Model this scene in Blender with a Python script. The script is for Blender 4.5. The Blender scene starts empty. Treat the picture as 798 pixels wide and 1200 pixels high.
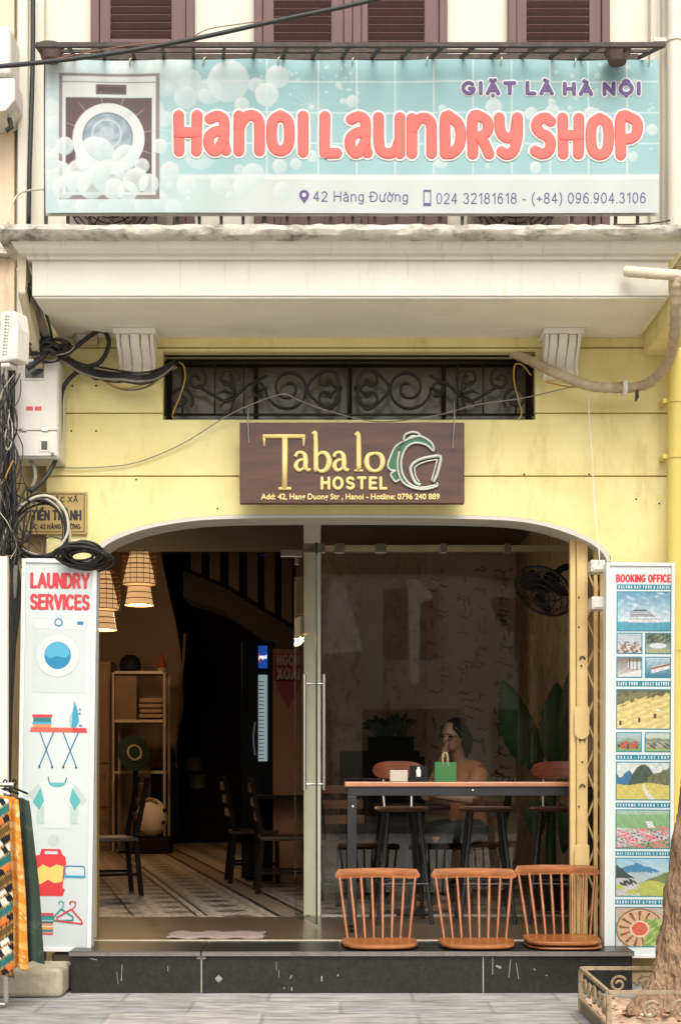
import bpy, bmesh, math, random
import numpy as np
from mathutils import Vector, Matrix
from mathutils.geometry import tessellate_polygon

R = math.radians
C = bpy.context.scene.collection
scene = bpy.context.scene

# ------------------------------------------------------------------ camera
CAM_Y, CAM_Z, FPX, CX, HZ = -8.2, 1.27, 1640.0, 399.0, 895.0
cd = bpy.data.cameras.new('camera')
cam = bpy.data.objects.new('camera', cd)
C.objects.link(cam)
cam.location = (0, CAM_Y, CAM_Z)
cam.rotation_euler = (R(90), 0, 0)
cd.sensor_fit = 'VERTICAL'
cd.sensor_height = 36.0
cd.lens = FPX / 1200 * 36.0
cd.shift_y = (HZ - 600) / 1200
cd.clip_start = 0.1
cd.clip_end = 500
scene.camera = cam

# ------------------------------------------------------------------ sky, sun, exposure
SUN_EL, SUN_AZ = 50.0, 172.0          # hazy bright overcast, high in front of the house
world = bpy.data.worlds.new('World')
scene.world = world
world.use_nodes = True
wn, wl = world.node_tree.nodes, world.node_tree.links
bg = wn['Background']
sky = wn.new('ShaderNodeTexSky')
sky.sky_type = 'NISHITA'
sky.sun_disc = False
sky.sun_elevation = R(SUN_EL)
sky.sun_rotation = R(SUN_AZ)
sky.air_density = 1.0
sky.dust_density = 6.0
sky.ozone_density = 0.6
hs = wn.new('ShaderNodeHueSaturation')
hs.inputs['Saturation'].default_value = 0.22
wl.new(sky.outputs[0], hs.inputs['Color'])
tint = wn.new('ShaderNodeMix')
tint.data_type = 'RGBA'
tint.blend_type = 'MULTIPLY'
tint.inputs['Factor'].default_value = 1.0
tint.inputs[7].default_value = (1.0, 0.985, 0.94, 1)
wl.new(hs.outputs[0], tint.inputs[6])
wl.new(tint.outputs[2], bg.inputs['Color'])
bg.inputs['Strength'].default_value = 0.145
sl = bpy.data.lights.new('sun', 'SUN')
sun = bpy.data.objects.new('sun', sl)
C.objects.link(sun)
sl.energy = 0.5
sl.angle = R(45)
sl.color = (1.0, 0.965, 0.90)
az, el = R(SUN_AZ), R(SUN_EL)
sdir = Vector((math.sin(az) * math.cos(el), math.cos(az) * math.cos(el), math.sin(el)))   # towards the sun
sun.rotation_euler = sdir.to_track_quat('Z', 'Y').to_euler()

vs = scene.view_settings
scene.display_settings.display_device = 'sRGB'
vs.view_transform = 'Standard'
vs.look = 'None'
vs.gamma = 1.0
vs.use_curve_mapping = False
vs.exposure = 0.82
scene.cycles.use_denoising = True
scene.cycles.max_bounces = 8
scene.cycles.transparent_max_bounces = 16
scene.cycles.caustics_reflective = False
scene.cycles.caustics_refractive = False
scene.cycles.sample_clamp_indirect = 6.0

rnd = random.Random(7)


# ------------------------------------------------------------------ small helpers
def W(px, py, y):
    """a point at depth y (metres) that the photograph shows at px, py"""
    d = y - CAM_Y
    return Vector(((px - CX) * d / FPX, y, CAM_Z + (HZ - py) * d / FPX))


def lin1(c):
    c = c / 255.0
    return c / 12.92 if c <= 0.04045 else ((c + 0.055) / 1.055) ** 2.4


def S(r, g, b, k=0.85):
    return (lin1(r) * k, lin1(g) * k, lin1(b) * k)


ORG = {}


def tag(o, label=None, cat=None, group=None, kind=None):
    if label: o['label'] = label
    if cat: o['category'] = cat
    if group: o['group'] = group
    if kind: o['kind'] = kind
    return o


def thing(name, label, cat, loc=(0, 0, 0), group=None, rot=(0, 0, 0)):
    o = bpy.data.objects.new(name, None)
    o.empty_display_size = 0.1
    C.objects.link(o)
    o.location = loc
    o.rotation_euler = rot
    ORG[o.name] = Vector(loc)
    return tag(o, label, cat, group)


def link(name, me, m, parent=None, smooth=False, bevel=0.0, seg=2, local=False):
    o = bpy.data.objects.new(name, me)
    C.objects.link(o)
    if m is not None:
        for x in (m if isinstance(m, (list, tuple)) else [m]):
            me.materials.append(x)
    if parent is not None:
        if not local:
            me.transform(Matrix.Translation(-ORG.get(parent.name, Vector((0, 0, 0)))))
        o.parent = parent
        ORG[o.name] = ORG.get(parent.name, Vector((0, 0, 0)))
    if smooth:
        me.shade_smooth()
        if smooth != 'all':
            me.set_sharp_from_angle(angle=R(42))
    if bevel:
        b = o.modifiers.new('edge', 'BEVEL')
        b.width = bevel
        b.segments = seg
        b.limit_method = 'ANGLE'
        b.angle_limit = R(40)
    return o


class MB:
    """collects shapes for ONE mesh"""

    def __init__(self):
        self.v, self.f, self.mi = [], [], []
        self.m = 0

    def add(self, vs, fs):
        n = len(self.v)
        self.v += [tuple(p) for p in vs]
        self.f += [tuple(i + n for i in q) for q in fs]
        self.mi += [self.m] * len(fs)
        return self

    def box(self, x0, x1, y0, y1, z0, z1, M=None):
        if x0 > x1: x0, x1 = x1, x0
        if y0 > y1: y0, y1 = y1, y0
        if z0 > z1: z0, z1 = z1, z0
        p = [Vector(q) for q in ((x0, y0, z0), (x1, y0, z0), (x1, y1, z0), (x0, y1, z0), (x0, y0, z1), (x1, y0, z1), (x1, y1, z1), (x0, y1, z1))]
        if M is not None: p = [M @ q for q in p]
        return self.add(p, [(0, 3, 2, 1), (4, 5, 6, 7), (0, 1, 5, 4), (1, 2, 6, 5), (2, 3, 7, 6), (3, 0, 4, 7)])

    def bar(self, a, b, w, h=None, up=(0, 0, 1)):
        """a straight bar of rectangular section"""
        a, b = Vector(a), Vector(b)
        h = h or w
        d = (b - a)
        L = d.length
        d.normalize()
        u = Vector(up)
        if abs(d.dot(u)) > 0.95: u = Vector((0, 1, 0))
        s = d.cross(u).normalized()
        t = s.cross(d)
        M = Matrix((s, d, t)).transposed().to_4x4()
        M.translation = a
        return self.box(-w / 2, w / 2, 0, L, -h / 2, h / 2, M)

    def tube(self, pts, r, n=8, caps=True, flat=None, round_ends=False):
        """a tube through pts; r a number or one per point; flat squashes it along y"""
        pts = [Vector(p) for p in pts]
        rs = list(r) if isinstance(r, (list, tuple)) else [r] * len(pts)
        if round_ends:
            a0 = (pts[0] - pts[1]).normalized()
            a1 = (pts[-1] - pts[-2]).normalized()
            h, t = [], []
            for q in (85, 60, 35, 15):
                h.append((pts[0] + a0 * rs[0] * math.sin(R(q)), rs[0] * math.cos(R(q))))
                t.append((pts[-1] + a1 * rs[-1] * math.sin(R(q)), rs[-1] * math.cos(R(q))))
            pts = [p for p, _ in h] + pts + [p for p, _ in reversed(t)]
            rs = [q for _, q in h] + rs + [q for _, q in reversed(t)]
        N = len(pts)
        vs, fs = [], []
        T = []
        for i in range(N):
            a = pts[max(i - 1, 0)]
            b = pts[min(i + 1, N - 1)]
            d = (b - a)
            T.append(d.normalized() if d.length > 1e-9 else Vector((0, 0, 1)))
        u = T[0].orthogonal().normalized()
        if abs(T[0].y) < 0.9: u = (Vector((0, 1, 0)) - T[0] * T[0].y).normalized()
        for i in range(N):
            u = (u - T[i] * u.dot(T[i]))
            u = u.normalized() if u.length > 1e-6 else T[i].orthogonal().normalized()
            w = T[i].cross(u)
            for k in range(n):
                an = 2 * math.pi * k / n
                off = (u * math.cos(an) + w * math.sin(an)) * rs[i]
                if flat is not None: off.y *= flat
                vs.append(pts[i] + off)
        for i in range(N - 1):
            for k in range(n):
                a, b = i * n + k, i * n + (k + 1) % n
                fs.append((a, b, b + n, a + n))
        if caps:
            fs.append(tuple(range(n - 1, -1, -1)))
            fs.append(tuple(range((N - 1) * n, N * n)))
        return self.add(vs, fs)

    def lathe(self, prof, cx, cy, cz=0, n=24, M=None):
        vs, fs = [], []
        for r_, z in prof:
            for k in range(n):
                a = 2 * math.pi * k / n
                p = Vector((cx + r_ * math.cos(a), cy + r_ * math.sin(a), cz + z))
                vs.append(M @ p if M is not None else p)
        m = len(prof)
        for i in range(m - 1):
            for k in range(n):
                a, b = i * n + k, i * n + (k + 1) % n
                fs.append((a, b, b + n, a + n))
        if prof[0][0] > 1e-6: fs.append(tuple(range(n - 1, -1, -1)))
        if prof[-1][0] > 1e-6: fs.append(tuple(range((m - 1) * n, m * n)))
        return self.add(vs, fs)

    def prism(self, poly, y0, y1, back=True):
        """poly is a list of (x, z); extruded from y0 (front) to y1"""
        n = len(poly)
        area = sum(poly[i][0] * poly[(i + 1) % n][1] - poly[(i + 1) % n][0] * poly[i][1] for i in range(n))
        if area < 0: poly = poly[::-1]
        tris = tessellate_polygon([[Vector((x, z, 0)) for x, z in poly]])
        f = []
        for t in tris:
            a, b, c = t
            ar = (poly[b][0] - poly[a][0]) * (poly[c][1] - poly[a][1]) - (poly[c][0] - poly[a][0]) * (poly[b][1] - poly[a][1])
            f.append((a, b, c) if ar > 0 else (a, c, b))
        vs = [(x, y0, z) for x, z in poly] + [(x, y1, z) for x, z in poly]
        fs = list(f)
        if back: fs += [(c + n, b + n, a + n) for a, b, c in f]
        for i in range(n):
            j = (i + 1) % n
            fs.append((i, i + n, j + n, j))
        return self.add(vs, fs)

    def ball(self, c, rx, ry=None, rz=None, n=14, M=None):
        ry = ry or rx
        rz = rz or rx
        vs, fs = [], []
        m = n // 2
        for i in range(m + 1):
            th = math.pi * i / m
            for k in range(n):
                a = 2 * math.pi * k / n
                p = Vector((rx * math.sin(th) * math.cos(a), ry * math.sin(th) * math.sin(a), rz * math.cos(th)))
                if M is not None: p = M @ p
                vs.append(p + Vector(c))
        for i in range(m):
            for k in range(n):
                a, b = i * n + k, i * n + (k + 1) % n
                if i == 0:
                    fs.append((a, a + n, b + n))
                elif i == m - 1:
                    fs.append((a, a + n, b))
                else:
                    fs.append((a, a + n, b + n, b))
        return self.add(vs, fs)

    def build(self, name, m, parent=None, **kw):
        me = bpy.data.meshes.new(name)
        me.from_pydata(self.v, [], self.f)
        if any(self.mi): me.polygons.foreach_set('material_index', self.mi)
        me.update()
        return link(name, me, m, parent, **kw)


def bez(pts, n=8, closed=False):
    """Catmull-Rom through pts"""
    P = [Vector(p) for p in pts]
    out = []
    N = len(P)
    rng = range(N if closed else N - 1)
    for i in rng:
        p0 = P[(i - 1) % N] if closed or i > 0 else P[0] * 2 - P[1]
        p1 = P[i]
        p2 = P[(i + 1) % N]
        p3 = P[(i + 2) % N] if closed or i + 2 < N else P[-1] * 2 - P[-2]
        for k in range(n):
            t = k / n
            out.append(0.5 * ((2 * p1) + (p2 - p0) * t + (2 * p0 - 5 * p1 + 4 * p2 - p3) * t * t + (3 * p1 - p0 - 3 * p2 + p3) * t ** 3))
    if not closed: out.append(P[-1])
    return out


def text_mesh(s, bold=0.0, depth=0.002, res=3, spacing=1.0):
    cu = bpy.data.curves.new('lettering', 'FONT')
    cu.body = s
    cu.offset = bold
    cu.extrude = 0.5
    cu.resolution_u = res
    cu.space_character = spacing
    o = bpy.data.objects.new('lettering', cu)
    me = bpy.data.meshes.new_from_object(o)
    bpy.data.objects.remove(o)
    bpy.data.curves.remove(cu)
    return me


def text_fit(s, x0, x1, z0, z1, y, m, parent, bold=0.0, depth=0.003, name='lettering', M=None, res=3, spacing=1.0):
    """flat raised writing facing the street, its ink box fitted to x0..x1, z0..z1; front at y-depth"""
    me = text_mesh(s, bold, depth, res, spacing)
    n = len(me.vertices)
    co = np.empty(n * 3)
    me.vertices.foreach_get('co', co)
    co = co.reshape(-1, 3)
    mn, mx = co.min(0), co.max(0)
    new = np.empty_like(co)
    new[:, 0] = x0 + (co[:, 0] - mn[0]) / (mx[0] - mn[0]) * (x1 - x0)
    new[:, 2] = z0 + (co[:, 1] - mn[1]) / (mx[1] - mn[1]) * (z1 - z0)
    new[:, 1] = y - (co[:, 2] + 0.5) * depth
    me.vertices.foreach_set('co', new.ravel())
    me.update()
    me.materials.clear()
    if M is not None: me.transform(M)
    return link(name, me, m, parent)


def raster(name, x0, x1, z0, z1, y, nx, nz, fn, parent, m=None, k=0.85, local=False):
    """a printed sheet: a fine grid of cells whose print colours fn(u,v) gives in 0..255, u right, v down (0..1)"""
    xs = np.linspace(x0, x1, nx + 1)
    zs = np.linspace(z1, z0, nz + 1)
    X, Z = np.meshgrid(xs, zs)
    co = np.stack([X, np.full_like(X, y), Z], -1).reshape(-1, 3)
    i = np.arange(nx * nz)
    r_, c_ = i // nx, i % nx
    a = r_ * (nx + 1) + c_
    F = np.stack([a, a + nx + 1, a + nx + 2, a + 1], -1)
    me = bpy.data.meshes.new(name)
    me.vertices.add(len(co))
    me.vertices.foreach_set('co', co.ravel())
    me.loops.add(F.size)
    me.loops.foreach_set('vertex_index', F.ravel().astype(np.int32))
    me.polygons.add(len(F))
    me.polygons.foreach_set('loop_start', (np.arange(len(F)) * 4).astype(np.int32))
    me.update(calc_edges=True)
    u, v = np.meshgrid(np.linspace(0, 1, nx + 1), np.linspace(0, 1, nz + 1))
    rgb = np.clip(fn(u, v), 0, 255) / 255.0
    rgb = np.where(rgb <= 0.04045, rgb / 12.92, ((rgb + 0.055) / 1.055) ** 2.4) * k
    col = np.ones((len(co), 4), np.float32)
    col[:, :3] = rgb.reshape(-1, 3)
    at = me.color_attributes.new('print', 'FLOAT_COLOR', 'POINT')
    at.data.foreach_set('color', col.ravel())
    return link(name, me, m or M_PRINT, parent, local=local)


def copy_thing(o, parent=None):
    c = o.copy()
    C.objects.link(c)
    if parent is not None: c.parent = parent
    for ch in list(o.children): copy_thing(ch, c)
    return c


# ------------------------------------------------------------------ materials
def mat(name, col, rough=0.6, metal=0.0, var=0.12, scale=5.0, bump=0.0, bscale=60.0, col2=None, stretch=(1, 1, 1),
        stain=None, stain_amt=0.5, stain_scale=2.0, stain_stretch=(1, 1, 1), stain_at=0.55, spec=0.5, coat=0.0, lo=0.3, hi=0.7, bdist=0.01):
    m = bpy.data.materials.new(name)
    m.use_nodes = True
    N, L = m.node_tree.nodes, m.node_tree.links
    b = N['Principled BSDF']
    tc = N.new('ShaderNodeTexCoord')
    mp = N.new('ShaderNodeMapping')
    mp.inputs['Scale'].default_value = stretch
    L.new(tc.outputs['Object'], mp.inputs['Vector'])
    nz = N.new('ShaderNodeTexNoise')
    nz.inputs['Scale'].default_value = scale
    nz.inputs['Detail'].default_value = 7
    nz.inputs['Roughness'].default_value = 0.62
    L.new(mp.outputs[0], nz.inputs['Vector'])
    rp = N.new('ShaderNodeValToRGB')
    rp.color_ramp.elements[0].position = lo
    rp.color_ramp.elements[1].position = hi
    c1 = tuple(max(0, x * (1 - var)) for x in col)
    c2 = col2 or tuple(min(1, x * (1 + var)) for x in col)
    rp.color_ramp.elements[0].color = (*c1, 1)
    rp.color_ramp.elements[1].color = (*c2, 1)
    L.new(nz.outputs['Fac'], rp.inputs['Fac'])
    out = rp.outputs['Color']
    if stain:
        mp2 = N.new('ShaderNodeMapping')
        mp2.inputs['Scale'].default_value = stain_stretch
        L.new(tc.outputs['Object'], mp2.inputs['Vector'])
        n2 = N.new('ShaderNodeTexNoise')
        n2.inputs['Scale'].default_value = stain_scale
        n2.inputs['Detail'].default_value = 9
        n2.inputs['Roughness'].default_value = 0.7
        L.new(mp2.outputs[0], n2.inputs['Vector'])
        r2 = N.new('ShaderNodeValToRGB')
        r2.color_ramp.elements[0].position = stain_at
        r2.color_ramp.elements[1].position = min(1.0, stain_at + 0.2)
        r2.color_ramp.elements[0].color = (0, 0, 0, 1)
        r2.color_ramp.elements[1].color = (stain_amt,) * 3 + (1,)
        L.new(n2.outputs['Fac'], r2.inputs['Fac'])
        mx = N.new('ShaderNodeMix')
        mx.data_type = 'RGBA'
        L.new(r2.outputs['Color'], mx.inputs[0])
        L.new(out, mx.inputs[6])
        mx.inputs[7].default_value = (*stain, 1)
        out = mx.outputs[2]
    L.new(out, b.inputs['Base Color'])
    b.inputs['Roughness'].default_value = rough
    b.inputs['Metallic'].default_value = metal
    b.inputs['Specular IOR Level'].default_value = spec
    if coat:
        b.inputs['Coat Weight'].default_value = coat
        b.inputs['Coat Roughness'].default_value = 0.15
    if bump:
        n3 = N.new('ShaderNodeTexNoise')
        n3.inputs['Scale'].default_value = bscale
        n3.inputs['Detail'].default_value = 5
        L.new(mp.outputs[0], n3.inputs['Vector'])
        bp = N.new('ShaderNodeBump')
        bp.inputs['Strength'].default_value = bump
        bp.inputs['Distance'].default_value = bdist
        L.new(n3.outputs['Fac'], bp.inputs['Height'])
        L.new(bp.outputs[0], b.inputs['Normal'])
    return m


def emit_mat(name, col, strength, base=(0.5, 0.4, 0.3)):
    m = bpy.data.materials.new(name)
    m.use_nodes = True
    b = m.node_tree.nodes['Principled BSDF']
    b.inputs['Base Color'].default_value = (*base, 1)
    b.inputs['Emission Color'].default_value = (*col, 1)
    b.inputs['Emission Strength'].default_value = strength
    return m


def glass_mat(name, tintc=(0.86, 0.9, 0.87), base=0.045, rough=0.0, graze=1.0):
    m = bpy.data.materials.new(name)
    m.use_nodes = True
    N, L = m.node_tree.nodes, m.node_tree.links
    N.remove(N['Principled BSDF'])
    out = N['Material Output']
    lw = N.new('ShaderNodeLayerWeight')
    lw.inputs['Blend'].default_value = 0.5
    pw = N.new('ShaderNodeMath'); pw.operation = 'POWER'; pw.inputs[1].default_value = 5
    ml = N.new('ShaderNodeMath'); ml.operation = 'MULTIPLY_ADD'; ml.inputs[1].default_value = (1 - base) * graze; ml.inputs[2].default_value = base
    L.new(lw.outputs['Facing'], pw.inputs[0])
    L.new(pw.outputs[0], ml.inputs[0])
    tr = N.new('ShaderNodeBsdfTransparent'); tr.inputs['Color'].default_value = (*tintc, 1)
    gl = N.new('ShaderNodeBsdfGlossy'); gl.inputs['Roughness'].default_value = rough; gl.inputs['Color'].default_value = (1, 1, 1, 1)
    mx = N.new('ShaderNodeMixShader')
    L.new(ml.outputs[0], mx.inputs[0]); L.new(tr.outputs[0], mx.inputs[1]); L.new(gl.outputs[0], mx.inputs[2])
    L.new(mx.outputs[0], out.inputs['Surface'])
    return m


def attr_mat(name, rough=0.4, spec=0.4):
    m = bpy.data.materials.new(name)
    m.use_nodes = True
    N, L = m.node_tree.nodes, m.node_tree.links
    a = N.new('ShaderNodeAttribute'); a.attribute_name = 'print'
    b = N['Principled BSDF']
    L.new(a.outputs['Color'], b.inputs['Base Color'])
    b.inputs['Roughness'].default_value = rough
    b.inputs['Specular IOR Level'].default_value = spec
    return m


def wood_mat(name, c1, c2, rough=0.35, axis='X', scale=9.0, coat=0.2, bump=0.05, spec=0.5):
    st = {'X': (0.12, 1, 1), 'Y': (1, 0.12, 1), 'Z': (1, 1, 0.12)}[axis]
    return mat(name, c1, rough, col2=c2, var=0.0, scale=scale * 4, stretch=st, bump=bump, bscale=scale * 10, coat=coat, spec=spec, lo=0.35, hi=0.65,
               stain=tuple(x * 0.45 for x in c1), stain_amt=0.6, stain_scale=scale * 9, stain_stretch=st, stain_at=0.56)


M_PRINT = attr_mat('printed vinyl', 0.45, 0.3)
M_YELLOW = mat('yellow wall paint', S(240, 223, 150), 0.75, var=0.05, scale=3.0, bump=0.2, bscale=38, col2=S(248, 235, 172),
               stain=S(184, 158, 88), stain_amt=0.5, stain_scale=2.6, stain_stretch=(1.8, 1.8, 0.7), stain_at=0.535)
M_CREAM = mat('cream wall paint', S(250, 243, 226, .66), 0.75, var=0.04, scale=3.0, bump=0.08, bscale=50,
              stain=S(205, 184, 150), stain_amt=0.5, stain_scale=3.0, stain_stretch=(3, 3, 0.35), stain_at=0.56)
M_CREAMDIRTY = mat('cream paint with rain streaks', S(246, 240, 226, .68), 0.8, var=0.05, scale=4.0, bump=0.1, bscale=60,
                   stain=S(142, 126, 105), stain_amt=0.55, stain_scale=6.0, stain_stretch=(3.2, 1, 0.35), stain_at=0.57)
M_COPING = mat('weathered concrete coping', S(205, 198, 184), 0.9, var=0.2, scale=9.0, bump=0.5, bscale=40,
               stain=S(96, 90, 82), stain_amt=0.95, stain_scale=7.0, stain_stretch=(1, 1, 1.6), stain_at=0.47)
M_SOFFIT = mat('soffit paint', S(250, 243, 232), 0.8, var=0.05, scale=2.5, stain=S(214, 202, 186), stain_amt=0.5, stain_scale=2.0)
M_OCHRE = mat('faded ochre wall', S(232, 208, 178), 0.85, var=0.1, scale=3.0, bump=0.2, bscale=40,
              stain=S(170, 130, 95), stain_amt=0.6, stain_scale=3, stain_stretch=(2, 2, 0.4))
M_TANWALL = mat('old tan wall', S(150, 125, 85), 0.85, var=0.2, scale=4.0, bump=0.2, bscale=40,
                stain=S(90, 75, 52), stain_amt=0.7, stain_scale=4, stain_stretch=(3, 3, 0.4))
M_SHUTTER = mat('maroon brown shutter paint', S(104, 74, 70), 0.6, var=0.12, scale=8, bump=0.1, bscale=50, stretch=(3, 3, 0.5),
                stain=S(140, 110, 100), stain_amt=0.4, stain_scale=8, stain_stretch=(4, 4, 0.4), stain_at=0.62)
M_IRON = mat('rusty black iron', S(72, 62, 56), 0.7, metal=0.2, var=0.3, scale=20, stain=S(130, 105, 90), stain_amt=0.6, stain_scale=25)
M_BLACKIRON = mat('black wrought iron', S(34, 31, 30), 0.5, metal=0.3, var=0.3, scale=12)
M_DARK = mat('dark void wall', (0.012, 0.010, 0.009), 0.9, var=0.3)  # near-black colour stands in for the shade of unlit depths
M_WHITE = mat('white painted metal', S(236, 236, 232), 0.4, var=0.03, scale=6, stain=S(190, 185, 175), stain_amt=0.35, stain_scale=6)
M_WHITEBOX = mat('grubby white plastic', S(226, 222, 212), 0.5, var=0.05, scale=5, stain=S(160, 148, 130), stain_amt=0.6, stain_scale=5, stain_stretch=(2, 2, 0.7), stain_at=0.54)
M_LIGHTFACE = mat('translucent lightbox sheet', S(212, 220, 220, .8), 0.3, var=0.02, scale=2)
M_GRANITE = mat('polished black granite', S(36, 35, 34), 0.3, var=0.35, scale=40, col2=S(50, 48, 46), stain=S(96, 94, 90), stain_amt=0.4, stain_scale=9,
                stain_stretch=(3, 1, 0.6), stain_at=0.6)
M_GRANITE_EDGE = mat('worn granite nosing', S(120, 116, 108), 0.5, var=0.2, scale=20, stain=S(60, 58, 55), stain_amt=0.7, stain_scale=12)
M_BLACK = mat('matt black', (0.008, 0.008, 0.008), 0.7, var=0.2, spec=.25)
M_CABLE = mat('black rubber cable', (0.018, 0.017, 0.016), 0.55, var=0.3, scale=30)
M_CABLEGREY = mat('grey cable', S(140, 136, 126), 0.6, var=0.2, scale=30)
M_CABLEWHITE = mat('dirty white cable', S(205, 196, 176), 0.6, var=0.1, scale=30)
M_CABLEYEL = mat('amber wire', S(196, 150, 62), 0.6, var=0.1, scale=30)
M_CHROME = mat('brushed steel', S(226, 222, 212), 0.28, metal=1.0, var=0.05, scale=20)
M_GLASS = glass_mat('shopfront glass', (0.96, 0.97, 0.955), 0.034)
M_WOODORANGE = wood_mat('varnished orange wood', S(138, 78, 37), S(186, 114, 60), 0.33, 'X')
M_WOODORANGEZ = wood_mat('varnished orange wood upright', S(134, 74, 36), S(178, 108, 57), 0.33, 'Z')
M_DARKWOOD = wood_mat('dark stained wood', (0.012, 0.007, 0.005), (0.022, 0.013, 0.008), 0.7, 'Z', coat=0.0, spec=0.12)
M_SIGNWOOD = wood_mat('dark red brown sign board', S(58, 31, 18, 1), S(84, 47, 27, 1), 0.45, 'X', 6.0, 0.1)
M_GOLD = mat('cream gold letter paint', S(246, 214, 140), 0.45, var=0.06, scale=10)
M_YPIPE = mat('yellow painted pipe', S(236, 212, 116), 0.5, var=0.05, scale=4, stain=S(200, 178, 100), stain_amt=0.4, stain_scale=4)
M_GATE = mat('worn pale yellow gate paint', S(238, 206, 144), 0.5, var=0.08, scale=10, bump=0.1, bscale=40,
             stain=S(110, 74, 40), stain_amt=0.85, stain_scale=14, stain_stretch=(1, 1, 0.6), stain_at=0.66)
M_LAGGING = mat('wrapped pipe lagging', S(186, 166, 138), 0.7, var=0.2, scale=14, bump=0.5, bscale=25, stain=S(120, 92, 62), stain_amt=0.7, stain_scale=10)

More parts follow.
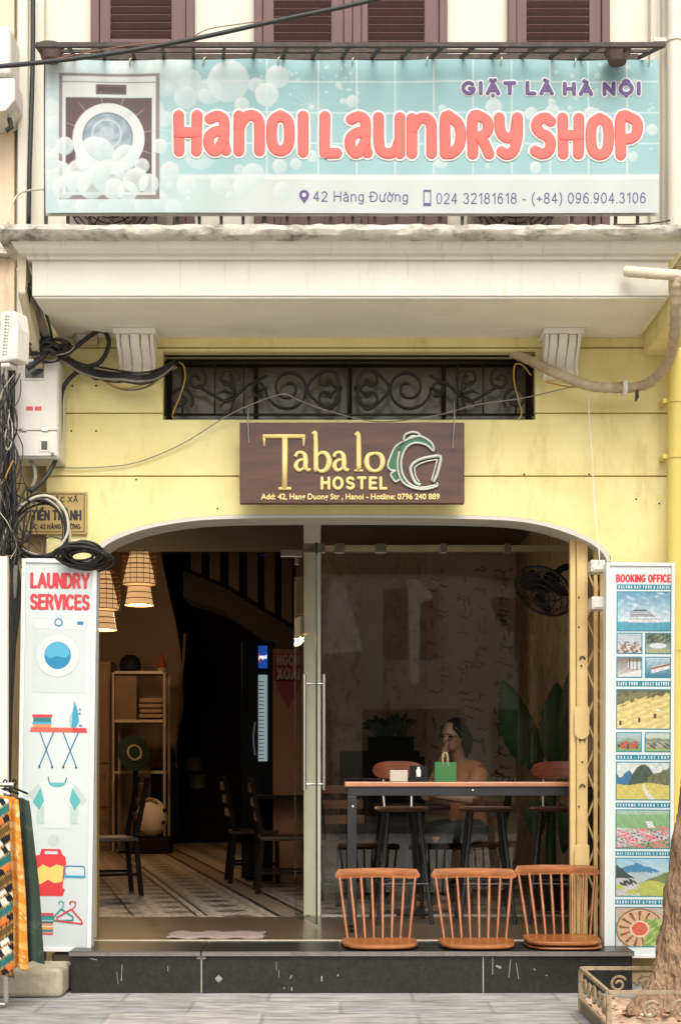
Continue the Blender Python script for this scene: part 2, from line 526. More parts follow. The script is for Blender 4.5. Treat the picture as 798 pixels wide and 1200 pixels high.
# ------------------------------------------------------------------ sign writer's alphabet: every letter from round-ended strokes
import unicodedata
def _c(cx, cy, rx, ry, a0, a1, n=9):
    return [(cx + rx * math.cos(R(a0 + (a1 - a0) * i / n)), cy + ry * math.sin(R(a0 + (a1 - a0) * i / n))) for i in range(n + 1)]
GL = {
    'A': (.70, [[(0, 0), (.35, 1)], [(.35, 1), (.70, 0)], [(.12, .32), (.58, .32)]]),
    'B': (.56, [[(0, 0), (0, 1)], [(0, 1), (.28, 1)], _c(.28, .765, .24, .235, 90, -90), [(0, .53), (.30, .53)], _c(.30, .265, .27, .265, 90, -90), [(0, 0), (.30, 0)]]),
    'C': (.64, [_c(.35, .5, .35, .5, 48, 312, 16)]),
    'D': (.62, [[(0, 0), (0, 1)], [(0, 1), (.25, 1)], _c(.25, .5, .38, .5, 90, -90, 14), [(0, 0), (.25, 0)]]),
    'E': (.50, [[(0, 0), (0, 1)], [(0, 1), (.5, 1)], [(0, .52), (.45, .52)], [(0, 0), (.5, 0)]]),
    'F': (.48, [[(0, 0), (0, 1)], [(0, 1), (.48, 1)], [(0, .52), (.42, .52)]]),
    'G': (.70, [_c(.36, .5, .36, .5, 48, 330, 16), [(.68, .28), (.68, .46)], [(.42, .46), (.68, .46)]]),
    'H': (.60, [[(0, 0), (0, 1)], [(.6, 0), (.6, 1)], [(0, .53), (.6, .53)]]),
    'I': (.0, [[(0, 0), (0, 1)]]),
    'K': (.58, [[(0, 0), (0, 1)], [(.55, 1), (.02, .40)], [(.18, .58), (.58, 0)]]),
    'L': (.46, [[(0, 1), (0, 0)], [(0, 0), (.46, 0)]]),
    'M': (.76, [[(0, 0), (0, 1)], [(0, 1), (.38, .1)], [(.38, .1), (.76, 1)], [(.76, 1), (.76, 0)]]),
    'N': (.60, [[(0, 0), (0, 1)], [(0, 1), (.6, 0)], [(.6, 0), (.6, 1)]]),
    'O': (.74, [_c(.37, .5, .37, .5, 90, 450, 22)]),
    'P': (.54, [[(0, 0), (0, 1)], [(0, 1), (.28, 1)], _c(.28, .74, .26, .26, 90, -90), [(0, .48), (.28, .48)]]),
    'R': (.58, [[(0, 0), (0, 1)], [(0, 1), (.28, 1)], _c(.28, .75, .26, .25, 90, -90), [(0, .5), (.28, .5)], [(.32, .5), (.58, 0)]]),
    'S': (.56, [_c(.28, .755, .26, .245, 30, 240, 10) + [(.38, .47)] + _c(.28, .25, .28, .25, 50, -150, 10)]),
    'T': (.60, [[(.3, 0), (.3, 1)], [(0, 1), (.6, 1)]]),
    'U': (.60, [[(0, 1), (0, .3)], _c(.3, .3, .3, .3, 180, 360, 12), [(.6, .3), (.6, 1)]]),
    'V': (.66, [[(0, 1), (.33, 0)], [(.33, 0), (.66, 1)]]),
    'W': (.94, [[(0, 1), (.24, 0)], [(.24, 0), (.47, .95)], [(.47, .95), (.70, 0)], [(.70, 0), (.94, 1)]]),
    'X': (.62, [[(0, 0), (.62, 1)], [(0, 1), (.62, 0)]]),
    'Y': (.64, [[(0, 1), (.32, .45)], [(.64, 1), (.32, .45)], [(.32, .45), (.32, 0)]]),
    '0': (.48, [_c(.24, .5, .24, .5, 90, 450, 20)]),
    '1': (.30, [[(.26, 0), (.26, 1)], [(.26, 1), (.04, .78)]]),
    '2': (.48, [_c(.24, .74, .23, .26, 165, -30, 10) + [(.30, .38), (.0, .02)], [(0, 0), (.48, 0)]]),
    '3': (.48, [_c(.23, .76, .21, .24, 150, -80, 10), _c(.23, .27, .24, .27, 85, -155, 10)]),
    '4': (.50, [[(.36, 0), (.36, 1)], [(.36, 1), (0, .28)], [(0, .28), (.50, .28)]]),
    '6': (.48, [_c(.24, .31, .23, .31, 90, 450, 16), [(.02, .36), (.06, .72), (.18, .95), (.30, 1.0), (.44, .88)]]),
    '8': (.48, [_c(.24, .76, .20, .24, 90, 450, 16), _c(.24, .27, .24, .27, 90, 450, 16)]),
    '9': (.48, [_c(.24, .69, .23, .31, 90, 450, 16), [(.46, .64), (.42, .28), (.30, .05), (.18, 0.0), (.04, .12)]]),
    '-': (.26, [[(0, .36), (.26, .36)]]), '.': (.0, [[(0, 0), (0, .015)]]), ',': (.04, [[(.04, .02), (.0, -.14)]]), ':': (.0, [[(0, .04), (0, .05)], [(0, .6), (0, .61)]]),
    '(': (.18, [[(.18, 1.05), (.04, .75), (0, .4), (.04, .05), (.18, -.25)]]), ')': (.18, [[(0, 1.05), (.14, .75), (.18, .4), (.14, .05), (0, -.25)]]),
    '+': (.46, [[(0, .42), (.46, .42)], [(.23, .18), (.23, .66)]]),
    '&': (.66, [[(.64, 0), (.22, .62), (.18, .84), (.32, 1.0), (.46, .84), (.36, .62), (.08, .38), (.06, .12), (.26, 0), (.46, .12), (.62, .42)]]),
    'a': (.44, [_c(.2, .52, .22, .2, 160, 20, 6) + [(.43, .40), (.43, 0)], [(.43, .42), (.2, .40), (.02, .28), (.02, .1), (.16, 0), (.32, .06), (.43, .22)]]),
    'n': (.42, [[(0, 0), (0, .72)], [(0, .46), (.08, .66), (.22, .73), (.36, .68), (.42, .5), (.42, 0)]]),
    'g': (.44, [_c(.22, .37, .22, .35, 90, 450, 16), [(.44, .72), (.44, -.02), (.36, -.22), (.2, -.28), (.02, -.2)]]),
    'u': (.42, [[(0, .72), (0, .22), (.08, .04), (.2, 0), (.34, .07), (.42, .26)], [(.42, .72), (.42, 0)]]),
    'o': (.46, [_c(.23, .36, .23, .36, 90, 450, 16)]),
}
MARK = {'\u0300': [[(-.14, .30), (.06, .12)]], '\u0301': [[(.14, .32), (-.05, .12)]], '\u0302': [[(-.18, .12), (0, .28)], [(0, .28), (.18, .12)]], '\u0303': [[(-.2, .14), (-.08, .24), (.08, .14), (.2, .24)]],
        '\u0306': [[(-.17, .28), (-.08, .14), (.08, .14), (.17, .28)]], '\u0309': [[(-.08, .28), (.04, .30), (.06, .2), (-.01, .1)]]}


def sign_text(s, x0, x1, zb, zt, y, m, parent, wt=.14, gap=.17, name='lettering', local=False, fl=.05, grow=0.0):
    """s written between x0 and x1, baseline zb, capitals up to zt; wt is the stroke width in capital heights"""
    H = (zt - zb)
    r_ = wt / 2
    x = 0.0
    S_ = []
    for ch in s:
        if ch == ' ':
            x += .34 + gap * .4
            continue
        bar = ch in 'Đđ'
        nf = unicodedata.normalize('NFD', 'D' if ch == 'Đ' else ch)
        w_, st = GL[nf[0]]
        ox = x + r_
        for q in st: S_.append([(ox + a, b) for a, b in q])
        if bar: S_.append([(ox - .14, .52), (ox + .22, .52)])
        top = 1.0 if nf[0].isupper() else .72
        up = 0.0
        for mk in nf[1:]:
            if mk == '\u0323': S_.append([(ox + w_ / 2, -.22), (ox + w_ / 2, -.205)])
            elif mk == '\u031b': S_.append([(ox + w_ - .02, .66 if top < 1 else .95), (ox + w_ + .1, .74 if top < 1 else 1.04), (ox + w_ + .12, .9 if top < 1 else 1.2)])
            else:
                dx = .12 if up else 0
                for q in MARK[mk]: S_.append([(ox + w_ / 2 + a * .8 + dx, top + r_ * .6 + b * .72 + up) for a, b in q])
                up += .10
        x += w_ + wt + gap
    total = x - gap
    mb = MB()
    r = wt * H / 2
    for i, q in enumerate(S_):
        pts = []
        for a, b in q:
            u = x0 + r + (a - r_) / max(total - wt, 1e-6) * (x1 - x0 - 2 * r)
            v = zb + r + b * (H - 2 * r)
            pts.append((u, y - .00003 * (i % 7), v))
        if len(pts) > 2: pts = bez(pts, 2)
        mb.tube(pts, r + grow, 10, flat=fl, round_ends=True)
    return mb.build(name, m, parent, smooth='all', local=local)


# ================================================================== ground
def slab_mat(name, c1, c2, mortar, sx, sy, rough=0.8, msize=0.012, stain=None):
    m = bpy.data.materials.new(name)
    m.use_nodes = True
    N, L = m.node_tree.nodes, m.node_tree.links
    b = N['Principled BSDF']
    tc = N.new('ShaderNodeTexCoord')
    mp = N.new('ShaderNodeMapping')
    L.new(tc.outputs['Object'], mp.inputs['Vector'])
    br = N.new('ShaderNodeTexBrick')
    br.inputs['Scale'].default_value = 1.0
    br.inputs['Brick Width'].default_value = sx
    br.inputs['Row Height'].default_value = sy
    br.inputs['Mortar Size'].default_value = msize
    br.inputs['Mortar Smooth'].default_value = 0.3
    br.inputs['Color1'].default_value = (*c1, 1)
    br.inputs['Color2'].default_value = (*c2, 1)
    br.inputs['Mortar'].default_value = (*mortar, 1)
    L.new(mp.outputs[0], br.inputs['Vector'])
    n = N.new('ShaderNodeTexNoise'); n.inputs['Scale'].default_value = 9; n.inputs['Detail'].default_value = 9; n.inputs['Roughness'].default_value = 0.68
    mp2 = N.new('ShaderNodeMapping'); mp2.inputs['Scale'].default_value = (0.45, 1.9, 1); mp2.inputs['Rotation'].default_value = (0, 0, 0.5)
    L.new(tc.outputs['Object'], mp2.inputs['Vector'])
    L.new(mp2.outputs[0], n.inputs['Vector'])
    rp = N.new('ShaderNodeValToRGB')
    rp.color_ramp.elements[0].position = 0.34; rp.color_ramp.elements[0].color = (0.5, 0.5, 0.5, 1)
    rp.color_ramp.elements[1].position = 0.66; rp.color_ramp.elements[1].color = (1.38, 1.36, 1.31, 1)
    L.new(n.outputs['Fac'], rp.inputs['Fac'])
    mx = N.new('ShaderNodeMix'); mx.data_type = 'RGBA'; mx.blend_type = 'MULTIPLY'; mx.inputs[0].default_value = 1
    L.new(br.outputs['Color'], mx.inputs[6]); L.new(rp.outputs[0], mx.inputs[7])
    L.new(mx.outputs[2], b.inputs['Base Color'])
    b.inputs['Roughness'].default_value = rough
    bp = N.new('ShaderNodeBump'); bp.inputs['Strength'].default_value = 0.35; bp.inputs['Distance'].default_value = 0.01
    ad = N.new('ShaderNodeMath'); ad.operation = 'MULTIPLY_ADD'; ad.inputs[1].default_value = -1.2
    L.new(br.outputs['Fac'], ad.inputs[0]); L.new(n.outputs['Fac'], ad.inputs[2])
    L.new(ad.outputs[0], bp.inputs['Height'])
    L.new(bp.outputs[0], b.inputs['Normal'])
    return m


M_PAVE = slab_mat('grey slate paving', S(146, 148, 148), S(172, 172, 168), S(150, 146, 136), 0.78, 0.36)
M_ROAD = mat('pale light bouncing road', (0.5, 0.48, 0.44), 0.9, var=0.25, scale=40, bump=0.3, bscale=120)  # unseen road kept very pale to bounce light up to the soffit
g = MB(); g.box(-150, 150, -150, 150, -0.5, -0.14)
tag(g.build('road', M_ROAD), kind='structure')
g = MB(); g.box(-12, 12, -3.4, 0.2, -0.3, 0.0)
tag(g.build('pavement', M_PAVE, bevel=0.015), kind='structure')
g = MB(); g.box(-12, 12, -3.56, -3.404, -0.3, 0.004)
tag(g.build('kerb', mat('kerb stone', S(170, 168, 160), 0.85, var=0.15, scale=10), bevel=0.02), kind='structure')
g = MB(); g.box(-12, 12, -22, -17.4, -0.3, 0.0)
tag(g.build('far_pavement', M_PAVE, bevel=0.015), kind='structure')

# ================================================================== hostel building
B = thing('hostel_building', 'yellow walled hostel house with low arched glass front and cream balcony above', 'building')
FL = 0.233                     # shop floor level

arch_px = [(715, 652), (709, 643), (698, 634), (680, 625), (655, 616), (625, 609), (585, 605), (500, 603), (400, 602.5), (300, 603),
           (238, 605), (196, 610), (163, 617), (137, 626), (119, 636), (107, 650)]
AR = [(p.x, p.z) for p in bez([W(x, y, 0) for x, y in arch_px], 4)]
AX1, AX0 = AR[0][0], AR[-1][0]
Z0, GA, GB, GC, ZT = 0.0, 2.95, 3.318, 3.702, 3.86
GAP = 0.010
XL, XR = -1.72, 1.925
TX0, TX1, TZ0, TZ1 = W(191, 0, 0).x, W(627, 0, 0).x, W(0, 492, 0).z, W(0, 412, 0).z
w = MB()
poly = [(XL, Z0), (AX0, Z0)] + AR[::-1] + [(AX1, Z0), (XR, Z0), (XR, GA), (XL, GA)]
w.prism(poly, 0.0, 0.2)
w.prism([(XL, GA + GAP), (XR, GA + GAP), (XR, GB), (TX1, GB), (TX1, TZ0), (TX0, TZ0), (TX0, GB), (XL, GB)], 0.0, 0.2)
w.prism([(XL, GB + GAP), (TX0, GB + GAP), (TX0, TZ1), (TX1, TZ1), (TX1, GB + GAP), (XR, GB + GAP), (XR, GC), (XL, GC)], 0.0, 0.2)
w.box(XL, XR, 0.0, 0.2, GC + GAP, ZT)
wall = w.build('wall', M_YELLOW, B, bevel=0.004)
w = MB()                       # the bed of the scored joints
for z in (GA, GB, GC):
    for a, b in ((XL, TX0 - 0.001), (TX1 + 0.001, XR)) if z == GB else ((XL, XR),):
        w.box(a + 0.002, b - 0.002, 0.011, 0.19, z - 0.004, z + GAP + 0.004)
w.build('wall_joint', mat('joint shadow paint', S(196, 172, 92), 0.8, var=0.1), B)
rim = MB()
inn = [(x * 0.986 + 0.001, z - 0.022) for x, z in AR]
outr = [(x, z - 0.002) for x, z in AR]
rim.prism([(outr[0][0] - 0.003, outr[0][1] - 0.03)] + outr[1:-1] + [(outr[-1][0] + 0.003, outr[-1][1] - 0.03)] +
          [(outr[-1][0] + 0.02, outr[-1][1] - 0.032)] + inn[::-1][2:-2] + [(outr[0][0] - 0.02, outr[0][1] - 0.032)], -0.004, 0.24)
rim.build('arch_reveal', mat('pale grey arch paint', S(214, 208, 198), 0.7, var=0.05), B, smooth=True)
w = MB()
w.box(AX0 - 0.25, AX0 - 0.003, 0.21, 0.3, 0, 3.3)
w.box(AX1 + 0.003, AX1 + 0.3, 0.21, 0.3, 0, 3.3)
w.build('jamb', M_TANWALL, B)
# the plinth to the right of the step
w = MB(); w.box(1.60, 1.95, -0.03, -0.002, 0, 0.24); w.box(1.60, 1.95, -0.10, -0.032, 0, 0.06)
w.build('plinth', mat('stained plaster plinth', S(206, 180, 130), 0.85, var=0.2, scale=8, stain=S(120, 100, 80), stain_amt=0.8, stain_scale=6), B, bevel=0.01)

# upper wall, pilasters
w = MB(); w.box(-1.9, 1.95, 0.02, 0.25, 3.87, 8.2)
w.build('upper_wall', M_CREAM, B)
w = MB(); w.box(W(21, 0, -0.08).x, W(33, 0, -0.08).x, -0.08, 0.02, 4.1, 8.2); w.box(W(33, 0, -0.04).x, W(52, 0, -0.04).x, -0.04, 0.018, 4.1, 8.2)
w.build('pilaster', M_CREAM, B, bevel=0.008)
w = MB(); w.box(W(762, 0, -0.04).x, W(776, 0, -0.04).x, -0.04, 0.018, 4.1, 8.2); w.box(W(776, 0, -0.1).x, W(800, 0, -0.1).x, -0.1, 0.018, 4.1, 8.2)
w.build('pilaster', M_CREAM, B, bevel=0.008)
w = MB(); w.box(-3.2, 3.0, 0.3, 12, 8.2, 8.35)
w.build('roof', M_COPING, B)

# balcony: slab, cove and weathered coping
bal = MB()
bx0, bx1 = W(38, 0, -0.7).x, W(783, 0, -0.7).x
bal.box(bx0, bx1, -0.70, 0.018, 3.776, 3.985)
balcony = bal.build('balcony', M_CREAMDIRTY, B, bevel=0.006)
sf = MB(); sf.box(bx0 + 0.01, bx1 - 0.01, -0.69, -0.002, 3.768, 3.7745)
sf.build('soffit', M_SOFFIT, balcony)
cv = MB()                     # cove moulding under the coping, profile run along the front and both ends
prof = [(0.0, 3.965), (0.022, 3.967), (0.026, 3.984), (0.05, 3.988), (0.072, 4.006), (0.088, 4.03), (0.10, 4.042)]
for (o0, z0), (o1, z1) in zip(prof[:-1], prof[1:]):
    a = [(bx0 - o0, 0.0, z0), (bx0 - o0, -0.70 - o0, z0), (bx1 + o0, -0.70 - o0, z0), (bx1 + o0, 0.0, z0)]
    b = [(bx0 - o1, 0.0, z1), (bx0 - o1, -0.70 - o1, z1), (bx1 + o1, -0.70 - o1, z1), (bx1 + o1, 0.0, z1)]
    cv.add(a + b, [(0, 1, 5, 4), (1, 2, 6, 5), (2, 3, 7, 6)])
cv.build('cornice', M_CREAMDIRTY, balcony)
cp = MB()
n = 90
xs = [bx0 - 0.15 + (bx1 - bx0 + 0.30) * i / n for i in range(n + 1)]
rings = []
for i, x in enumerate(xs):
    j = lambda a: (rnd.random() - 0.5) * a
    rings.append([(x, 0.01, 4.036), (x, -0.815 + j(.004), 4.036 + j(.004)), (x, -0.845 + j(.006), 4.05 + j(.006)), (x, -0.857 + j(.008), 4.075 + j(.008)),
                  (x, -0.845 + j(.01), 4.102 + j(.01)), (x, -0.80 + j(.02), 4.118 + j(.014)), (x, 0.01, 4.118)])
vs_ = [p for r_ in rings for p in r_]
k = 7
fs_ = [(i * k + q, (i + 1) * k + q, (i + 1) * k + (q + 1) % k, i * k + (q + 1) % k) for i in range(n) for q in range(k)]
fs_ += [tuple(range(k)), tuple(range(n * k + k - 1, n * k - 1, -1))]
cp.add(vs_, fs_)
cp.build('coping', M_COPING, balcony, smooth=True)
# side cheeks under the balcony
w = MB(); w.add([(-1.73, -.003, 3.5), (-1.69, -.003, 3.5), (-1.69, -.003, 3.764), (-1.73, -.003, 3.764), (-1.73, -.68, 3.80), (-1.69, -.68, 3.80), (-1.69, -.68, 4.00), (-1.73, -.68, 4.00), (-1.73, -.2, 3.5), (-1.69, -.2, 3.5)], [(0, 1, 2, 3), (4, 8, 9, 5)[::-1], (8, 0, 1, 9)[::-1], (5, 4, 7, 6), (1, 9, 5, 6, 2)[::-1], (0, 8, 4, 7, 3), (2, 6, 7, 3)[::-1]])
w.build('side_cheek', mat('cream side cheek', S(222, 208, 180), 0.8, var=0.06, stain=S(170, 150, 120), stain_amt=0.6, stain_scale=5), B, bevel=0.005)
w = MB(); w.box(1.772, 1.95, -0.70, -0.003, 3.66, 3.80)
w.build('side_cheek', M_YELLOW, B, bevel=0.005)


# corbels with an S profile and three flutes
def corbel(x0, x1):
    m_ = MB()
    prof = [(-0.002, 3.515), (-0.05, 3.515), (-0.075, 3.525), (-0.085, 3.545), (-0.06, 3.565), (-0.045, 3.58), (-0.06, 3.61), (-0.10, 3.65), (-0.15, 3.685), (-0.165, 3.715), (-0.165, 3.735), (-0.002, 3.735)]
    wd = (x1 - x0)
    strips = [(0.0, 0.09, 1.0), (0.09, 0.13, 0.82), (0.13, 0.34, 0.95), (0.34, 0.38, 0.8), (0.38, 0.62, 1.05), (0.62, 0.66, 0.8), (0.66, 0.87, 0.95), (0.87, 0.91, 0.82), (0.91, 1.0, 1.0)]
    for a, b, s in strips:
        pr = [(y * s if y < -0.01 else y, z) for y, z in prof]
        n_ = len(pr)
        xa, xb = x0 + wd * a + 0.0004, x0 + wd * b - 0.0004
        m_.add([(xa, y, z) for y, z in pr] + [(xb, y, z) for y, z in pr],
               [tuple(range(n_)), tuple(range(2 * n_ - 1, n_ - 1, -1))] + [(i, i + n_, (i + 1) % n_ + n_, (i + 1) % n_) for i in range(n_)])
    m_.box(x0 - 0.015, x1 + 0.015, -0.19, -0.002, 3.737, 3.766)
    return m_.build('corbel', M_SOFFIT, B, smooth=True)


corbel(W(138, 0, -0.12).x, W(181, 0, -0.12).x)
corbel(W(638, 0, -0.12).x, W(679, 0, -0.12).x)

# transom window: dark pane and wrought iron grille
t_ = MB()
t_.box(TX0 - 0.03, TX1 + 0.03, 0.201, 0.225, TZ0 - 0.03, TZ1 + 0.03)
tw = t_.build('transom_window', mat('dusty dark glass', S(86, 77, 64), 0.25, var=0.35, scale=3, stain=S(96, 86, 70), stain_amt=0.4, stain_scale=4), B)
for a, b, c_, d_ in ((TX0 + .001, TX0 + .03, TZ0 + .001, TZ1 - .001), (TX1 - .03, TX1 - .001, TZ0 + .001, TZ1 - .001)):
    f = MB(); f.box(a, b, 0.15, 0.199, c_, d_); f.build('window_frame', M_DARKWOOD, tw)
f = MB()
f.box(TX0 + .032, TX1 - .032, 0.15, 0.199, TZ0 + .001, TZ0 + .03); f.box(TX0 + .032, TX1 - .032, 0.15, 0.199, TZ1 - .035, TZ1 - .001)
for px in (300, 410, 520):
    f.box(W(px, 0, .17).x - .012, W(px, 0, .17).x + .012, 0.155, 0.195, TZ0 + .031, TZ1 - .036)
f.build('window_frame', M_DARKWOOD, tw)
gr = MB()
GY = 0.075
def gp(px, py): return tuple(W(px, py, GY))
for py in (417, 425, 486):
    gr.bar(gp(192, py), gp(626, py), 0.012)
for px in (194, 214, 252, 286, 408, 536, 566, 604, 624):
    gr.bar(gp(px, 425), gp(px, 486), 0.010)
def curl(cx, cy, r0, turns, a0, sgn, rr=0.0085):
    pts = []
    N_ = 40
    for i in range(N_ + 1):
        t = i / N_
        a = a0 + sgn * turns * 2 * math.pi * t
        r_ = r0 * (1 - 0.82 * t)
        pts.append(gp(cx + r_ * math.cos(a), cy + r_ * math.sin(a)))
    gr.tube(pts, rr, 6)
for s in (-1, 1):
    c0 = 408
    for (dx, cy, r_, tr, a0, sg) in ((70, 455, 27, 1.8, 0, 1), (104, 455, 10, 1.2, 2, -1), (25, 446, 17, 1.3, 1.5, 1), (25, 466, 17, 1.3, -1.5, -1), (178, 445, 16, 1.6, 0.5, -1), (196, 468, 15, 1.5, 2.5, 1), (140, 444, 13, 1.3, 3, 1)):
        curl(c0 + s * dx, cy, r_ * 1.0, tr, a0 if s > 0 else math.pi - a0, sg * s)
    gr.tube(bez([gp(c0 + s * 95, 440), gp(c0 + s * 118, 452), gp(c0 + s * 140, 470), gp(c0 + s * 160, 462), gp(c0 + s * 176, 452)], 6), 0.009, 6)
    gr.tube(bez([gp(c0 + s * 8, 455), gp(c0 + s * 22, 432), gp(c0 + s * 48, 455), gp(c0 + s * 22, 480), gp(c0 + s * 8, 455)], 6), 0.009, 6)
    for q in range(5):            # the leaf spray
        a = R(-70 + q * 35)
        gr.tube([gp(c0 + s * 131, 462), gp(c0 + s * (131 + 14 * math.cos(a)), 462 - 18 * math.sin(a) - 4), gp(c0 + s * (131 + 24 * math.cos(a)), 462 - 28 * math.sin(a))], [0.004, 0.009, 0.002], 6)
gr.build('grille', M_BLACKIRON, tw, smooth='all')


# louvred shutter doors above
def shutter(px0, px1, lx0, lx1, lpy):
    y0 = -0.02
    X0, X1, A, Bx = W(px0, 0, y0).x, W(px1, 0, y0).x, W(lx0, 0, y0).x, W(lx1, 0, y0).x
    zl = W(0, lpy, y0).z
    z0, z1 = 4.125, 6.7
    m_ = MB()
    m_.box(X0 + .05, A, y0, 0.019, z0, z1); m_.box(Bx, X1 - .05, y0, 0.019, z0, z1)
    m_.box(A + .0005, Bx - .0005, y0 + .002, 0.019, z1 - 0.15, z1)
    m_.box(A + .0005, Bx - .0005, y0 + .002, 0.019, z0, z0 + 0.12)
    m_.box(A + .0005, Bx - .0005, y0 + .002, 0.019, zl - 0.16, zl)
    d = m_.build('shutter_door', M_SHUTTER, B, bevel=0.004)
    p = MB(); p.box(A + .002, Bx - .002, y0 + .02, 0.018, z0 + .121, zl - .161); p.box(A + .04, Bx - .04, y0 + .008, y0 + .019, z0 + .17, zl - .21)
    p.build('door_panel', M_SHUTTER, d, bevel=0.004)
    s = MB()
    z = zl + 0.03
    while z < z1 - 0.17:
        M = Matrix.Translation(((A + Bx) / 2, y0 + 0.016, z)) @ Matrix.Rotation(R(-48), 4, 'X')
        s.box(-(Bx - A) / 2 + .002, (Bx - A) / 2 - .002, -0.022, 0.022, -0.004, 0.004, M)
        z += 0.047
    s.box(A, Bx, 0.0165, 0.0185, zl, z1 - .15)
    s.build('louvre_panel', M_SHUTTER, d)
    f_ = MB()
    f_.box(X0, X0 + .048, y0 - .012, 0.019, z0, z1); f_.box(X1 - .048, X1, y0 - .012, 0.019, z0, z1)
    f_.build('door_frame', M_SHUTTER, d, bevel=0.004)


shutter(107, 228, 130, 201, 45)
shutter(298, 412.6, 321, 388, 66)
shutter(413.4, 524, 431, 497, 66)
shutter(595, 714, 617, 690, 66)

# balcony railing with a planter rack folded outwards on top
rl = MB()
rack_o, rack_i = (-1.06, 0), (-0.80, 0)
zo, zi, zm = W(0, 53, -1.06).z, W(0, 68, -0.80).z, W(0, 60, -0.93).z
xo0, xo1 = W(43, 0, -1.06).x, W(778, 0, -1.06).x
xi0, xi1 = W(54, 0, -0.80).x, W(747, 0, -0.80).x
rl.bar((xo0, -1.06, zo), (xo1, -1.06, zo), 0.022)
rl.bar((xi0, -0.80, zi), (xi1, -0.80, zi), 0.03)
rl.bar(((xo0 + xi0) / 2, -0.93, zm), ((xo1 + xi1) / 2, -0.93, zm), 0.014)
nb = 20
for i in range(nb + 1):
    t = i / nb
    rl.bar((xo0 + (xo1 - xo0) * t, -1.06, zo), (xi0 + (xi1 - xi0) * t, -0.80, zi), 0.016)
rail = rl.build('balcony_railing', M_IRON, balcony)
rb = MB()
for i in range(28):
    x = xi0 + (xi1 - xi0) * i / 27
    rb.bar((x, -0.79, 4.118), (x, -0.80, zi - 0.012), 0.016)
rb.bar((xi0, -0.79, 4.22), (xi1, -0.79, 4.22), 0.02)
rb.build('railing_bar', M_IRON, balcony)

# the black granite step
SX0, SX1 = W(83, 0, -0.47).x, W(741, 0, -0.47).x
st = MB()
st.box(SX0, SX1, -0.455, -0.012, 0.0, 0.205)
step = st.build('step', M_GRANITE, B)
joint = W(236, 0, -0.47).x
tr = MB()
for a, b in ((SX0 - .01, joint - .002), (joint + .002, W(398, 0, -.47).x - .002), (W(398, 0, -.47).x + .002, SX1 + .01)):
    tr.box(a, b, -0.47, -0.012, 0.2055, FL)
tr.build('tread', M_GRANITE, step, bevel=0.004)
ns = MB()
for a, b in ((SX0 - .008, joint - .004), (joint + .004, SX1 + .008)):
    ns.box(a, b, -0.4745, -0.4705, 0.208, 0.228)
ns.build('nosing', M_GRANITE_EDGE, step)
jt = MB(); jt.box(joint - .003, joint + .003, -0.4575, -0.4555, 0.004, 0.203)
for px in (566,):
    jt.box(W(px, 0, -.46).x - .003, W(px, 0, -.46).x + .003, -0.4575, -0.4555, 0.004, 0.203)
jt.build('joint', mat('pale grout', S(170, 165, 150), 0.8), step)
sc_ = MB()
def chip(px, py, w_, h_, rot=0):
    c = W(px, py, -0.4575)
    M = Matrix.Translation(c) @ Matrix.Rotation(rot, 4, 'Y')
    sc_.box(-w_ / 2, w_ / 2, 0, 0.0015, -h_ / 2, h_ / 2, M)
chip(256.5, 1147, .03, .03, R(45))
for px, py, w_, h_, r_ in ((377, 1147, .008, .03, 0), (341, 1145, .006, .02, .4), (342, 1159, .008, .02, 0), (396, 1143, .008, .01, 0), (333, 1158, .006, .012, .3), (110, 1124, .04, .006, .2), (143, 1140, .004, .09, .05), (138, 1146, .003, .07, -.1), (197, 1135, .004, .03, 0), (324, 1132, .003, .05, 0), (327, 1141, .003, .04, 0), (577, 1130, .004, .12, 0), (597, 1135, .004, .1, .1), (606, 1138, .004, .09, -.15), (626, 1136, .012, .006, .7), (640, 1143, .01, .005, .3), (584, 1133, .03, .012, .4), (236, 1122, .05, .02, 0)):
    chip(px, py, w_, h_, r_)
sc_.build('chipped_spot', mat('scuffed chips', S(150, 147, 140), 0.7, var=0.2, scale=30), step)
th = MB(); th.box(AX0 + .01, AX1 - .01, -0.010, 0.022, 0.15, FL + .004)
th.build('threshold_strip', mat('worn aluminium strip', S(205, 192, 168), 0.5, var=0.15, scale=30), B)

# ------------------------------------------------------------------ inside
M_PLANK = wood_mat('brown plank floor', (0.085, 0.055, 0.033), (0.14, 0.092, 0.057), 0.3, 'X', 5.0, 0.3)
fl = MB(); fl.box(-3.4, 1.66, 0.0225, 1.268, -0.1, FL)
tag(fl.build('plank_floor', M_PLANK), kind='structure')


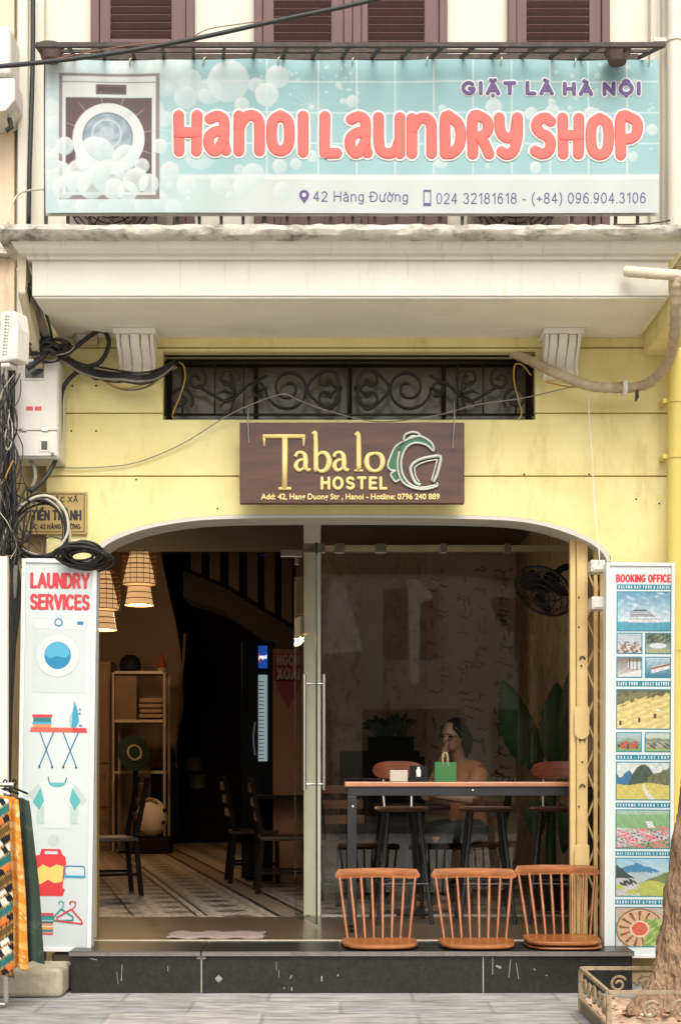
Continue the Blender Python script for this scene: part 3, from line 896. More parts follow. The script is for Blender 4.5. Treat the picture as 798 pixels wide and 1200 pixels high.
def tile_mat():
    m = bpy.data.materials.new('patterned cement tiles')
    m.use_nodes = True
    N, L = m.node_tree.nodes, m.node_tree.links
    b = N['Principled BSDF']
    tc = N.new('ShaderNodeTexCoord')
    sc = N.new('ShaderNodeVectorMath'); sc.operation = 'SCALE'; sc.inputs['Scale'].default_value = 1 / 0.36
    L.new(tc.outputs['Object'], sc.inputs[0])
    fr = N.new('ShaderNodeVectorMath'); fr.operation = 'FRACTION'
    L.new(sc.outputs[0], fr.inputs[0])
    sb = N.new('ShaderNodeVectorMath'); sb.operation = 'SUBTRACT'; sb.inputs[1].default_value = (.5, .5, 0)
    L.new(fr.outputs[0], sb.inputs[0])
    ab = N.new('ShaderNodeVectorMath'); ab.operation = 'ABSOLUTE'
    L.new(sb.outputs[0], ab.inputs[0])
    xyz = N.new('ShaderNodeSeparateXYZ'); L.new(ab.outputs[0], xyz.inputs[0])
    ad = N.new('ShaderNodeMath'); ad.operation = 'ADD'; L.new(xyz.outputs[0], ad.inputs[0]); L.new(xyz.outputs[1], ad.inputs[1])
    sn = N.new('ShaderNodeMath'); sn.operation = 'MULTIPLY'; sn.inputs[1].default_value = 18.85; L.new(ad.outputs[0], sn.inputs[0])
    si = N.new('ShaderNodeMath'); si.operation = 'SINE'; L.new(sn.outputs[0], si.inputs[0])
    ln = N.new('ShaderNodeVectorMath'); ln.operation = 'LENGTH'; L.new(sb.outputs[0], ln.inputs[0])
    s2 = N.new('ShaderNodeMath'); s2.operation = 'MULTIPLY'; s2.inputs[1].default_value = 19; L.new(ln.outputs['Value'], s2.inputs[0])
    c2 = N.new('ShaderNodeMath'); c2.operation = 'COSINE'; L.new(s2.outputs[0], c2.inputs[0])
    mm = N.new('ShaderNodeMath'); mm.operation = 'MULTIPLY'; L.new(si.outputs[0], mm.inputs[0]); L.new(c2.outputs[0], mm.inputs[1])
    rp = N.new('ShaderNodeValToRGB')
    rp.color_ramp.elements[0].position = 0.42; rp.color_ramp.elements[0].color = (0.07, 0.055, 0.042, 1)
    rp.color_ramp.elements[1].position = 0.58; rp.color_ramp.elements[1].color = (0.5, 0.42, 0.33, 1)
    ma = N.new('ShaderNodeMath'); ma.operation = 'MULTIPLY_ADD'; ma.inputs[1].default_value = 0.5; ma.inputs[2].default_value = 0.52
    L.new(mm.outputs[0], ma.inputs[0]); L.new(ma.outputs[0], rp.inputs['Fac'])
    L.new(rp.outputs[0], b.inputs['Base Color'])
    b.inputs['Roughness'].default_value = 0.35
    return m


fl = MB()
rot = R(13.5)
M_ = Matrix.Rotation(-rot, 4, 'Z')
fl.add([M_ @ Vector(p) for p in ((-3.4, 1.2725, 0), (1.66, 1.2725, 0), (1.66, 5.0, 0), (-0.3, 5.0, 0), (-0.3, 13, 0), (-3.4, 13, 0))], [(0, 1, 2, 3, 4, 5)])
fo = fl.build('tile_floor', tile_mat())
fo.rotation_euler = (0, 0, rot)
fo.location = (0, 0, FL)
tag(fo, kind='structure')
# the plain border band with two dark lines, running along the tiles
ax = Vector((-math.sin(rot), math.cos(rot), 0)); ay = Vector((math.cos(rot), math.sin(rot), 0))
def strip(px, py, half, z, L0=0.0, L1=9.0):
    d = (CAM_Z - FL) * FPX / (py - HZ)
    p = Vector(((px - CX) * d / FPX, d + CAM_Y, z))
    t0 = (1.30 - p.y) / ax.y
    t1 = (9.6 - p.y) / ax.y
    a, b = p + ax * t0, p + ax * t1
    return [a - ay * half, a + ay * half, b + ay * half, b - ay * half]
fb = MB(); fb.m = 0
pa = strip(316, 1068, 0.012, FL + .008); pb = strip(342, 1064, 0.012, FL + .008)
fb.add(pa, [(0, 1, 2, 3)]); fb.add(pb, [(0, 1, 2, 3)])
for px, py in ((238, 1070), (226, 1070), (150, 1066)):
    fb.add(strip(px, py, 0.006, FL + .008), [(0, 1, 2, 3)])
tag(fb.build('tile_floor_line', mat('dark tile line', (0.035, 0.026, 0.02), 0.4)), kind='structure')
fb = MB(); q = [pa[1] + ay * .002, pb[0] - ay * .002, pb[3] - ay * .002, pa[2] + ay * .002]
fb.add([Vector((p.x, p.y, FL + .004)) for p in q], [(0, 1, 2, 3)])
tag(fb.build('tile_floor_strip', mat('tan border tile', (0.27, 0.2, 0.14), 0.4, var=0.3, scale=8)), kind='structure')

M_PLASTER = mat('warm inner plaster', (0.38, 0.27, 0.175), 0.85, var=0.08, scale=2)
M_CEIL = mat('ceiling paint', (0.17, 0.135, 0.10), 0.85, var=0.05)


def wallpaper(name, base, spots, sc=8, th=0.50):
    return mat(name, base, 0.8, var=0.1, scale=2.5, stain=spots, stain_amt=0.85, stain_scale=sc, stain_stretch=(1.3, 1.3, 0.95), stain_at=th)


M_FLORAL = wallpaper('brown floral wallpaper', (0.62, 0.46, 0.29), (0.11, 0.055, 0.027))
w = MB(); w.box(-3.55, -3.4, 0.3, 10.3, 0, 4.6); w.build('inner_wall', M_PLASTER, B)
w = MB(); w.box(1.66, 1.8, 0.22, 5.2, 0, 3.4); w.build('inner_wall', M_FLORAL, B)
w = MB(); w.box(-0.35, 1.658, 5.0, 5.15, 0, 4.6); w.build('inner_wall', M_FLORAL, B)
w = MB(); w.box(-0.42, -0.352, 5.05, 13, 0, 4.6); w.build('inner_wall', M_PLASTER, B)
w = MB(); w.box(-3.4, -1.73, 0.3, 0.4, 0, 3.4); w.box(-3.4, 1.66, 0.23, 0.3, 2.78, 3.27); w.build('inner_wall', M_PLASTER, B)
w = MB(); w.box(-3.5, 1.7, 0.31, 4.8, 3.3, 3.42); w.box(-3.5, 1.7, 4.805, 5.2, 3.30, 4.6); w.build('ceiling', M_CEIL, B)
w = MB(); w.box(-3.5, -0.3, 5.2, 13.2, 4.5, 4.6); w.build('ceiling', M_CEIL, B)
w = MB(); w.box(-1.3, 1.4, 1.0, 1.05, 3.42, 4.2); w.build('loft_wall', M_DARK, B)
# rear wall with the curved edge of the stairwell
edge = bez([W(x, y, 10.2) for x, y in ((182, 560), (188, 640), (197, 690), (207, 735), (213, 780), (214, 830), (207, 870), (205, 990))], 5)
poly = [(-3.4, 0.0)] + [(p.x, max(p.z, 0.0)) for p in reversed(edge)] + [(-3.4, 4.6)]
w = MB(); w.prism(poly, 10.2, 10.35); w.build('rear_wall', M_PLASTER, B)
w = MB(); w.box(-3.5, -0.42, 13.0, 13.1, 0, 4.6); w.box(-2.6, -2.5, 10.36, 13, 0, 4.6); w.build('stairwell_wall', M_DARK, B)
st = MB()
for i in range(9):
    st.box(-2.12, -0.84, 10.25 + .27 * i, 12.9, FL + .23 * i, FL + .23 * (i + 1) - .001)
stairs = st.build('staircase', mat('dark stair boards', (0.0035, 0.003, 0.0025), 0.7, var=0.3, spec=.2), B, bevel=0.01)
nw = MB()
nw.lathe([(0.08, 0), (0.08, .06), (.05, .1), (.045, .35), (.06, .4), (.045, .45), (.04, .95), (.055, 1.0), (.055, 1.05), (.07, 1.12), (.05, 1.2), (0.0, 1.23)], W(200, 0, 10.0).x, 10.0, FL, 16)
nw.build('newel_post', M_DARKWOOD, stairs, smooth=True)
hr = MB(); hr.tube(bez([W(205, 852, 9.9), W(210, 815, 10.0), W(215, 775, 10.08), W(217, 742, 10.12)], 6), 0.018, 8)
hr.build('handrail', mat('gold varnished rail', (0.5, 0.3, 0.12), 0.3, metal=0.4), stairs, smooth=True)
us = MB()
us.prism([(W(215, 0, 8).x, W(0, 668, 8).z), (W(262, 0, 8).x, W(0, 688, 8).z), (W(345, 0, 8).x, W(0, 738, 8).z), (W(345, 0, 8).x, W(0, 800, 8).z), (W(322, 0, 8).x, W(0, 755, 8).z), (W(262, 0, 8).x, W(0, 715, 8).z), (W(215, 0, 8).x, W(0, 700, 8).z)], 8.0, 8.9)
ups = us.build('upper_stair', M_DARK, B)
for px, pb_ in ((224, 668), (246, 678), (268, 690), (290, 703), (310, 714), (330, 726)):
    b_ = MB(); p0 = W(px, pb_, 8.1); b_.box(p0.x, p0.x + .12, 8.1, 8.14, p0.z - .05, 4.48)
    b_.build('baluster', mat('brown slat', (.05, .032, .02), .7, var=.2), ups)

# panels on the back wall: pale column and inked sheet; their paleness includes glass reflections
pn = MB(); pn.box(W(424, 0, 4.95).x, W(449, 0, 4.95).x, 4.93, 4.998, FL, 3.3)
pn.build('wall_pilaster', mat('pale panel', (0.5, 0.42, 0.31), 0.8, var=0.1, scale=5), B)


def script_fn(u, v):
    rg = np.random.RandomState(3)
    base = np.ones(u.shape + (3,)) * np.array([214, 196, 166.])
    base -= 8 * np.sin(u * 9 + v * 3)[..., None]
    for i in range(190):
        col_ = rg.choice([0.06, 0.17, 0.44, 0.6, 0.83, 0.9], p=[.12, .13, .15, .15, .25, .2]) + rg.randn() * .035
        cy = rg.rand() * .92 + .05
        horiz = rg.rand() < .5
        wx, wy = (rg.rand() * .05 + .015, .0022) if horiz else (.006, rg.rand() * .012 + .004)
        tilt = rg.randn() * .15
        d_ = np.maximum(np.abs(u - col_ + tilt * (v - cy)) / wx, np.abs(v - cy - .004 * np.sin((u - col_) * 60)) / wy)
        a = np.clip(1.5 - d_, 0, 1) * .85
        base = base * (1 - a[..., None]) + np.array([46, 36, 30.]) * a[..., None]
    return base


p0, p1 = W(500, 0, 4.97), W(604, 0, 4.97)
raster('written_panel', p0.x, p1.x, 0.9, 3.25, 4.985, 90, 260, script_fn, B, k=1.0)  # left part puts a lit glass reflection into the panel's pale colour

# ------------------------------------------------------------------ shopfront glass
GYP = 1.35
M_POST = mat('sage cream steel post', S(244, 236, 216), 0.5, var=0.05, scale=4)
ps = MB()
ps.box(W(356, 0, GYP).x, W(376, 0, GYP).x, GYP - .03, GYP + .05, FL, 3.05)
front = ps.build('glazed_front', M_POST, B, bevel=0.006)
r_ = MB()
zr = W(0, 643, GYP).z
r_.box(W(377, 0, GYP).x, 1.655, GYP - .025, GYP + .03, zr - .022, zr + .022)
r_.build('top_rail', mat('worn aluminium rail', S(196, 176, 140), 0.45, metal=0.3, var=0.12, scale=10), front, bevel=0.003)
for a, b in ((355, 381), (392, 404), (440, 452), (515, 523), (590, 598)):
    c_ = MB(); c_.box(W(a, 0, GYP).x, W(b, 0, GYP).x, GYP - .036, GYP - .0265, zr - .036, zr + .03)
    c_.build('rail_clamp', M_CHROME, front, bevel=0.003)
pt = MB(); pt.box(W(329, 0, GYP).x, W(354.8, 0, GYP).x, GYP - .02, GYP + .02, W(0, 653, GYP).z, W(0, 644, GYP).z)
pt.box(W(345, 0, GYP).x, W(350, 0, GYP).x, GYP - .012, GYP + .012, W(0, 662, GYP).z, W(0, 653.3, GYP).z)
pt.build('patch_fitting', M_CHROME, front, bevel=0.004)
def pane(name, x0, x1, z0, z1, parent=front, y=GYP):
    p_ = MB(); p_.box(x0, x1, y - .005, y + .005, z0, z1)
    return p_.build(name, M_GLASS, parent)
pane('fixed_pane', W(377, 0, GYP).x, 1.655, FL + .012, zr - .024)
pane('top_pane', W(377, 0, GYP).x, 1.655, zr + .024, 3.04)
pane('top_pane', -3.395, W(355, 0, GYP).x, W(0, 650.5, GYP).z, 3.04)
bs = MB(); bs.box(W(377, 0, GYP).x, 1.655, GYP - .012, GYP + .012, FL, FL + .011); bs.build('base_rail', M_CHROME, front)
# the open leaf, swung out
h0 = Vector((W(346, 0, GYP).x, GYP - .01, 0)); h1 = Vector((W(371, 0, 0.68).x, 0.68, 0))
dv = (h1 - h0).normalized(); nv = Vector((-dv.y, dv.x, 0))
MD = Matrix((dv, nv, Vector((0, 0, 1)))).transposed().to_4x4(); MD.translation = h0
LW = (h1 - h0).length
d_ = MB(); d_.box(0, LW, -.006, .006, FL + .02, W(0, 653, GYP).z - .004, MD)
leaf = d_.build('glass_door', glass_mat('green edged door glass', (0.87, 0.90, 0.86), 0.03, graze=.015), B)
e_ = MB(); e_.box(LW + .0005, LW + .0035, -.006, .006, FL + .02, W(0, 653, GYP).z - .004, MD); e_.box(0, LW, -.006, .006, FL + .017, FL + .0195, MD)
e_.build('glass_edge', mat('dark green glass edge', (0.02, 0.035, 0.03), 0.1), leaf)
for z in (W(0, 735, 1.2).z,):
    e_ = MB(); e_.box(0.02, .22, -.009, .009, z - .07, z + .07, MD); e_.build('door_sticker', mat('frosted plate', S(96, 102, 88), 0.5, var=0.1), leaf, bevel=.003)
hd = MB()
zt, zb, z1_, z2_ = W(0, 790, .74).z, W(0, 926, .74).z, W(0, 801, .74).z, W(0, 919, .74).z
dd = .74 - CAM_Y
for s in (-1, 1):
    c_ = MD @ Vector((LW - .07, s * .063, 0))
    hd.tube([(c_.x, c_.y, zb), (c_.x, c_.y, zt)], 0.013, 14)
for z in (z1_, z2_):
    a = MD @ Vector((LW - .07, -.063, z)); b = MD @ Vector((LW - .07, .063, z))
    hd.tube([a, b], 0.008, 10)
hd.build('handle', M_CHROME, leaf, smooth=True)
lk = MB(); c_ = MD @ Vector((LW - .05, .075, 0))

# ================================================================== laundry banner on the balcony
YB = -0.835
b0, b1 = W(54, 70, YB), W(771, 249.5, YB)
BX0, BX1, BZ1, BZ0 = b0.x, b1.x, b0.z, b1.z
ban = thing('shop_banner', 'wide teal printed laundry banner with coral bubble lettering on the balcony railing', 'banner', ((BX0 + BX1) / 2, YB, BZ0))


def bub(img, x, y, cx, cy, r, a=0.92, hi=(243, 247, 246), lo=(206, 226, 228)):
    d = np.hypot(x - cx, y - cy) / r
    al = np.clip((1.0 - d) * r / 1.6 + .3, 0, 1) * a * (0.80 + 0.2 * np.clip(d, 0, 1))
    s = np.clip(0.5 + ((x - cx) * .5 + (y - cy) * .75) / r * .55, 0, 1)[..., None]
    col = np.array(hi) * (1 - s) + np.array(lo) * s
    return img * (1 - al[..., None]) + col * al[..., None]


def banner_fn(u, v):
    x, y = 54 + u * 717, 70 + v * 179.5
    rg = np.random.RandomState(11)
    def mixc(a, b, t): return np.array(a, float) * (1 - t[..., None]) + np.array(b, float) * t[..., None]
    t = np.clip((y - 70) / 135, 0, 1)
    img = mixc((160, 204, 207), (172, 211, 214), t)
    # tiles
    for gx in (313, 373, 418, 463, 508, 554, 599, 644, 689, 734):
        a = np.clip(1.4 - np.abs(x - gx), 0, 1) * .75
        img = img * (1 - a[..., None]) + np.array([232, 243, 243.]) * a[..., None]
    for gy in (96, 133, 169):
        a = np.clip(1.4 - np.abs(y - gy), 0, 1) * .75
        img = img * (1 - a[..., None]) + np.array([232, 243, 243.]) * a[..., None]
    # pale left part
    n = .5 + .5 * np.sin(x * .045 + 1.3 * np.sin(y * .05)) * np.cos(y * .061 + x * .013)
    a = np.clip((250 - x) / 130, 0, 1) * (0.62 + .38 * n)
    img = mixc((1, 1, 1), (1, 1, 1), t) * 0 + img * (1 - a[..., None]) + np.array([222, 236, 239.]) * a[..., None]
    # lower band
    a = np.clip((y - 204) / 2, 0, 1)
    band = np.where((y < 211)[..., None], np.array([238, 243, 242.]), np.array([222, 228, 226.]))
    a = a * np.clip((x - 120) / 190, 0, 1) ** .7
    img = img * (1 - a[..., None]) + band * a[..., None]
    # bubbles
    for i in range(150):
        cx = 54 + abs(rg.randn()) * 105
        cy = 70 + rg.rand() * 175
        if cx > 330 or (205 < cx and 125 < cy < 195): continue
        img = bub(img, x, y, cx, cy, 3 + rg.rand() ** 2 * 18, .55 + .35 * rg.rand())
    for i in range(46):
        cx, cy = 300 + rg.rand() * 120, 72 + rg.rand() * 40
        img = bub(img, x, y, cx, cy, .8 + rg.rand() * 1.6, .8)
    for i in range(30):
        cx, cy = 650 + rg.rand() * 118, 72 + rg.rand() * 110
        img = bub(img, x, y, cx, cy, .8 + rg.rand() * 2.6, .7)
    for cx, cy, r, a_ in ((268, 96, 25, .8), (224, 94, 13, .9), (300, 101, 9, .9), (325, 91, 14, .95), (313, 112, 14, .95), (284, 124, 9, .9), (218, 115, 14, .8), (240, 112, 8, .8),
                          (413, 119, 7.5, .9), (402, 119, 4, .9), (397, 100, 4, .8), (366, 184, 7, .85), (347, 193, 7, .8), (328, 196, 9, .8), (331, 225, 11, .75), (259, 217, 12, .85), (284, 219, 11, .85), (297, 206, 14, .7),
                          (518, 128, 5, .9), (578, 126, 10, .85), (622, 134, 8, .9), (647, 132, 9, .9), (692, 134, 9, .9), (646, 121, 5, .8), (517, 190, 8, .85), (571, 195, 3, .8), (627, 197, 7, .9), (763, 153, 7, .85), (741, 184, 6, .85), (700, 88, 4, .8), (699, 132, 5, .8), (667, 127, 3, .8), (75, 178, 9, .8), (235, 180, 20, .6), (85, 90, 20, .6), (150, 82, 22, .6), (195, 88, 26, .7), (205, 72, 22, .7)):
        img = bub(img, x, y, cx, cy, r, a_)
    # star glints
    for gx, gy, r in ((365, 126, 26), (176, 150, 34)):
        for k in range(8):
            an = k * math.pi / 8 + .2
            dx, dy = x - gx, y - gy
            al = dx * math.cos(an) + dy * math.sin(an)
            pe = np.abs(-dx * math.sin(an) + dy * math.cos(an))
            a = np.clip(1 - np.abs(al) / r, 0, 1) * np.clip(1.1 - pe, 0, 1) * .6
            img = img * (1 - a[..., None]) + np.array([244, 248, 248.]) * a[..., None]
    # the washing machine
    def rect(x0, x1, y0, y1, c, al=1.0):
        nonlocal img
        a = (np.clip(x - x0 + .5, 0, 1) * np.clip(x1 - x + .5, 0, 1) * np.clip(y - y0 + .5, 0, 1) * np.clip(y1 - y + .5, 0, 1)) * al
        img = img * (1 - a[..., None]) + np.array(c, float) * a[..., None]
    def disc(cx, cy, r, c, al=1.0, r0=None):
        nonlocal img
        d = np.hypot(x - cx, y - cy)
        a = np.clip(r - d + .5, 0, 1) * al
        if r0: a = a * np.clip(d - r0 + .5, 0, 1)
        img = img * (1 - a[..., None]) + np.array(c, float) * a[..., None]
    rect(70, 187.5, 86, 234, (150, 138, 138))
    rect(74, 183, 89.5, 229, (232, 236, 236))
    rect(74, 183, 96, 97, (128, 122, 122))
    rect(113, 148.5, 99, 111, (104, 82, 86))
    rect(116, 146, 102, 108, (86, 64, 70))
    rect(78, 178.5, 115, 226, (104, 80, 86))
    for k in range(14):
        an = k * .45
        for rr in np.linspace(40, 56, 3):
            pass
    for (gx, gy, r) in ((128, 163, 62),):
        for k in range(12):
            an = k * math.pi / 6 + .35
            dx, dy = x - gx, y - gy
            al = dx * math.cos(an) + dy * math.sin(an)
            pe = np.abs(-dx * math.sin(an) + dy * math.cos(an))
            a = np.clip((al - 38) / 4, 0, 1) * np.clip((58 - al) / 8, 0, 1) * np.clip(1.2 - pe, 0, 1) * .5
            img = img * (1 - a[..., None]) + np.array([205, 200, 202.]) * a[..., None]
    disc(128, 163.5, 42, (236, 239, 238))
    disc(127, 162, 29.5, (120, 132, 142))
    d = np.hypot(x - 127, y - 162)
    sw = .5 + .5 * np.sin(np.arctan2(y - 162, x - 127) * 7 + d * .25)
    a = np.clip(28.5 - d, 0, 1)
    img = img * (1 - a[..., None]) + (np.array([176, 194, 204.]) + 26 * (sw - .5)[..., None] - (d * .7)[..., None]) * a[..., None]
    disc(126, 158, 9, (196, 208, 214), .8); disc(126, 158, 18, (214, 224, 228), .8, 15.5)
    for cx, cy, r, a_ in ((77, 172, 11, .97), (113, 185, 24, .93), (148, 185, 15, .95), (150, 134, 5, .9), (167, 195, 9, .9), (188, 172, 9, .95), (70, 205, 16, .9), (95, 205, 18, .9), (92, 215, 14, .95), (128, 208, 20, .92), (160, 212, 15, .95), (134, 222, 13, .95), (108, 217, 17, .9), (175, 216, 12, .9), (76, 220, 14, .9), (150, 225, 12, .9), (60, 190, 10, .8), (118, 203, 13, .9), (143, 200, 10, .9)):
        img = bub(img, x, y, cx, cy, r, a_)
    # faint crease shading painted into the print colour, plus dust grain
    img = img * (1 + .012 * np.sin(x * .09 + y * .03)[..., None]) + rg.randn(*x.shape)[..., None] * 1.2
    return img


sheet = raster('printed_sheet', BX0, BX1, BZ0, BZ1, YB, 860, 216, banner_fn, ban, k=0.60)
bk = MB()
bk.box(BX0 - .004, BX1 + .004, YB + .026, YB + .034, BZ0 - .004, BZ1 + .004)
bk.build('backing', mat('banner backing', S(206, 204, 198), 0.6), ban)

# bubble lettering: round-ended strokes
BUB = {
    'H': ([[(0.12, 0), (0.10, 1)], [(0.72, 0), (0.74, 1)], [(0.12, .52), (0.72, .52)]], .84),
    'a': ([[(0.16, .92), (0.42, 1.0), (0.66, .90), (0.69, .6), (0.68, .2), (0.76, 0.02)], [(0.67, .52), (0.4, .56), (0.14, .42), (0.12, .18), (0.30, 0.0), (0.5, .08), (0.66, .3)]], .80),
    'n': ([[(0.10, 0), (0.10, 1)], [(0.12, .72), (0.3, .96), (0.52, 1.0), (0.68, .84), (0.70, .5), (0.70, 0)]], .80),
    'O': ([[(0.42, 1), (0.16, .86), (0.09, .5), (0.16, .13), (0.42, 0), (0.68, .13), (0.75, .5), (0.68, .86), (0.42, 1)]], .84),
    'I': ([[(0.10, 0), (0.10, 1)]], .24),
    'L': ([[(0.12, 1), (0.11, .08), (0.2, 0), (0.58, 0.0)]], .66),
    'U': ([[(0.10, 1), (0.11, .3), (0.2, .06), (0.42, 0), (0.6, .1), (0.70, .34)], [(0.72, 1), (0.72, 0)]], .82),
    'D': ([[(0.12, 0), (0.12, 1), (0.38, .98), (0.64, .8), (0.72, .5), (0.64, .2), (0.38, .02), (0.12, 0)]], .80),
    'R': ([[(0.12, 0), (0.12, 1), (0.44, 1), (0.62, .86), (0.60, .62), (0.42, .50), (0.14, .46)], [(0.36, .46), (0.52, .26), (0.66, 0.0)]], .76),
    'Y': ([[(0.08, 1), (0.12, .62), (0.34, .44), (0.58, .54), (0.68, 1)], [(0.68, 1), (0.68, .5), (0.56, .1), (0.34, -.02), (0.16, 0.06)]], .78),
    'S': ([[(0.60, .90), (0.42, 1.0), (0.18, .92), (0.12, .74), (0.26, .58), (0.48, .48), (0.60, .30), (0.52, .07), (0.30, 0), (0.08, .08)]], .70),
    'P': ([[(0.12, 0), (0.12, 1), (0.46, 1), (0.66, .86), (0.64, .58), (0.44, .44), (0.14, .44)]], .76),
}


def bubble_word(items, sw, y, m, nm, grow):
    mbx = MB()
    for ch, px0, px1, py0, py1 in items:
        strokes, _ = BUB[ch]
        xs_ = [p[0] for s in strokes for p in s]
        mn, mx_ = min(xs_), max(xs_)
        for i, s in enumerate(strokes):
            pts = []
            for a, b in s:
                px = px0 + sw + (a - mn) / max(mx_ - mn, 1e-6) * (px1 - px0 - 2 * sw) if mx_ - mn > .01 else (px0 + px1) / 2
                py = py1 - sw - b * (py1 - py0 - 2 * sw)
                w_ = W(px, py, YB)
                pts.append((w_.x, y - .0006 * i, w_.z))
            if len(pts) > 2: pts = bez(pts, 5)
            else: pts = [Vector(pts[0]).lerp(Vector(pts[1]), t / 5) for t in range(6)]
            r_ = (sw + grow) / 222.5
            mbx.tube(pts, r_, 14, flat=0.035, round_ends=True)
    return mbx.build(nm, m, ban, smooth='all')


LET = [('H', 203.5, 238, 130.5, 185), ('a', 239, 272, 131, 185), ('n', 274, 311, 131, 185), ('O', 312, 346, 131, 185), ('I', 349, 362, 131, 186),
       ('L', 374, 401, 131, 187), ('a', 404, 437, 131, 187), ('U', 437, 475, 132, 187), ('n', 476, 512, 133, 187), ('D', 515, 546, 133, 187.5), ('R', 547, 579, 133, 188), ('Y', 578, 612, 133, 188),
       ('S', 620, 651, 133, 188), ('H', 652, 684, 133, 188), ('O', 685, 719, 133, 189), ('P', 720, 752, 133, 189)]
bubble_word(LET, 6.5, YB - .0015, mat('white letter outline', S(244, 244, 240, .68), 0.5, var=0.01), 'lettering_outline', 2.6)
bubble_word(LET, 6.5, YB - .0042, mat('coral letter print', S(255, 108, 98, .62), 0.5, var=0.02), 'lettering', 0.0)
M_PURPLE = mat('purple print', S(96, 66, 134, .7), 0.5, var=0.02)
M_VIOLET = mat('violet print', S(92, 80, 138, .7), 0.5, var=0.02)
def btxt(s, px0, px1, py0, py1, m, bold=0.0, y=YB, spacing=1.0):
    p, q = W(px0, py1, YB), W(px1, py0, YB)
    return sign_text(s, p.x, q.x, p.z, q.z, y - .0012, m, ban, bold, grow=spacing)
M_WPRINT = mat('white print', S(246, 246, 242, .68), 0.5, var=0.01)
btxt('GIẶT LÀ HÀ NỘI', 540, 750, 96, 113, M_WPRINT, 0.28, spacing=.0075)
btxt('GIẶT LÀ HÀ NỘI', 540, 750, 96, 113, M_PURPLE, 0.28, y=YB - .0022, spacing=0.0)
btxt('42 Hàng Đường', 367, 478, 224.5, 236.5, M_VIOLET, 0.11, spacing=0.0)
btxt('024 32181618 - (+84) 096.904.3106', 511, 756, 226, 238.8, M_VIOLET, 0.10, spacing=0.0)
ic = MB()                      # map pin and phone
c_ = W(356.5, 229, YB)
pin = []
for k in range(25):
    a = R(-35 + 250 * k / 24)
    pin.append((c_.x + .026 * math.cos(a), c_.z + .026 * math.sin(a)))
pin.append((c_.x, c_.z - .044))
ic.prism(pin, YB - .002, YB - .0005)
ic.build('pin_icon', M_PURPLE, ban)
ic = MB(); ic.lathe([(0.0105, 0), (0.0105, .001), (0, .0011)], 0, 0, 0, 16, Matrix.Translation((c_.x, YB - .0022, c_.z)) @ Matrix.Rotation(R(90), 4, 'X'))
ic.build('pin_icon', M_WPRINT, ban)
ic = MB()
p, q = W(496, 241, YB), W(505, 222.5, YB)
y0_, y1_ = YB - .002, YB - .0005
ic.box(p.x, p.x + .005, y0_, y1_, p.z, q.z); ic.box(q.x - .005, q.x, y0_, y1_, p.z, q.z); ic.box(p.x + .0052, q.x - .0052, y0_, y1_, p.z, p.z + .016); ic.box(p.x + .0052, q.x - .0052, y0_, y1_, q.z - .009, q.z)
ic.build('phone_icon', M_VIOLET, ban)

for k in range(9):
    x = BX0 + .05 + (BX1 - BX0 - .1) * k / 8
    tb = MB(); tb.tube(bez([(x, YB - .006, BZ1 - .03), (x + .004, YB - .02, BZ1 - .005), (x + .01, -.80, W(0, 68, -.80).z), (x + .004, YB + .02, BZ1 - .02)], 4), .0035, 6)
    tb.build('tie_cord', M_CABLEWHITE, ban, smooth='all')
# the vinyl is not quite flat: shallow folds and a little sag, shared by the sheet and its print
for o in ban.children:
    if o.name.startswith('backing'): continue
    n_ = len(o.data.vertices); co = np.empty(n_ * 3); o.data.vertices.foreach_get('co', co); co = co.reshape(-1, 3)
    X, Z = co[:, 0], co[:, 2]
    t_ = np.clip(Z / (BZ1 - BZ0), 0, 1)
    co[:, 1] += .007 * np.sin(X * 5.1 + 1.4 * t_) * t_ + .004 * np.sin(X * 13 + 2 + t_ * 3) * t_ ** 2 + .006 * np.sin(X * 2.2 + .5) * (1 - t_) - .010 * np.sin(math.pi * t_)
    o.data.vertices.foreach_set('co', co.ravel()); o.data.update()

# ------------------------------------------------------------------ things on the balcony
M_ACW = mat('air conditioner shell', S(226, 218, 204), 0.5, var=0.04, stain=S(170, 156, 138), stain_amt=0.5, stain_scale=5)
def ac_unit(px0, px1, label):
    y = -0.45
    x0, x1 = W(px0, 0, y).x, W(px1, 0, y).x
    z0 = 4.13
    t = thing('air_conditioner', label, 'air conditioner', ((x0 + x1) / 2, y, z0), 'outdoor air conditioner units on the balcony')
    m_ = MB(); m_.box(x0, x1, y, y + .28, z0, z0 + .55); m_.build('casing', M_ACW, t, bevel=.015)
    cx, cz = (x0 + x1) / 2 - .03, z0 + .275
    g_ = MB()
    for r_ in (.03, .06, .09, .12, .15, .18, .21, .235):
        g_.tube([(cx + r_ * math.cos(a * math.pi / 16), y - .02, cz + r_ * math.sin(a * math.pi / 16)) for a in range(33)], .004, 5, caps=False)
    for k in range(12):
        a = k * math.pi / 6
        g_.tube([(cx + .03 * math.cos(a), y - .018, cz + .03 * math.sin(a)), (cx + .235 * math.cos(a), y - .012, cz + .235 * math.sin(a))], .004, 5)
    g_.build('fan_grille', M_IRON, t, smooth='all')
    f_ = MB(); f_.box(x0 + .06, x0 + .16, y - .0, y + .28, z0 - .012, z0 - .0005); f_.box(x1 - .16, x1 - .06, y, y + .28, z0 - .012, z0 - .0005); f_.build('foot', M_BLACKIRON, t)
    return t
ac_unit(78, 196, 'white air conditioner unit behind the washing machine end of the banner')
ac_unit(552, 668, 'white air conditioner unit on the balcony below the banner phone number')

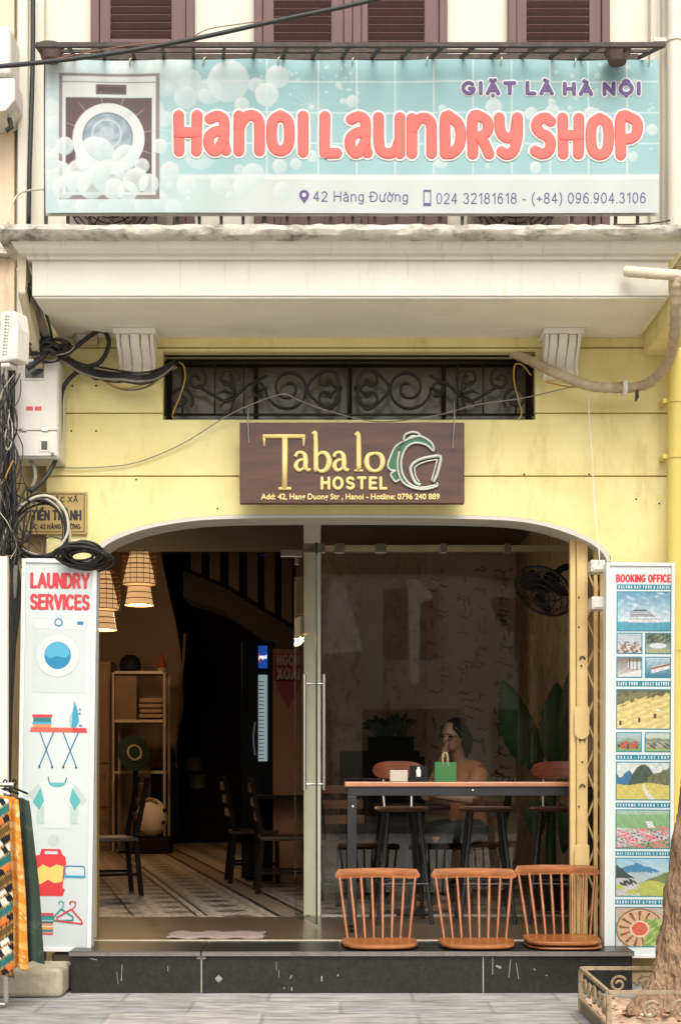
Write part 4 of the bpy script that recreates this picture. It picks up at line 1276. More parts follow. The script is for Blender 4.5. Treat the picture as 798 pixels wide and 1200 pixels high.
def flowerpot(px, py, label, r=0.065):
    c = W(px, py, -0.92)
    t = thing('flower_pot', label, 'flower pot', (c.x, c.y, c.z), 'flower pots on the railing rack')
    m_ = MB(); m_.lathe([(r * .7, 0), (r * .75, .01), (r, .055), (r * 1.08, .055), (r * 1.08, .07), (r * .95, .07), (r * .9, .055)], c.x, c.y, c.z, 20)
    m_.build('pot', mat('weathered clay pot', S(96, 78, 70), 0.8, var=0.25, scale=20), t, smooth=True)
flowerpot(723, 74, 'small dark pot in the railing rack above the letter P of the banner')
flowerpot(60, 71, 'small dark pot in the railing rack above the washing machine picture')

# ================================================================== carved hostel sign
YS = -0.16
s0, s1 = W(281, 590, YS), W(544, 495, YS)
def hs_(px, py): return W(px, py + (px - 412) * -0.006, YS)
hsn = thing('hostel_sign', 'dark wooden hostel sign with cream raised lettering and green backpack emblem', 'sign', ((s0.x + s1.x) / 2, YS, s0.z))
m_ = MB(); m_.box(s0.x, s1.x, YS, YS + .045, s0.z, s1.z)
m_.build('board', M_SIGNWOOD, hsn, bevel=.004)


def hp(px, py, off=0.0):
    p = W(px, py, YS)
    return Vector((p.x, YS - .004 - off, p.z))


def sx(cx, cy): return 290 + cx / 3.069, 490 + cy / 3.069        # from the enlarged crop
def stroke(mb, pts, rs, n=4, off=0.0, fl=0.9, smooth=True):
    P_ = [hp(*sx(a, b), off) for a, b in pts]
    if len(P_) > 2 and smooth:
        N0 = len(P_)
        if isinstance(rs, (list, tuple)):
            rr = []
            for i in range(N0 - 1):
                for k in range(n): rr.append((rs[i] * (1 - k / n) + rs[i + 1] * k / n) / 3.069 / 203.5)
            rr.append(rs[-1] / 3.069 / 203.5)
        else:
            rr = rs / 3.069 / 203.5
        P_ = bez(P_, n)
    else:
        rr = [r_ / 3.069 / 203.5 for r_ in rs] if isinstance(rs, (list, tuple)) else rs / 3.069 / 203.5
    mb.tube(P_, rr, 8, flat=fl)


lt = MB()
# T
stroke(lt, [(60, 66), (204, 66)], 8, smooth=False)
stroke(lt, [(60, 60), (61, 102)], [6, 3], smooth=False); stroke(lt, [(203, 60), (202, 102)], [6, 3], smooth=False)
stroke(lt, [(135, 70), (134, 252)], 10.5, smooth=False); stroke(lt, [(112, 254), (158, 254)], 6, smooth=False)
# a
stroke(lt, [(172, 140), (180, 126), (196, 124), (207, 136), (209, 160), (209, 178), (220, 188), (226, 182)], [7, 6, 6, 9, 10, 9, 6, 3])
stroke(lt, [(206, 148), (184, 154), (174, 172), (184, 188), (200, 182), (208, 168)], [4, 6, 9, 7, 5, 4])
# b
stroke(lt, [(232, 58), (244, 55), (246, 120), (246, 182), (240, 190)], [4, 8, 9, 9, 5])
stroke(lt, [(248, 140), (264, 125), (284, 130), (294, 156), (284, 184), (264, 192), (248, 182)], [4, 6, 9, 11, 9, 6, 5])
# a
stroke(lt, [(310, 140), (318, 126), (334, 124), (345, 136), (347, 160), (347, 178), (358, 188), (364, 182)], [7, 6, 6, 9, 10, 9, 6, 3])
stroke(lt, [(344, 148), (322, 154), (312, 172), (322, 188), (338, 182), (346, 168)], [4, 6, 9, 7, 5, 4])
# l
stroke(lt, [(386, 62), (398, 58), (400, 120), (400, 186)], [4, 8, 9.5, 9.5]); stroke(lt, [(384, 189), (416, 189)], 4, smooth=False)
# o
stroke(lt, [(458, 126), (436, 134), (428, 157), (436, 182), (458, 191), (478, 182), (486, 157), (478, 134), (458, 126)], [5.5, 8, 10.5, 9, 5.5, 8, 10.5, 9, 5.5])
lt.build('lettering', M_GOLD, hsn, smooth='all')
def htxt(s, px0, px1, py0, py1, m, bold, depth=.012, spacing=1.0):
    p, q = W(px0, py1, YS), W(px1, py0, YS)
    return text_fit(s, p.x, q.x, p.z, q.z, YS - .0005, m, hsn, bold, depth, spacing=spacing)
p, q = W(375.5, 574.5, YS), W(454, 558.5, YS)
sign_text('HOSTEL', p.x, q.x, p.z, q.z, YS - .004, M_GOLD, hsn, .23, .20, fl=.7)
htxt('Add: 42, Hang Duong Str , Hanoi - Hotline: 0796 240 889', 306, 515, 578.5, 587.5, M_GOLD, 0.02, .005)
sr = MB()                       # the little slab serifs of HOSTEL
# backpack emblem
eg = MB()
def epoly(pts): return [(lambda p: (p.x, p.z))(hp(*sx(a, b))) for a, b in pts]
eg.prism(epoly([(560, 88), (590, 74), (625, 70), (664, 92), (668, 118), (640, 98), (600, 92), (575, 104), (560, 130), (554, 165), (560, 205), (585, 236), (620, 250), (590, 252), (560, 232), (545, 205), (538, 165), (545, 120)]), YS - .008, YS - .0005)
eg.prism(epoly([(556, 86), (532, 104), (514, 140), (504, 172), (512, 186), (530, 190), (518, 196), (516, 210), (530, 228), (545, 222), (536, 205), (532, 170), (538, 120)]), YS - .008, YS - .0005)
eg.build('emblem_fill', mat('dark green enamel', S(36, 98, 66, 1), 0.4, var=0.1), hsn)
es = MB()
for pts, r_ in (([(558, 86), (590, 72), (625, 68), (662, 92), (668, 120), (642, 98), (604, 90), (574, 104), (558, 132), (552, 165), (558, 205), (585, 240), (625, 252), (678, 242)], 4.5),
                ([(556, 86), (530, 106), (514, 140), (504, 172), (514, 188), (532, 190), (516, 200), (518, 214), (532, 230), (545, 222)], 4),
                ([(545, 120), (538, 165), (544, 205), (562, 236), (600, 254), (640, 257), (680, 246), (680, 234)], 4),
                ([(560, 82), (566, 62), (590, 52), (612, 56), (622, 68)], 4.5), ([(574, 78), (590, 66), (606, 66)], 3.5),
                ([(690, 136), (640, 144), (604, 158), (586, 180), (590, 206), (604, 234), (622, 242)], 6), ([(690, 136), (694, 150), (682, 200), (668, 232)], 6), ([(682, 150), (640, 158), (612, 170), (600, 184), (606, 214), (618, 232)], 3), ([(682, 150), (668, 200), (660, 228)], 3)):
    stroke(es, pts, r_, off=.006, fl=1.0)
es.build('emblem_outline', mat('silver enamel line', S(196, 200, 186), 0.4, metal=0.2, var=0.1), hsn, smooth='all')
for pxa, pya, pxb, pyb in ((291, 478, 292, 520), (532, 470, 530, 526)):
    wr = MB(); a, b = W(pxa, pya, -.02), hp(pxb, pyb, .004); top = hp(pxa, 494, .01)
    wr.tube(bez([a, top, b], 6), .004, 6); wr.build('hanging_wire', M_CABLEGREY, hsn)

# ================================================================== laundry services lightbox
YL = -0.30
lc = W(67, 885, YL)
PXM = FPX / (YL - CAM_Y)
lb = thing('lightbox_sign', 'tall white lightbox sign of laundry services with red heading and blue pictograms', 'sign', (lc.x, lc.y, lc.z), 'tall lightbox signs beside the entrance', rot=(0, R(0.85), 0))
def L_(u, v):                  # u 0..88 across, v 0..460 down, in photo pixels of the sign
    return ((u - 44) / PXM, (230 - v) / PXM)
hw, hh = 44 / PXM, 230 / PXM
m_ = MB(); m_.box(-hw + .008, hw - .008, .004, .085, -hh + .008, hh - .008); m_.build('case', M_WHITEBOX, lb, local=True, bevel=.004)
m_ = MB()
for a in (((-hw, -hw + .024), (-hh, hh)), ((hw - .024, hw), (-hh, hh)), ((-hw + .0245, hw - .0245), (-hh, -hh + .024)), ((-hw + .0245, hw - .0245), (hh - .024, hh))):
    m_.box(a[0][0], a[0][1], -.012, .09, a[1][0], a[1][1])
m_.build('frame', M_WHITE, lb, local=True, bevel=.003)
m_ = MB(); m_.box(-hw + .0245, hw - .0245, -.002, .0035, -hh + .0245, hh - .0245); m_.build('face', M_LIGHTFACE, lb, local=True)
PM = {}
def pm(c):
    if c not in PM: PM[c] = mat('sign print %d' % len(PM), S(*c, .77), 0.4, var=0.02)
    return PM[c]
RED, TEAL, BLUE, LBLUE = (228, 66, 72), (96, 184, 182), (34, 136, 182), (84, 174, 208)
def flat(par, polys, c, lay, name, LL=L_, front=-.0022, step=.0009):
    m = MB()
    for p in polys: m.prism([LL(u, v) for u, v in p], front - step * (lay + 1), front - step * lay - .0002)
    return m.build(name, pm(c), par, local=True)
def ell(cx, cy, rx, ry=None, n=28, a0=0, a1=360):
    ry = ry or rx
    return [(cx + rx * math.cos(R(a0 + (a1 - a0) * k / n)), cy + ry * math.sin(R(a0 + (a1 - a0) * k / n))) for k in range(n if a1 - a0 == 360 else n + 1)]
def rc(x0, x1, y0, y1): return [(x0, y0), (x1, y0), (x1, y1), (x0, y1)]
def seg(pts, w):
    out = []
    for a, b in zip(pts[:-1], pts[1:]):
        dx, dy = b[0] - a[0], b[1] - a[1]
        l = math.hypot(dx, dy); nx_, ny_ = -dy / l * w / 2, dx / l * w / 2
        out.append([(a[0] + nx_, a[1] + ny_), (b[0] + nx_, b[1] + ny_), (b[0] - nx_, b[1] - ny_), (a[0] - nx_, a[1] - ny_)])
    return out
def ltxt(s, u0, u1, v0, v1, c, bold, par=lb, LL=L_, sp=1.0):
    a, b = LL(u0, v1), LL(u1, v0)
    return sign_text(s, a[0], b[0], a[1], b[1], -.0042, pm(c), par, bold, sp, local=True)
ltxt('LAUNDRY', 10, 80, 16, 35, RED, .2, sp=.10); ltxt('SERVICES', 10, 80.5, 41, 60, RED, .2, sp=.10)
flat(lb, [rc(14, 76, 69, 157)], (207, 215, 215), 0, 'washer_picture'); flat(lb, [rc(15.5, 74.5, 70.5, 82)], (216, 223, 223), 1, 'washer_picture')
flat(lb, [ell(44, 74.5, 5)], BLUE, 2, 'knob_picture'); flat(lb, [ell(44, 74.5, 3.2)], (220, 228, 228), 3, 'knob_picture'); flat(lb, [rc(66, 73, 73, 77)], (40, 130, 160), 2, 'button_picture')
flat(lb, [ell(43.5, 113, 26)], (199, 208, 209), 1, 'drum_picture'); flat(lb, [ell(43.5, 113, 25)], (215, 222, 222), 2, 'drum_picture')
flat(lb, [ell(43.5, 113, 15.5, 16)], BLUE, 3, 'drum_picture')
flat(lb, [ell(43, 112, 14.3, 14.6, 20, 180, 360) + [(53, 116), (43, 114), (34, 117)]], LBLUE, 4, 'drum_picture')
# ironing board, linen pile and iron
flat(lb, [rc(15, 38, 182.5, 186)], RED, 0, 'linen_picture'); flat(lb, [rc(16, 37, 186.2, 191.5)], (52, 128, 140), 0, 'linen_picture'); flat(lb, [rc(15, 38, 191.7, 194)], LBLUE, 0, 'linen_picture'); flat(lb, [rc(16, 37, 194.2, 197.3)], (240, 150, 80), 0, 'linen_picture')
flat(lb, [[(14, 197.6), (78, 197.6), (79.5, 203), (12, 203)]], (244, 104, 84), 1, 'board_picture'); flat(lb, [[(63, 197.6), (78, 197.6), (79.5, 203), (62, 203)]], RED, 2, 'board_picture')
flat(lb, seg([(24, 203), (39, 243)], 1.3) , (36, 112, 150), 0, 'board_picture'); flat(lb, seg([(40, 203), (24, 243)], 1.3), (36, 112, 150), 1, 'board_picture')
flat(lb, seg([(51, 203), (67, 243)], 1.3), (36, 112, 150), 0, 'board_picture'); flat(lb, seg([(69, 203), (52, 243)], 1.3), (36, 112, 150), 1, 'board_picture')
flat(lb, [ell(24, 244, 1.3), ell(39, 244, 1.3), ell(52, 244, 1.3), ell(67, 244, 1.3)], (60, 70, 80), 2, 'board_picture')
flat(lb, [[(64, 166), (68, 178), (69.5, 190), (66, 197), (61, 197), (62, 180)]], (60, 160, 190), 2, 'iron_picture'); flat(lb, [[(62, 178), (60.5, 197), (57.5, 191), (59, 183)]], (178, 196, 204), 2, 'iron_picture')
flat(lb, [ell(70.5, 176, 1.1), ell(70.2, 181, 1.1), rc(70, 73, 194, 196)], (70, 120, 190), 2, 'iron_picture')
# t-shirt
flat(lb, [[(26, 262), (60, 262), (66, 275), (61, 286), (61, 316), (31, 316), (31, 286), (20, 275)]], (219, 226, 226), 0, 'shirt_picture')
flat(lb, [ell(45, 262, 10, 5.5, 16, 0, 180)], TEAL, 1, 'shirt_picture'); flat(lb, seg([(34.5, 256), (36, 262)], 1.2) + seg([(56, 256), (54.5, 262)], 1.2), (50, 110, 120), 1, 'shirt_picture')
flat(lb, [[(10, 277), (24, 263), (28, 275), (20, 284)], [(66, 263), (80, 282), (74, 288), (62, 275)]], (196, 206, 206), 1, 'shirt_picture')
flat(lb, [[(26, 268), (30, 283), (25, 294), (17, 285)], [(63, 268), (73, 283), (66, 294), (60, 283)]], TEAL, 2, 'shirt_picture')
flat(lb, [rc(22, 30, 290, 310), rc(60.5, 69.5, 290, 310)], (192, 208, 206), 1, 'shirt_picture')
# soap packet, dish, hangers and towels
flat(lb, [ell(42, 330, 7)], (203, 210, 210), 0, 'soap_picture')
flat(lb, [[(19, 348), (26, 347), (28, 340), (50, 340), (53, 347), (56, 349), (57, 357), (55, 372), (53, 384), (56, 388), (53, 395), (19, 395), (18, 380), (20, 362)]], RED, 1, 'soap_picture'); flat(lb, [rc(32, 47, 342.5, 346)], (216, 222, 222), 2, 'soap_picture')
flat(lb, [[(23, 364), (30, 358), (38, 362), (46, 358), (54, 360), (53, 378), (44, 380), (36, 376), (28, 381), (21, 382)]], (244, 214, 120), 2, 'soap_picture')
flat(lb, seg([(57, 372), (55, 362), (58, 359.5), (77, 359.5), (79, 362), (79, 372)], 1.2), (60, 150, 176), 2, 'dish_picture'); flat(lb, [rc(55, 80, 370.5, 373)], (60, 170, 200), 3, 'dish_picture')
for v0, c in ((415, RED), (417.8, (92, 132, 140)), (420.6, (60, 160, 170)), (424.5, (64, 120, 130)), (427, (244, 152, 120)), (431.5, (240, 170, 70)), (434.5, (96, 134, 150)), (438, (222, 90, 96))):
    flat(lb, [rc(21, 43, v0, v0 + 2.7)], c, 0, 'towel_picture')
flat(lb, seg([(50, 405), (49, 402), (52, 400.5), (55, 403), (54, 407), (52, 411)], 1.4), TEAL, 2, 'hanger_picture')
flat(lb, seg([(52, 410), (66, 419), (66, 423), (44, 424), (43, 420), (52, 410)], 1.6), (44, 150, 150), 3, 'hanger_picture')
flat(lb, seg([(63, 405), (62, 402), (65, 400.5), (69, 402), (68, 407), (64, 411)], 1.4), RED, 2, 'hanger_picture')
flat(lb, seg([(64, 410), (76, 423), (77, 427), (48, 424), (47, 420), (64, 410)], 1.6), RED, 4, 'hanger_picture')

# ================================================================== booking office lightbox
YK = -0.22
kc = W(748.7, 891, YK)
PK = FPX / (YK - CAM_Y)
kb = thing('lightbox_sign', 'tall white lightbox sign with holiday tour pictures and red booking heading', 'sign', (kc.x, kc.y, kc.z), 'tall lightbox signs beside the entrance', rot=(0, R(0.3), 0))
hw2, hh2 = 40.2 / PK, 231.5 / PK
def K_(px, py): return ((px - 748.7) / PK, (891 - py) / PK)
m_ = MB(); m_.box(-hw2 + .008, hw2 - .008, .004, .085, -hh2 + .008, hh2 - .008); m_.build('case', M_WHITEBOX, kb, local=True, bevel=.004)
m_ = MB()
for a in (((-hw2, -hw2 + .02), (-hh2, hh2)), ((hw2 - .02, hw2), (-hh2, hh2)), ((-hw2 + .0205, hw2 - .0205), (-hh2, -hh2 + .02)), ((-hw2 + .0205, hw2 - .0205), (hh2 - .02, hh2))):
    m_.box(a[0][0], a[0][1], -.012, .09, a[1][0], a[1][1])
m_.build('frame', M_WHITE, kb, local=True, bevel=.003)
m_ = MB(); m_.box(-hw2 + .0205, hw2 - .0205, -.002, .0035, -hh2 + .0205, hh2 - .0205); m_.build('face', mat('white lightbox face', S(226, 232, 230), 0.3, var=0.02), kb, local=True)
ltxt('BOOKING OFFICE', 720, 784.5, 673, 682.5, (232, 62, 74), .2, kb, K_, sp=.16)
TQ = (40, 142, 168)
heads = [('HALONG BAY TOUR & CRUISE', 685, 691), ('SAPA TOUR - GREAT NATURE', 798, 804.5), ('HOA LU - TAM COC 1 DAY', 884.5, 890.5), ('PERFUME PAGODA 1 DAY', 940.5, 946.5), ('MAI CHAU VILLAGE 1,2 DAYS', 997.5, 1003), ('HANOI FOOT & FOOD TOUR', 1054, 1060)]
for s, a, b in heads:
    flat(kb, [rc(721, 785, a, b)], TQ, 0, 'heading_bar', K_)
    ltxt(s, 723, 783, a + 1.2, b - 1.2, (240, 246, 246), .2, kb, K_)


def nz_(u, v, f, seed):
    rg = np.random.RandomState(seed)
    o = np.zeros_like(u)
    for k in range(5):
        a, b, c, d = rg.randn(4)
        ff = f * (1.6 ** k)
        o += np.sin(ff * (u * (1 + .3 * a) + v * b) + c * 5) * np.sin(ff * (v * (1 + .3 * c) - u * a) + d * 5) / (1.4 ** k)
    return o / 2.2
def lay(img, a, c):
    a = np.clip(a, 0, 1)[..., None]
    return img * (1 - a) + np.asarray(c, float) * a
def grad(v, a, b): return np.array(a, float) * (1 - v[..., None]) + np.array(b, float) * v[..., None]
SH = 40
def pic_ship(u, v):
    im = grad(np.clip(v / .75, 0, 1), (96, 150, 184), (206, 222, 228))
    n = nz_(u, v, 7, 1); im = lay(im, (n - .1) * 1.4 * (v < .6), (226, 232, 236))
    im = lay(im, (v > .77) * 1., (78, 158, 178)); im += 10 * nz_(u * .5, v * 4, 12, 2)[..., None]
    hull = (v > .62 + .06 * (1 - u)) & (v < .80) & (u > .2 + .05 * (v - .6)) & (u < .86 - (v - .55) * .25)
    im = lay(im, hull * 1., (214, 218, 222)); dk = (v > .50 - .03 * u) & (v < .64) & (u > .24) & (u < .68 + (.6 - v) * -.6)
    im = lay(im, dk * 1., (196, 200, 206)); im = lay(im, (dk & (np.sin(v * 120) > .2)) * .8, (70, 78, 92)); im = lay(im, ((v > .45) & (v < .5) & (u > .3) & (u < .56)) * .9, (60, 70, 84))
    im = lay(im, (hull & (np.abs(v - .70) < .015) & (np.sin(u * 130) > 0)) * .9, (92, 100, 116)); return lay(im, ((np.abs(u - .93) < .015) & (v > .70) & (v < .78)) * 1., (240, 240, 240))
def pic_deck(u, v):
    im = grad(v, (176, 190, 200), (205, 208, 206)); im = lay(im, (v > .5) * 1., (206, 196, 190)); n = nz_(u * 1.2, v * 1.2, 13, 4)
    im = lay(im, ((v > .55) & (n > .1)) * .9, (120, 60, 62)); im = lay(im, ((v > .4) & (v < .62) & (n < -.15)) * .8, (70, 92, 90)); return lay(im, ((v > .85) & (n > 0)) * .8, (60, 58, 62))
def pic_bay(u, v):
    im = grad(v, (120, 136, 110), (150, 160, 150)); n = nz_(u, v, 14, 6); im = lay(im, ((v < .5) & (n > -.1)) * .9, (58, 70, 54)); im = lay(im, (v > .78) * 1., (170, 172, 130))
    return lay(im, (((u - .5) / .36) ** 2 + ((v - .62) / .14) ** 2 < 1) * 1., (214, 222, 226))
def pic_cabin(u, v):
    im = grad(v, (122, 108, 100), (206, 204, 200)); im = lay(im, ((u > .45) & (v > .2) & (v < .6)) * 1., (212, 218, 220)); im = lay(im, ((np.sin(u * 40) > .75) & (u > .45) & (v < .62)) * 1., (70, 56, 52))
    return lay(im, (v + .35 * u > .95) * 1., (226, 226, 226)) if True else im
def pic_boat(u, v):
    im = grad(v, (190, 208, 216), (52, 116, 146)); h = (v > .28 + .25 * (1 - u)) & (v < .9 - .35 * u) & (u > .22); im = lay(im, h * 1., (222, 222, 224)); return lay(im, (h & (np.abs(v - .62 + .3 * u - .02) < .05)) * 1., (150, 60, 50))
def pic_hill(u, v):
    im = grad(v, (216, 198, 120), (226, 204, 132)); n = nz_(u, v, 9, 8)
    im += (12 * np.sin(40 * (v + .5 * u) + 3 * n))[..., None]; im = lay(im, ((v < .34 - .3 * u + .06 * n)) * 1., (120, 118, 78)); im = lay(im, (v < .05 + .04 * n) * 1., (88, 92, 70)); im = lay(im, ((v < .45 - .3 * u) & (n > .2)) * .8, (92, 82, 52))
    for cx, cy in ((.06, .85), (.42, .78), (.72, .68)): im = lay(im, ((np.abs(u - cx) < .025) & (np.abs(v - cy) < .06)) * 1., (86, 50, 44))
    return lay(im, ((np.hypot(u - .78, (v - .52)) < .03)) * 1., (240, 236, 226))
def pic_people(u, v):
    im = grad(v, (174, 198, 204), (130, 150, 110)); n = nz_(u, v, 16, 9); im = lay(im, (v > .25 + .5 * np.abs(u - .5)) * .8, (120, 152, 128)); im = lay(im, ((v > .45) & (v < .85) & (np.abs(u - .5) < .38) & (n > -.1)) * .95, (196, 70, 56)); im = lay(im, ((v > .5) & (v < .95) & (n < -.25)) * .9, (56, 44, 44)); return lay(im, (v > .88) * .8, (110, 170, 80))
def pic_market(u, v):
    im = grad(v, (204, 214, 210), (150, 170, 110)); n = nz_(u, v, 15, 12); im = lay(im, (v > .3 + .08 * n) * .8, (110, 122, 92)); im = lay(im, ((v > .45) & (n > .05)) * .8, (188, 172, 170)); im = lay(im, ((v > .5) & (n < -.25)) * .9, (60, 62, 52)); return lay(im, (v > .85) * 1., (142, 176, 84))
def pic_karst(u, v):
    im = grad(v, (206, 216, 214), (226, 226, 216)); n = nz_(u, v, 16, 14); im = lay(im, (v > .32 + .1 * np.sin(u * 22) + .05 * n) * (u < .5), (52, 110, 152))
    im = lay(im, v > .05 + 6.5 * (u - .5) ** 2 * (np.abs(u - .5) < .3) + 9 * (np.abs(u - .5) >= .3), (62, 76, 66)); im = lay(im, (v > .42 - .65 * (u - .55) + .06 * n) & (u > .58), (98, 102, 68)); im += 12 * n[..., None]
    im = lay(im, v > .58 + .03 * np.sin(u * 8), (206, 190, 96)); return lay(im, (np.abs(u - .5 - .22 * (v - .58) - .25 * np.maximum(v - .7, 0)) < .02 + .12 * np.maximum(v - .58, 0)) & (v > .6), (222, 216, 200))
def pic_pagoda(u, v):
    im = grad(v, (132, 176, 120), (120, 160, 110)); n = nz_(u, v, 18, 17); im = lay(im, (v < .1) * .8, (170, 196, 176)); im = lay(im, (v > .45 + .12 * u) & (v < 1.0 - .25 * u), (196, 206, 204)); im = lay(im, (v > .28) & (v < .46) & (np.abs(u - .62 - .3 * (v - .3)) < .06), (216, 222, 214))
    im = lay(im, (n > .12) & (v > .52 - .1 * u), (222, 104, 118)); im = lay(im, (n < -.32) & (v > .5), (104, 88, 80)); return lay(im, (np.abs(u - .75 + .15 * np.sin(v * 9)) < .012) & (v > .6), (86, 66, 60))
def pic_valley(u, v):
    im = grad(v, (150, 192, 214), (226, 228, 214)); n = nz_(u, v, 14, 21); im = lay(im, v > .12 + .5 * np.abs(u - .38) + .05 * n, (58, 126, 172)); im = lay(im, v > .36 + .05 * n, (170, 190, 196)); im = lay(im, v > .16 + 1.1 * u + .04 * n, (52, 62, 62)); im = lay(im, v > .62 - .55 * (u - .5) + .03 * n, (104, 122, 72)); im = lay(im, v > .66 + .08 * np.sin(u * 7), (178, 186, 82))
    return lay(im, (n > .0) & (v > .52) & (u < .46) & (v > .45 + .5 * u - .1), (196, 190, 194)) + 6 * n[..., None]
def pic_food(u, v):
    im = grad(v, (188, 166, 140), (216, 210, 200)); r = np.hypot(u - .45, (v - .55) * .85); th = np.arctan2((v - .55) * .85, u - .45)
    im = lay(im, r < .46, (152, 104, 62)); im = lay(im, r < .42, (206, 186, 158)); im = lay(im, (r < .40) & (r > .19) & (np.sin(th * 13) > -.45), (216, 168, 128)); im = lay(im, (r < .40) & (r > .19) & (np.sin(th * 13) < -.55), (132, 78, 50))
    n = nz_(u, v, 22, 30); im = lay(im, (u > .52) & (v > .3) & (r < .45) & (r > .2), (126, 158, 66)); im = lay(im, (u > .52) & (v > .3) & (r < .45) & (r > .2) & (n > .1), (170, 192, 104)); im = lay(im, r < .185, (232, 206, 170)); return lay(im, r < .15, (216, 92, 70)) + 6 * n[..., None]
pics = [(721, 785, 693, 740, pic_ship), (721, 751.5, 741.5, 766.5, pic_deck), (754.5, 785, 741.5, 766.5, pic_bay), (721, 751.5, 769.5, 794.5, pic_cabin), (754.5, 785, 769.5, 794.5, pic_boat), (721, 785, 807.5, 855, pic_hill), (721, 751.5, 858, 881.5, pic_people), (754.5, 785, 858, 881.5, pic_market), (721, 785, 892.5, 938, pic_karst), (721, 785, 948.5, 995, pic_pagoda), (721, 785, 1005, 1051, pic_valley), (721, 785, 1062.5, 1110, pic_food)]
for a, b, c, d, fn in pics:
    flat(kb, [rc(a, b, c, d)], TQ, 0, 'picture_border', K_)
    p, q = K_(a + 1.3, d - 1.3), K_(b - 1.3, c + 1.3)
    gfn = (lambda f0, sd: (lambda u, v: (f0(u, v) * (1 + .10 * nz_(u * 1.3, v * 1.3, 23, sd)[..., None] + .05 * np.random.RandomState(sd).randn(*u.shape)[..., None]) * .86 + 24)))(fn, int(a + c))
    raster('tour_picture', p[0], q[0], p[1], q[1], -.0036, int((b - a) * 1.4), int((d - c) * 1.4), gfn, kb, local=True)

# brackets and little boxes between gate and sign
for px0, px1, py0, py1, lab in ((692, 709, 656, 670, 'small white switch box beside the top of the booking sign'), (693, 709, 699, 714, 'white bracket block behind the booking sign near the ship picture')):
    a, b = W(px0, py1, -0.14), W(px1, py0, -0.14)
    t = thing('junction_box', lab, 'junction box', ((a.x + b.x) / 2, -0.14, a.z))
    m_ = MB(); m_.box(a.x, b.x, -0.14, -.003, a.z, b.z); m_.build('casing', M_WHITEBOX, t, bevel=.006)
    m_ = MB(); m_.box(a.x + .01, b.x - .01, -0.146, -.1405, a.z + .01, b.z - .01); m_.build('cover', M_WHITEBOX, t, bevel=.003)

# ================================================================== boxes, pipes and cables on the wall
def box_thing(name, label, cat, px0, px1, py0, py1, y, dep, m, bev=.008, group=None):
    a, b = W(px0, py1, y), W(px1, py0, y)
    t = thing(name, label, cat, ((a.x + b.x) / 2, y, a.z), group)
    return t, a, b


t, a, b = box_thing('meter_box', 'tall white electricity meter box with small dark windows under the cable knot', 'meter box', 15, 69, 420, 537, -0.22, .2, None)
m_ = MB(); m_.box(a.x, b.x, -.215, -.003, a.z, b.z); m_.build('casing', M_WHITEBOX, t, bevel=.01)
zs = W(0, 505, -.22).z
m_ = MB(); m_.box(a.x + .006, b.x - .006, -.226, -.2155, zs + .003, b.z - .006); m_.build('upper_cover', M_WHITEBOX, t, bevel=.004)
m_ = MB(); m_.box(a.x + .006, b.x - .006, -.226, -.2155, a.z + .012, zs - .003); m_.build('lower_cover', M_WHITEBOX, t, bevel=.004)
for (x0, x1, y0, y1) in ((30, 52, 424, 443), (49, 56, 517, 527)):
    p, q = W(x0, y1, -.23), W(x1, y0, -.23)
    m_ = MB(); m_.box(p.x - .012, q.x + .012, -.2305, -.2265, p.z - .012, q.z + .012); wf = m_.build('window_rim', M_WHITEBOX, t, bevel=.002)
    m_ = MB(); m_.box(p.x, q.x, -.2325, -.2308, p.z, q.z); m_.build('window', mat('dark meter window', S(70, 72, 70, 1), 0.15, var=0.4, scale=30), wf)
for px in (28, 53):
    p = W(px, 503.5, -.23); m_ = MB(); m_.box(p.x - .02, p.x + .02, -.233, -.2265, p.z - .010, p.z + .010); m_.build('hinge', M_CHROME, t, bevel=.002)
for px in (31, 41):
    p, q = W(px, 481, -.23), W(px + 8, 476, -.23); m_ = MB(); m_.box(p.x, q.x, -.2275, -.2265, p.z, q.z); m_.build('red_marking', mat('faded red stencil', S(216, 90, 90), .6, var=.2, scale=60), t)
for px in (18, 62):
    p = W(px, 532, -.23); m_ = MB(); m_.ball((p.x, -.228, p.z), .012, .008, .012, 10); m_.build('screw_cap', M_CABLEGREY, t, smooth='all')

# white telephone splitter turned towards the street corner
c_ = W(17, 397, -0.95)
t = thing('splitter_box', 'white slotted telephone splitter box tilted above the meter box', 'cable box', tuple(c_), rot=(0, R(5), R(-24)))
t.scale = (.78, .78, .78)
m_ = MB(); m_.prism([(-.075, .16), (.045, .165), (.075, .05), (.085, -.155), (-.06, -.17)], -.07, .07); m_.build('casing', M_WHITEBOX, t, local=True, bevel=.012)
m_ = MB()
for i in range(13):
    z = .125 - i * .021
    m_.box(-.028, -.012, -.0725, -.0704, z, z + .009); m_.box(-.004, .006, -.0725, -.0704, z, z + .007)
m_.build('slot_row', M_CABLEGREY, t, local=True)
m_ = MB(); m_.box(-.05, .02, -.06, .04, -.20, -.172); m_.build('clip', M_WHITEBOX, t, local=True, bevel=.008)

t, a, b = box_thing('adapter_box', 'small beige power adapter box under the balcony corner', 'cable box', 87, 114, 389, 402, -.08, .06, None)
m_ = MB(); m_.box(a.x, b.x, -.08, -.012, a.z, b.z); m_.build('casing', mat('beige plastic', S(196, 174, 140), .5, var=.05), t, bevel=.006)
m_ = MB(); m_.box(a.x + .02, a.x + .07, -.0815, -.0805, a.z + .02, b.z - .012); m_.build('sticker', M_WHITEBOX, t)

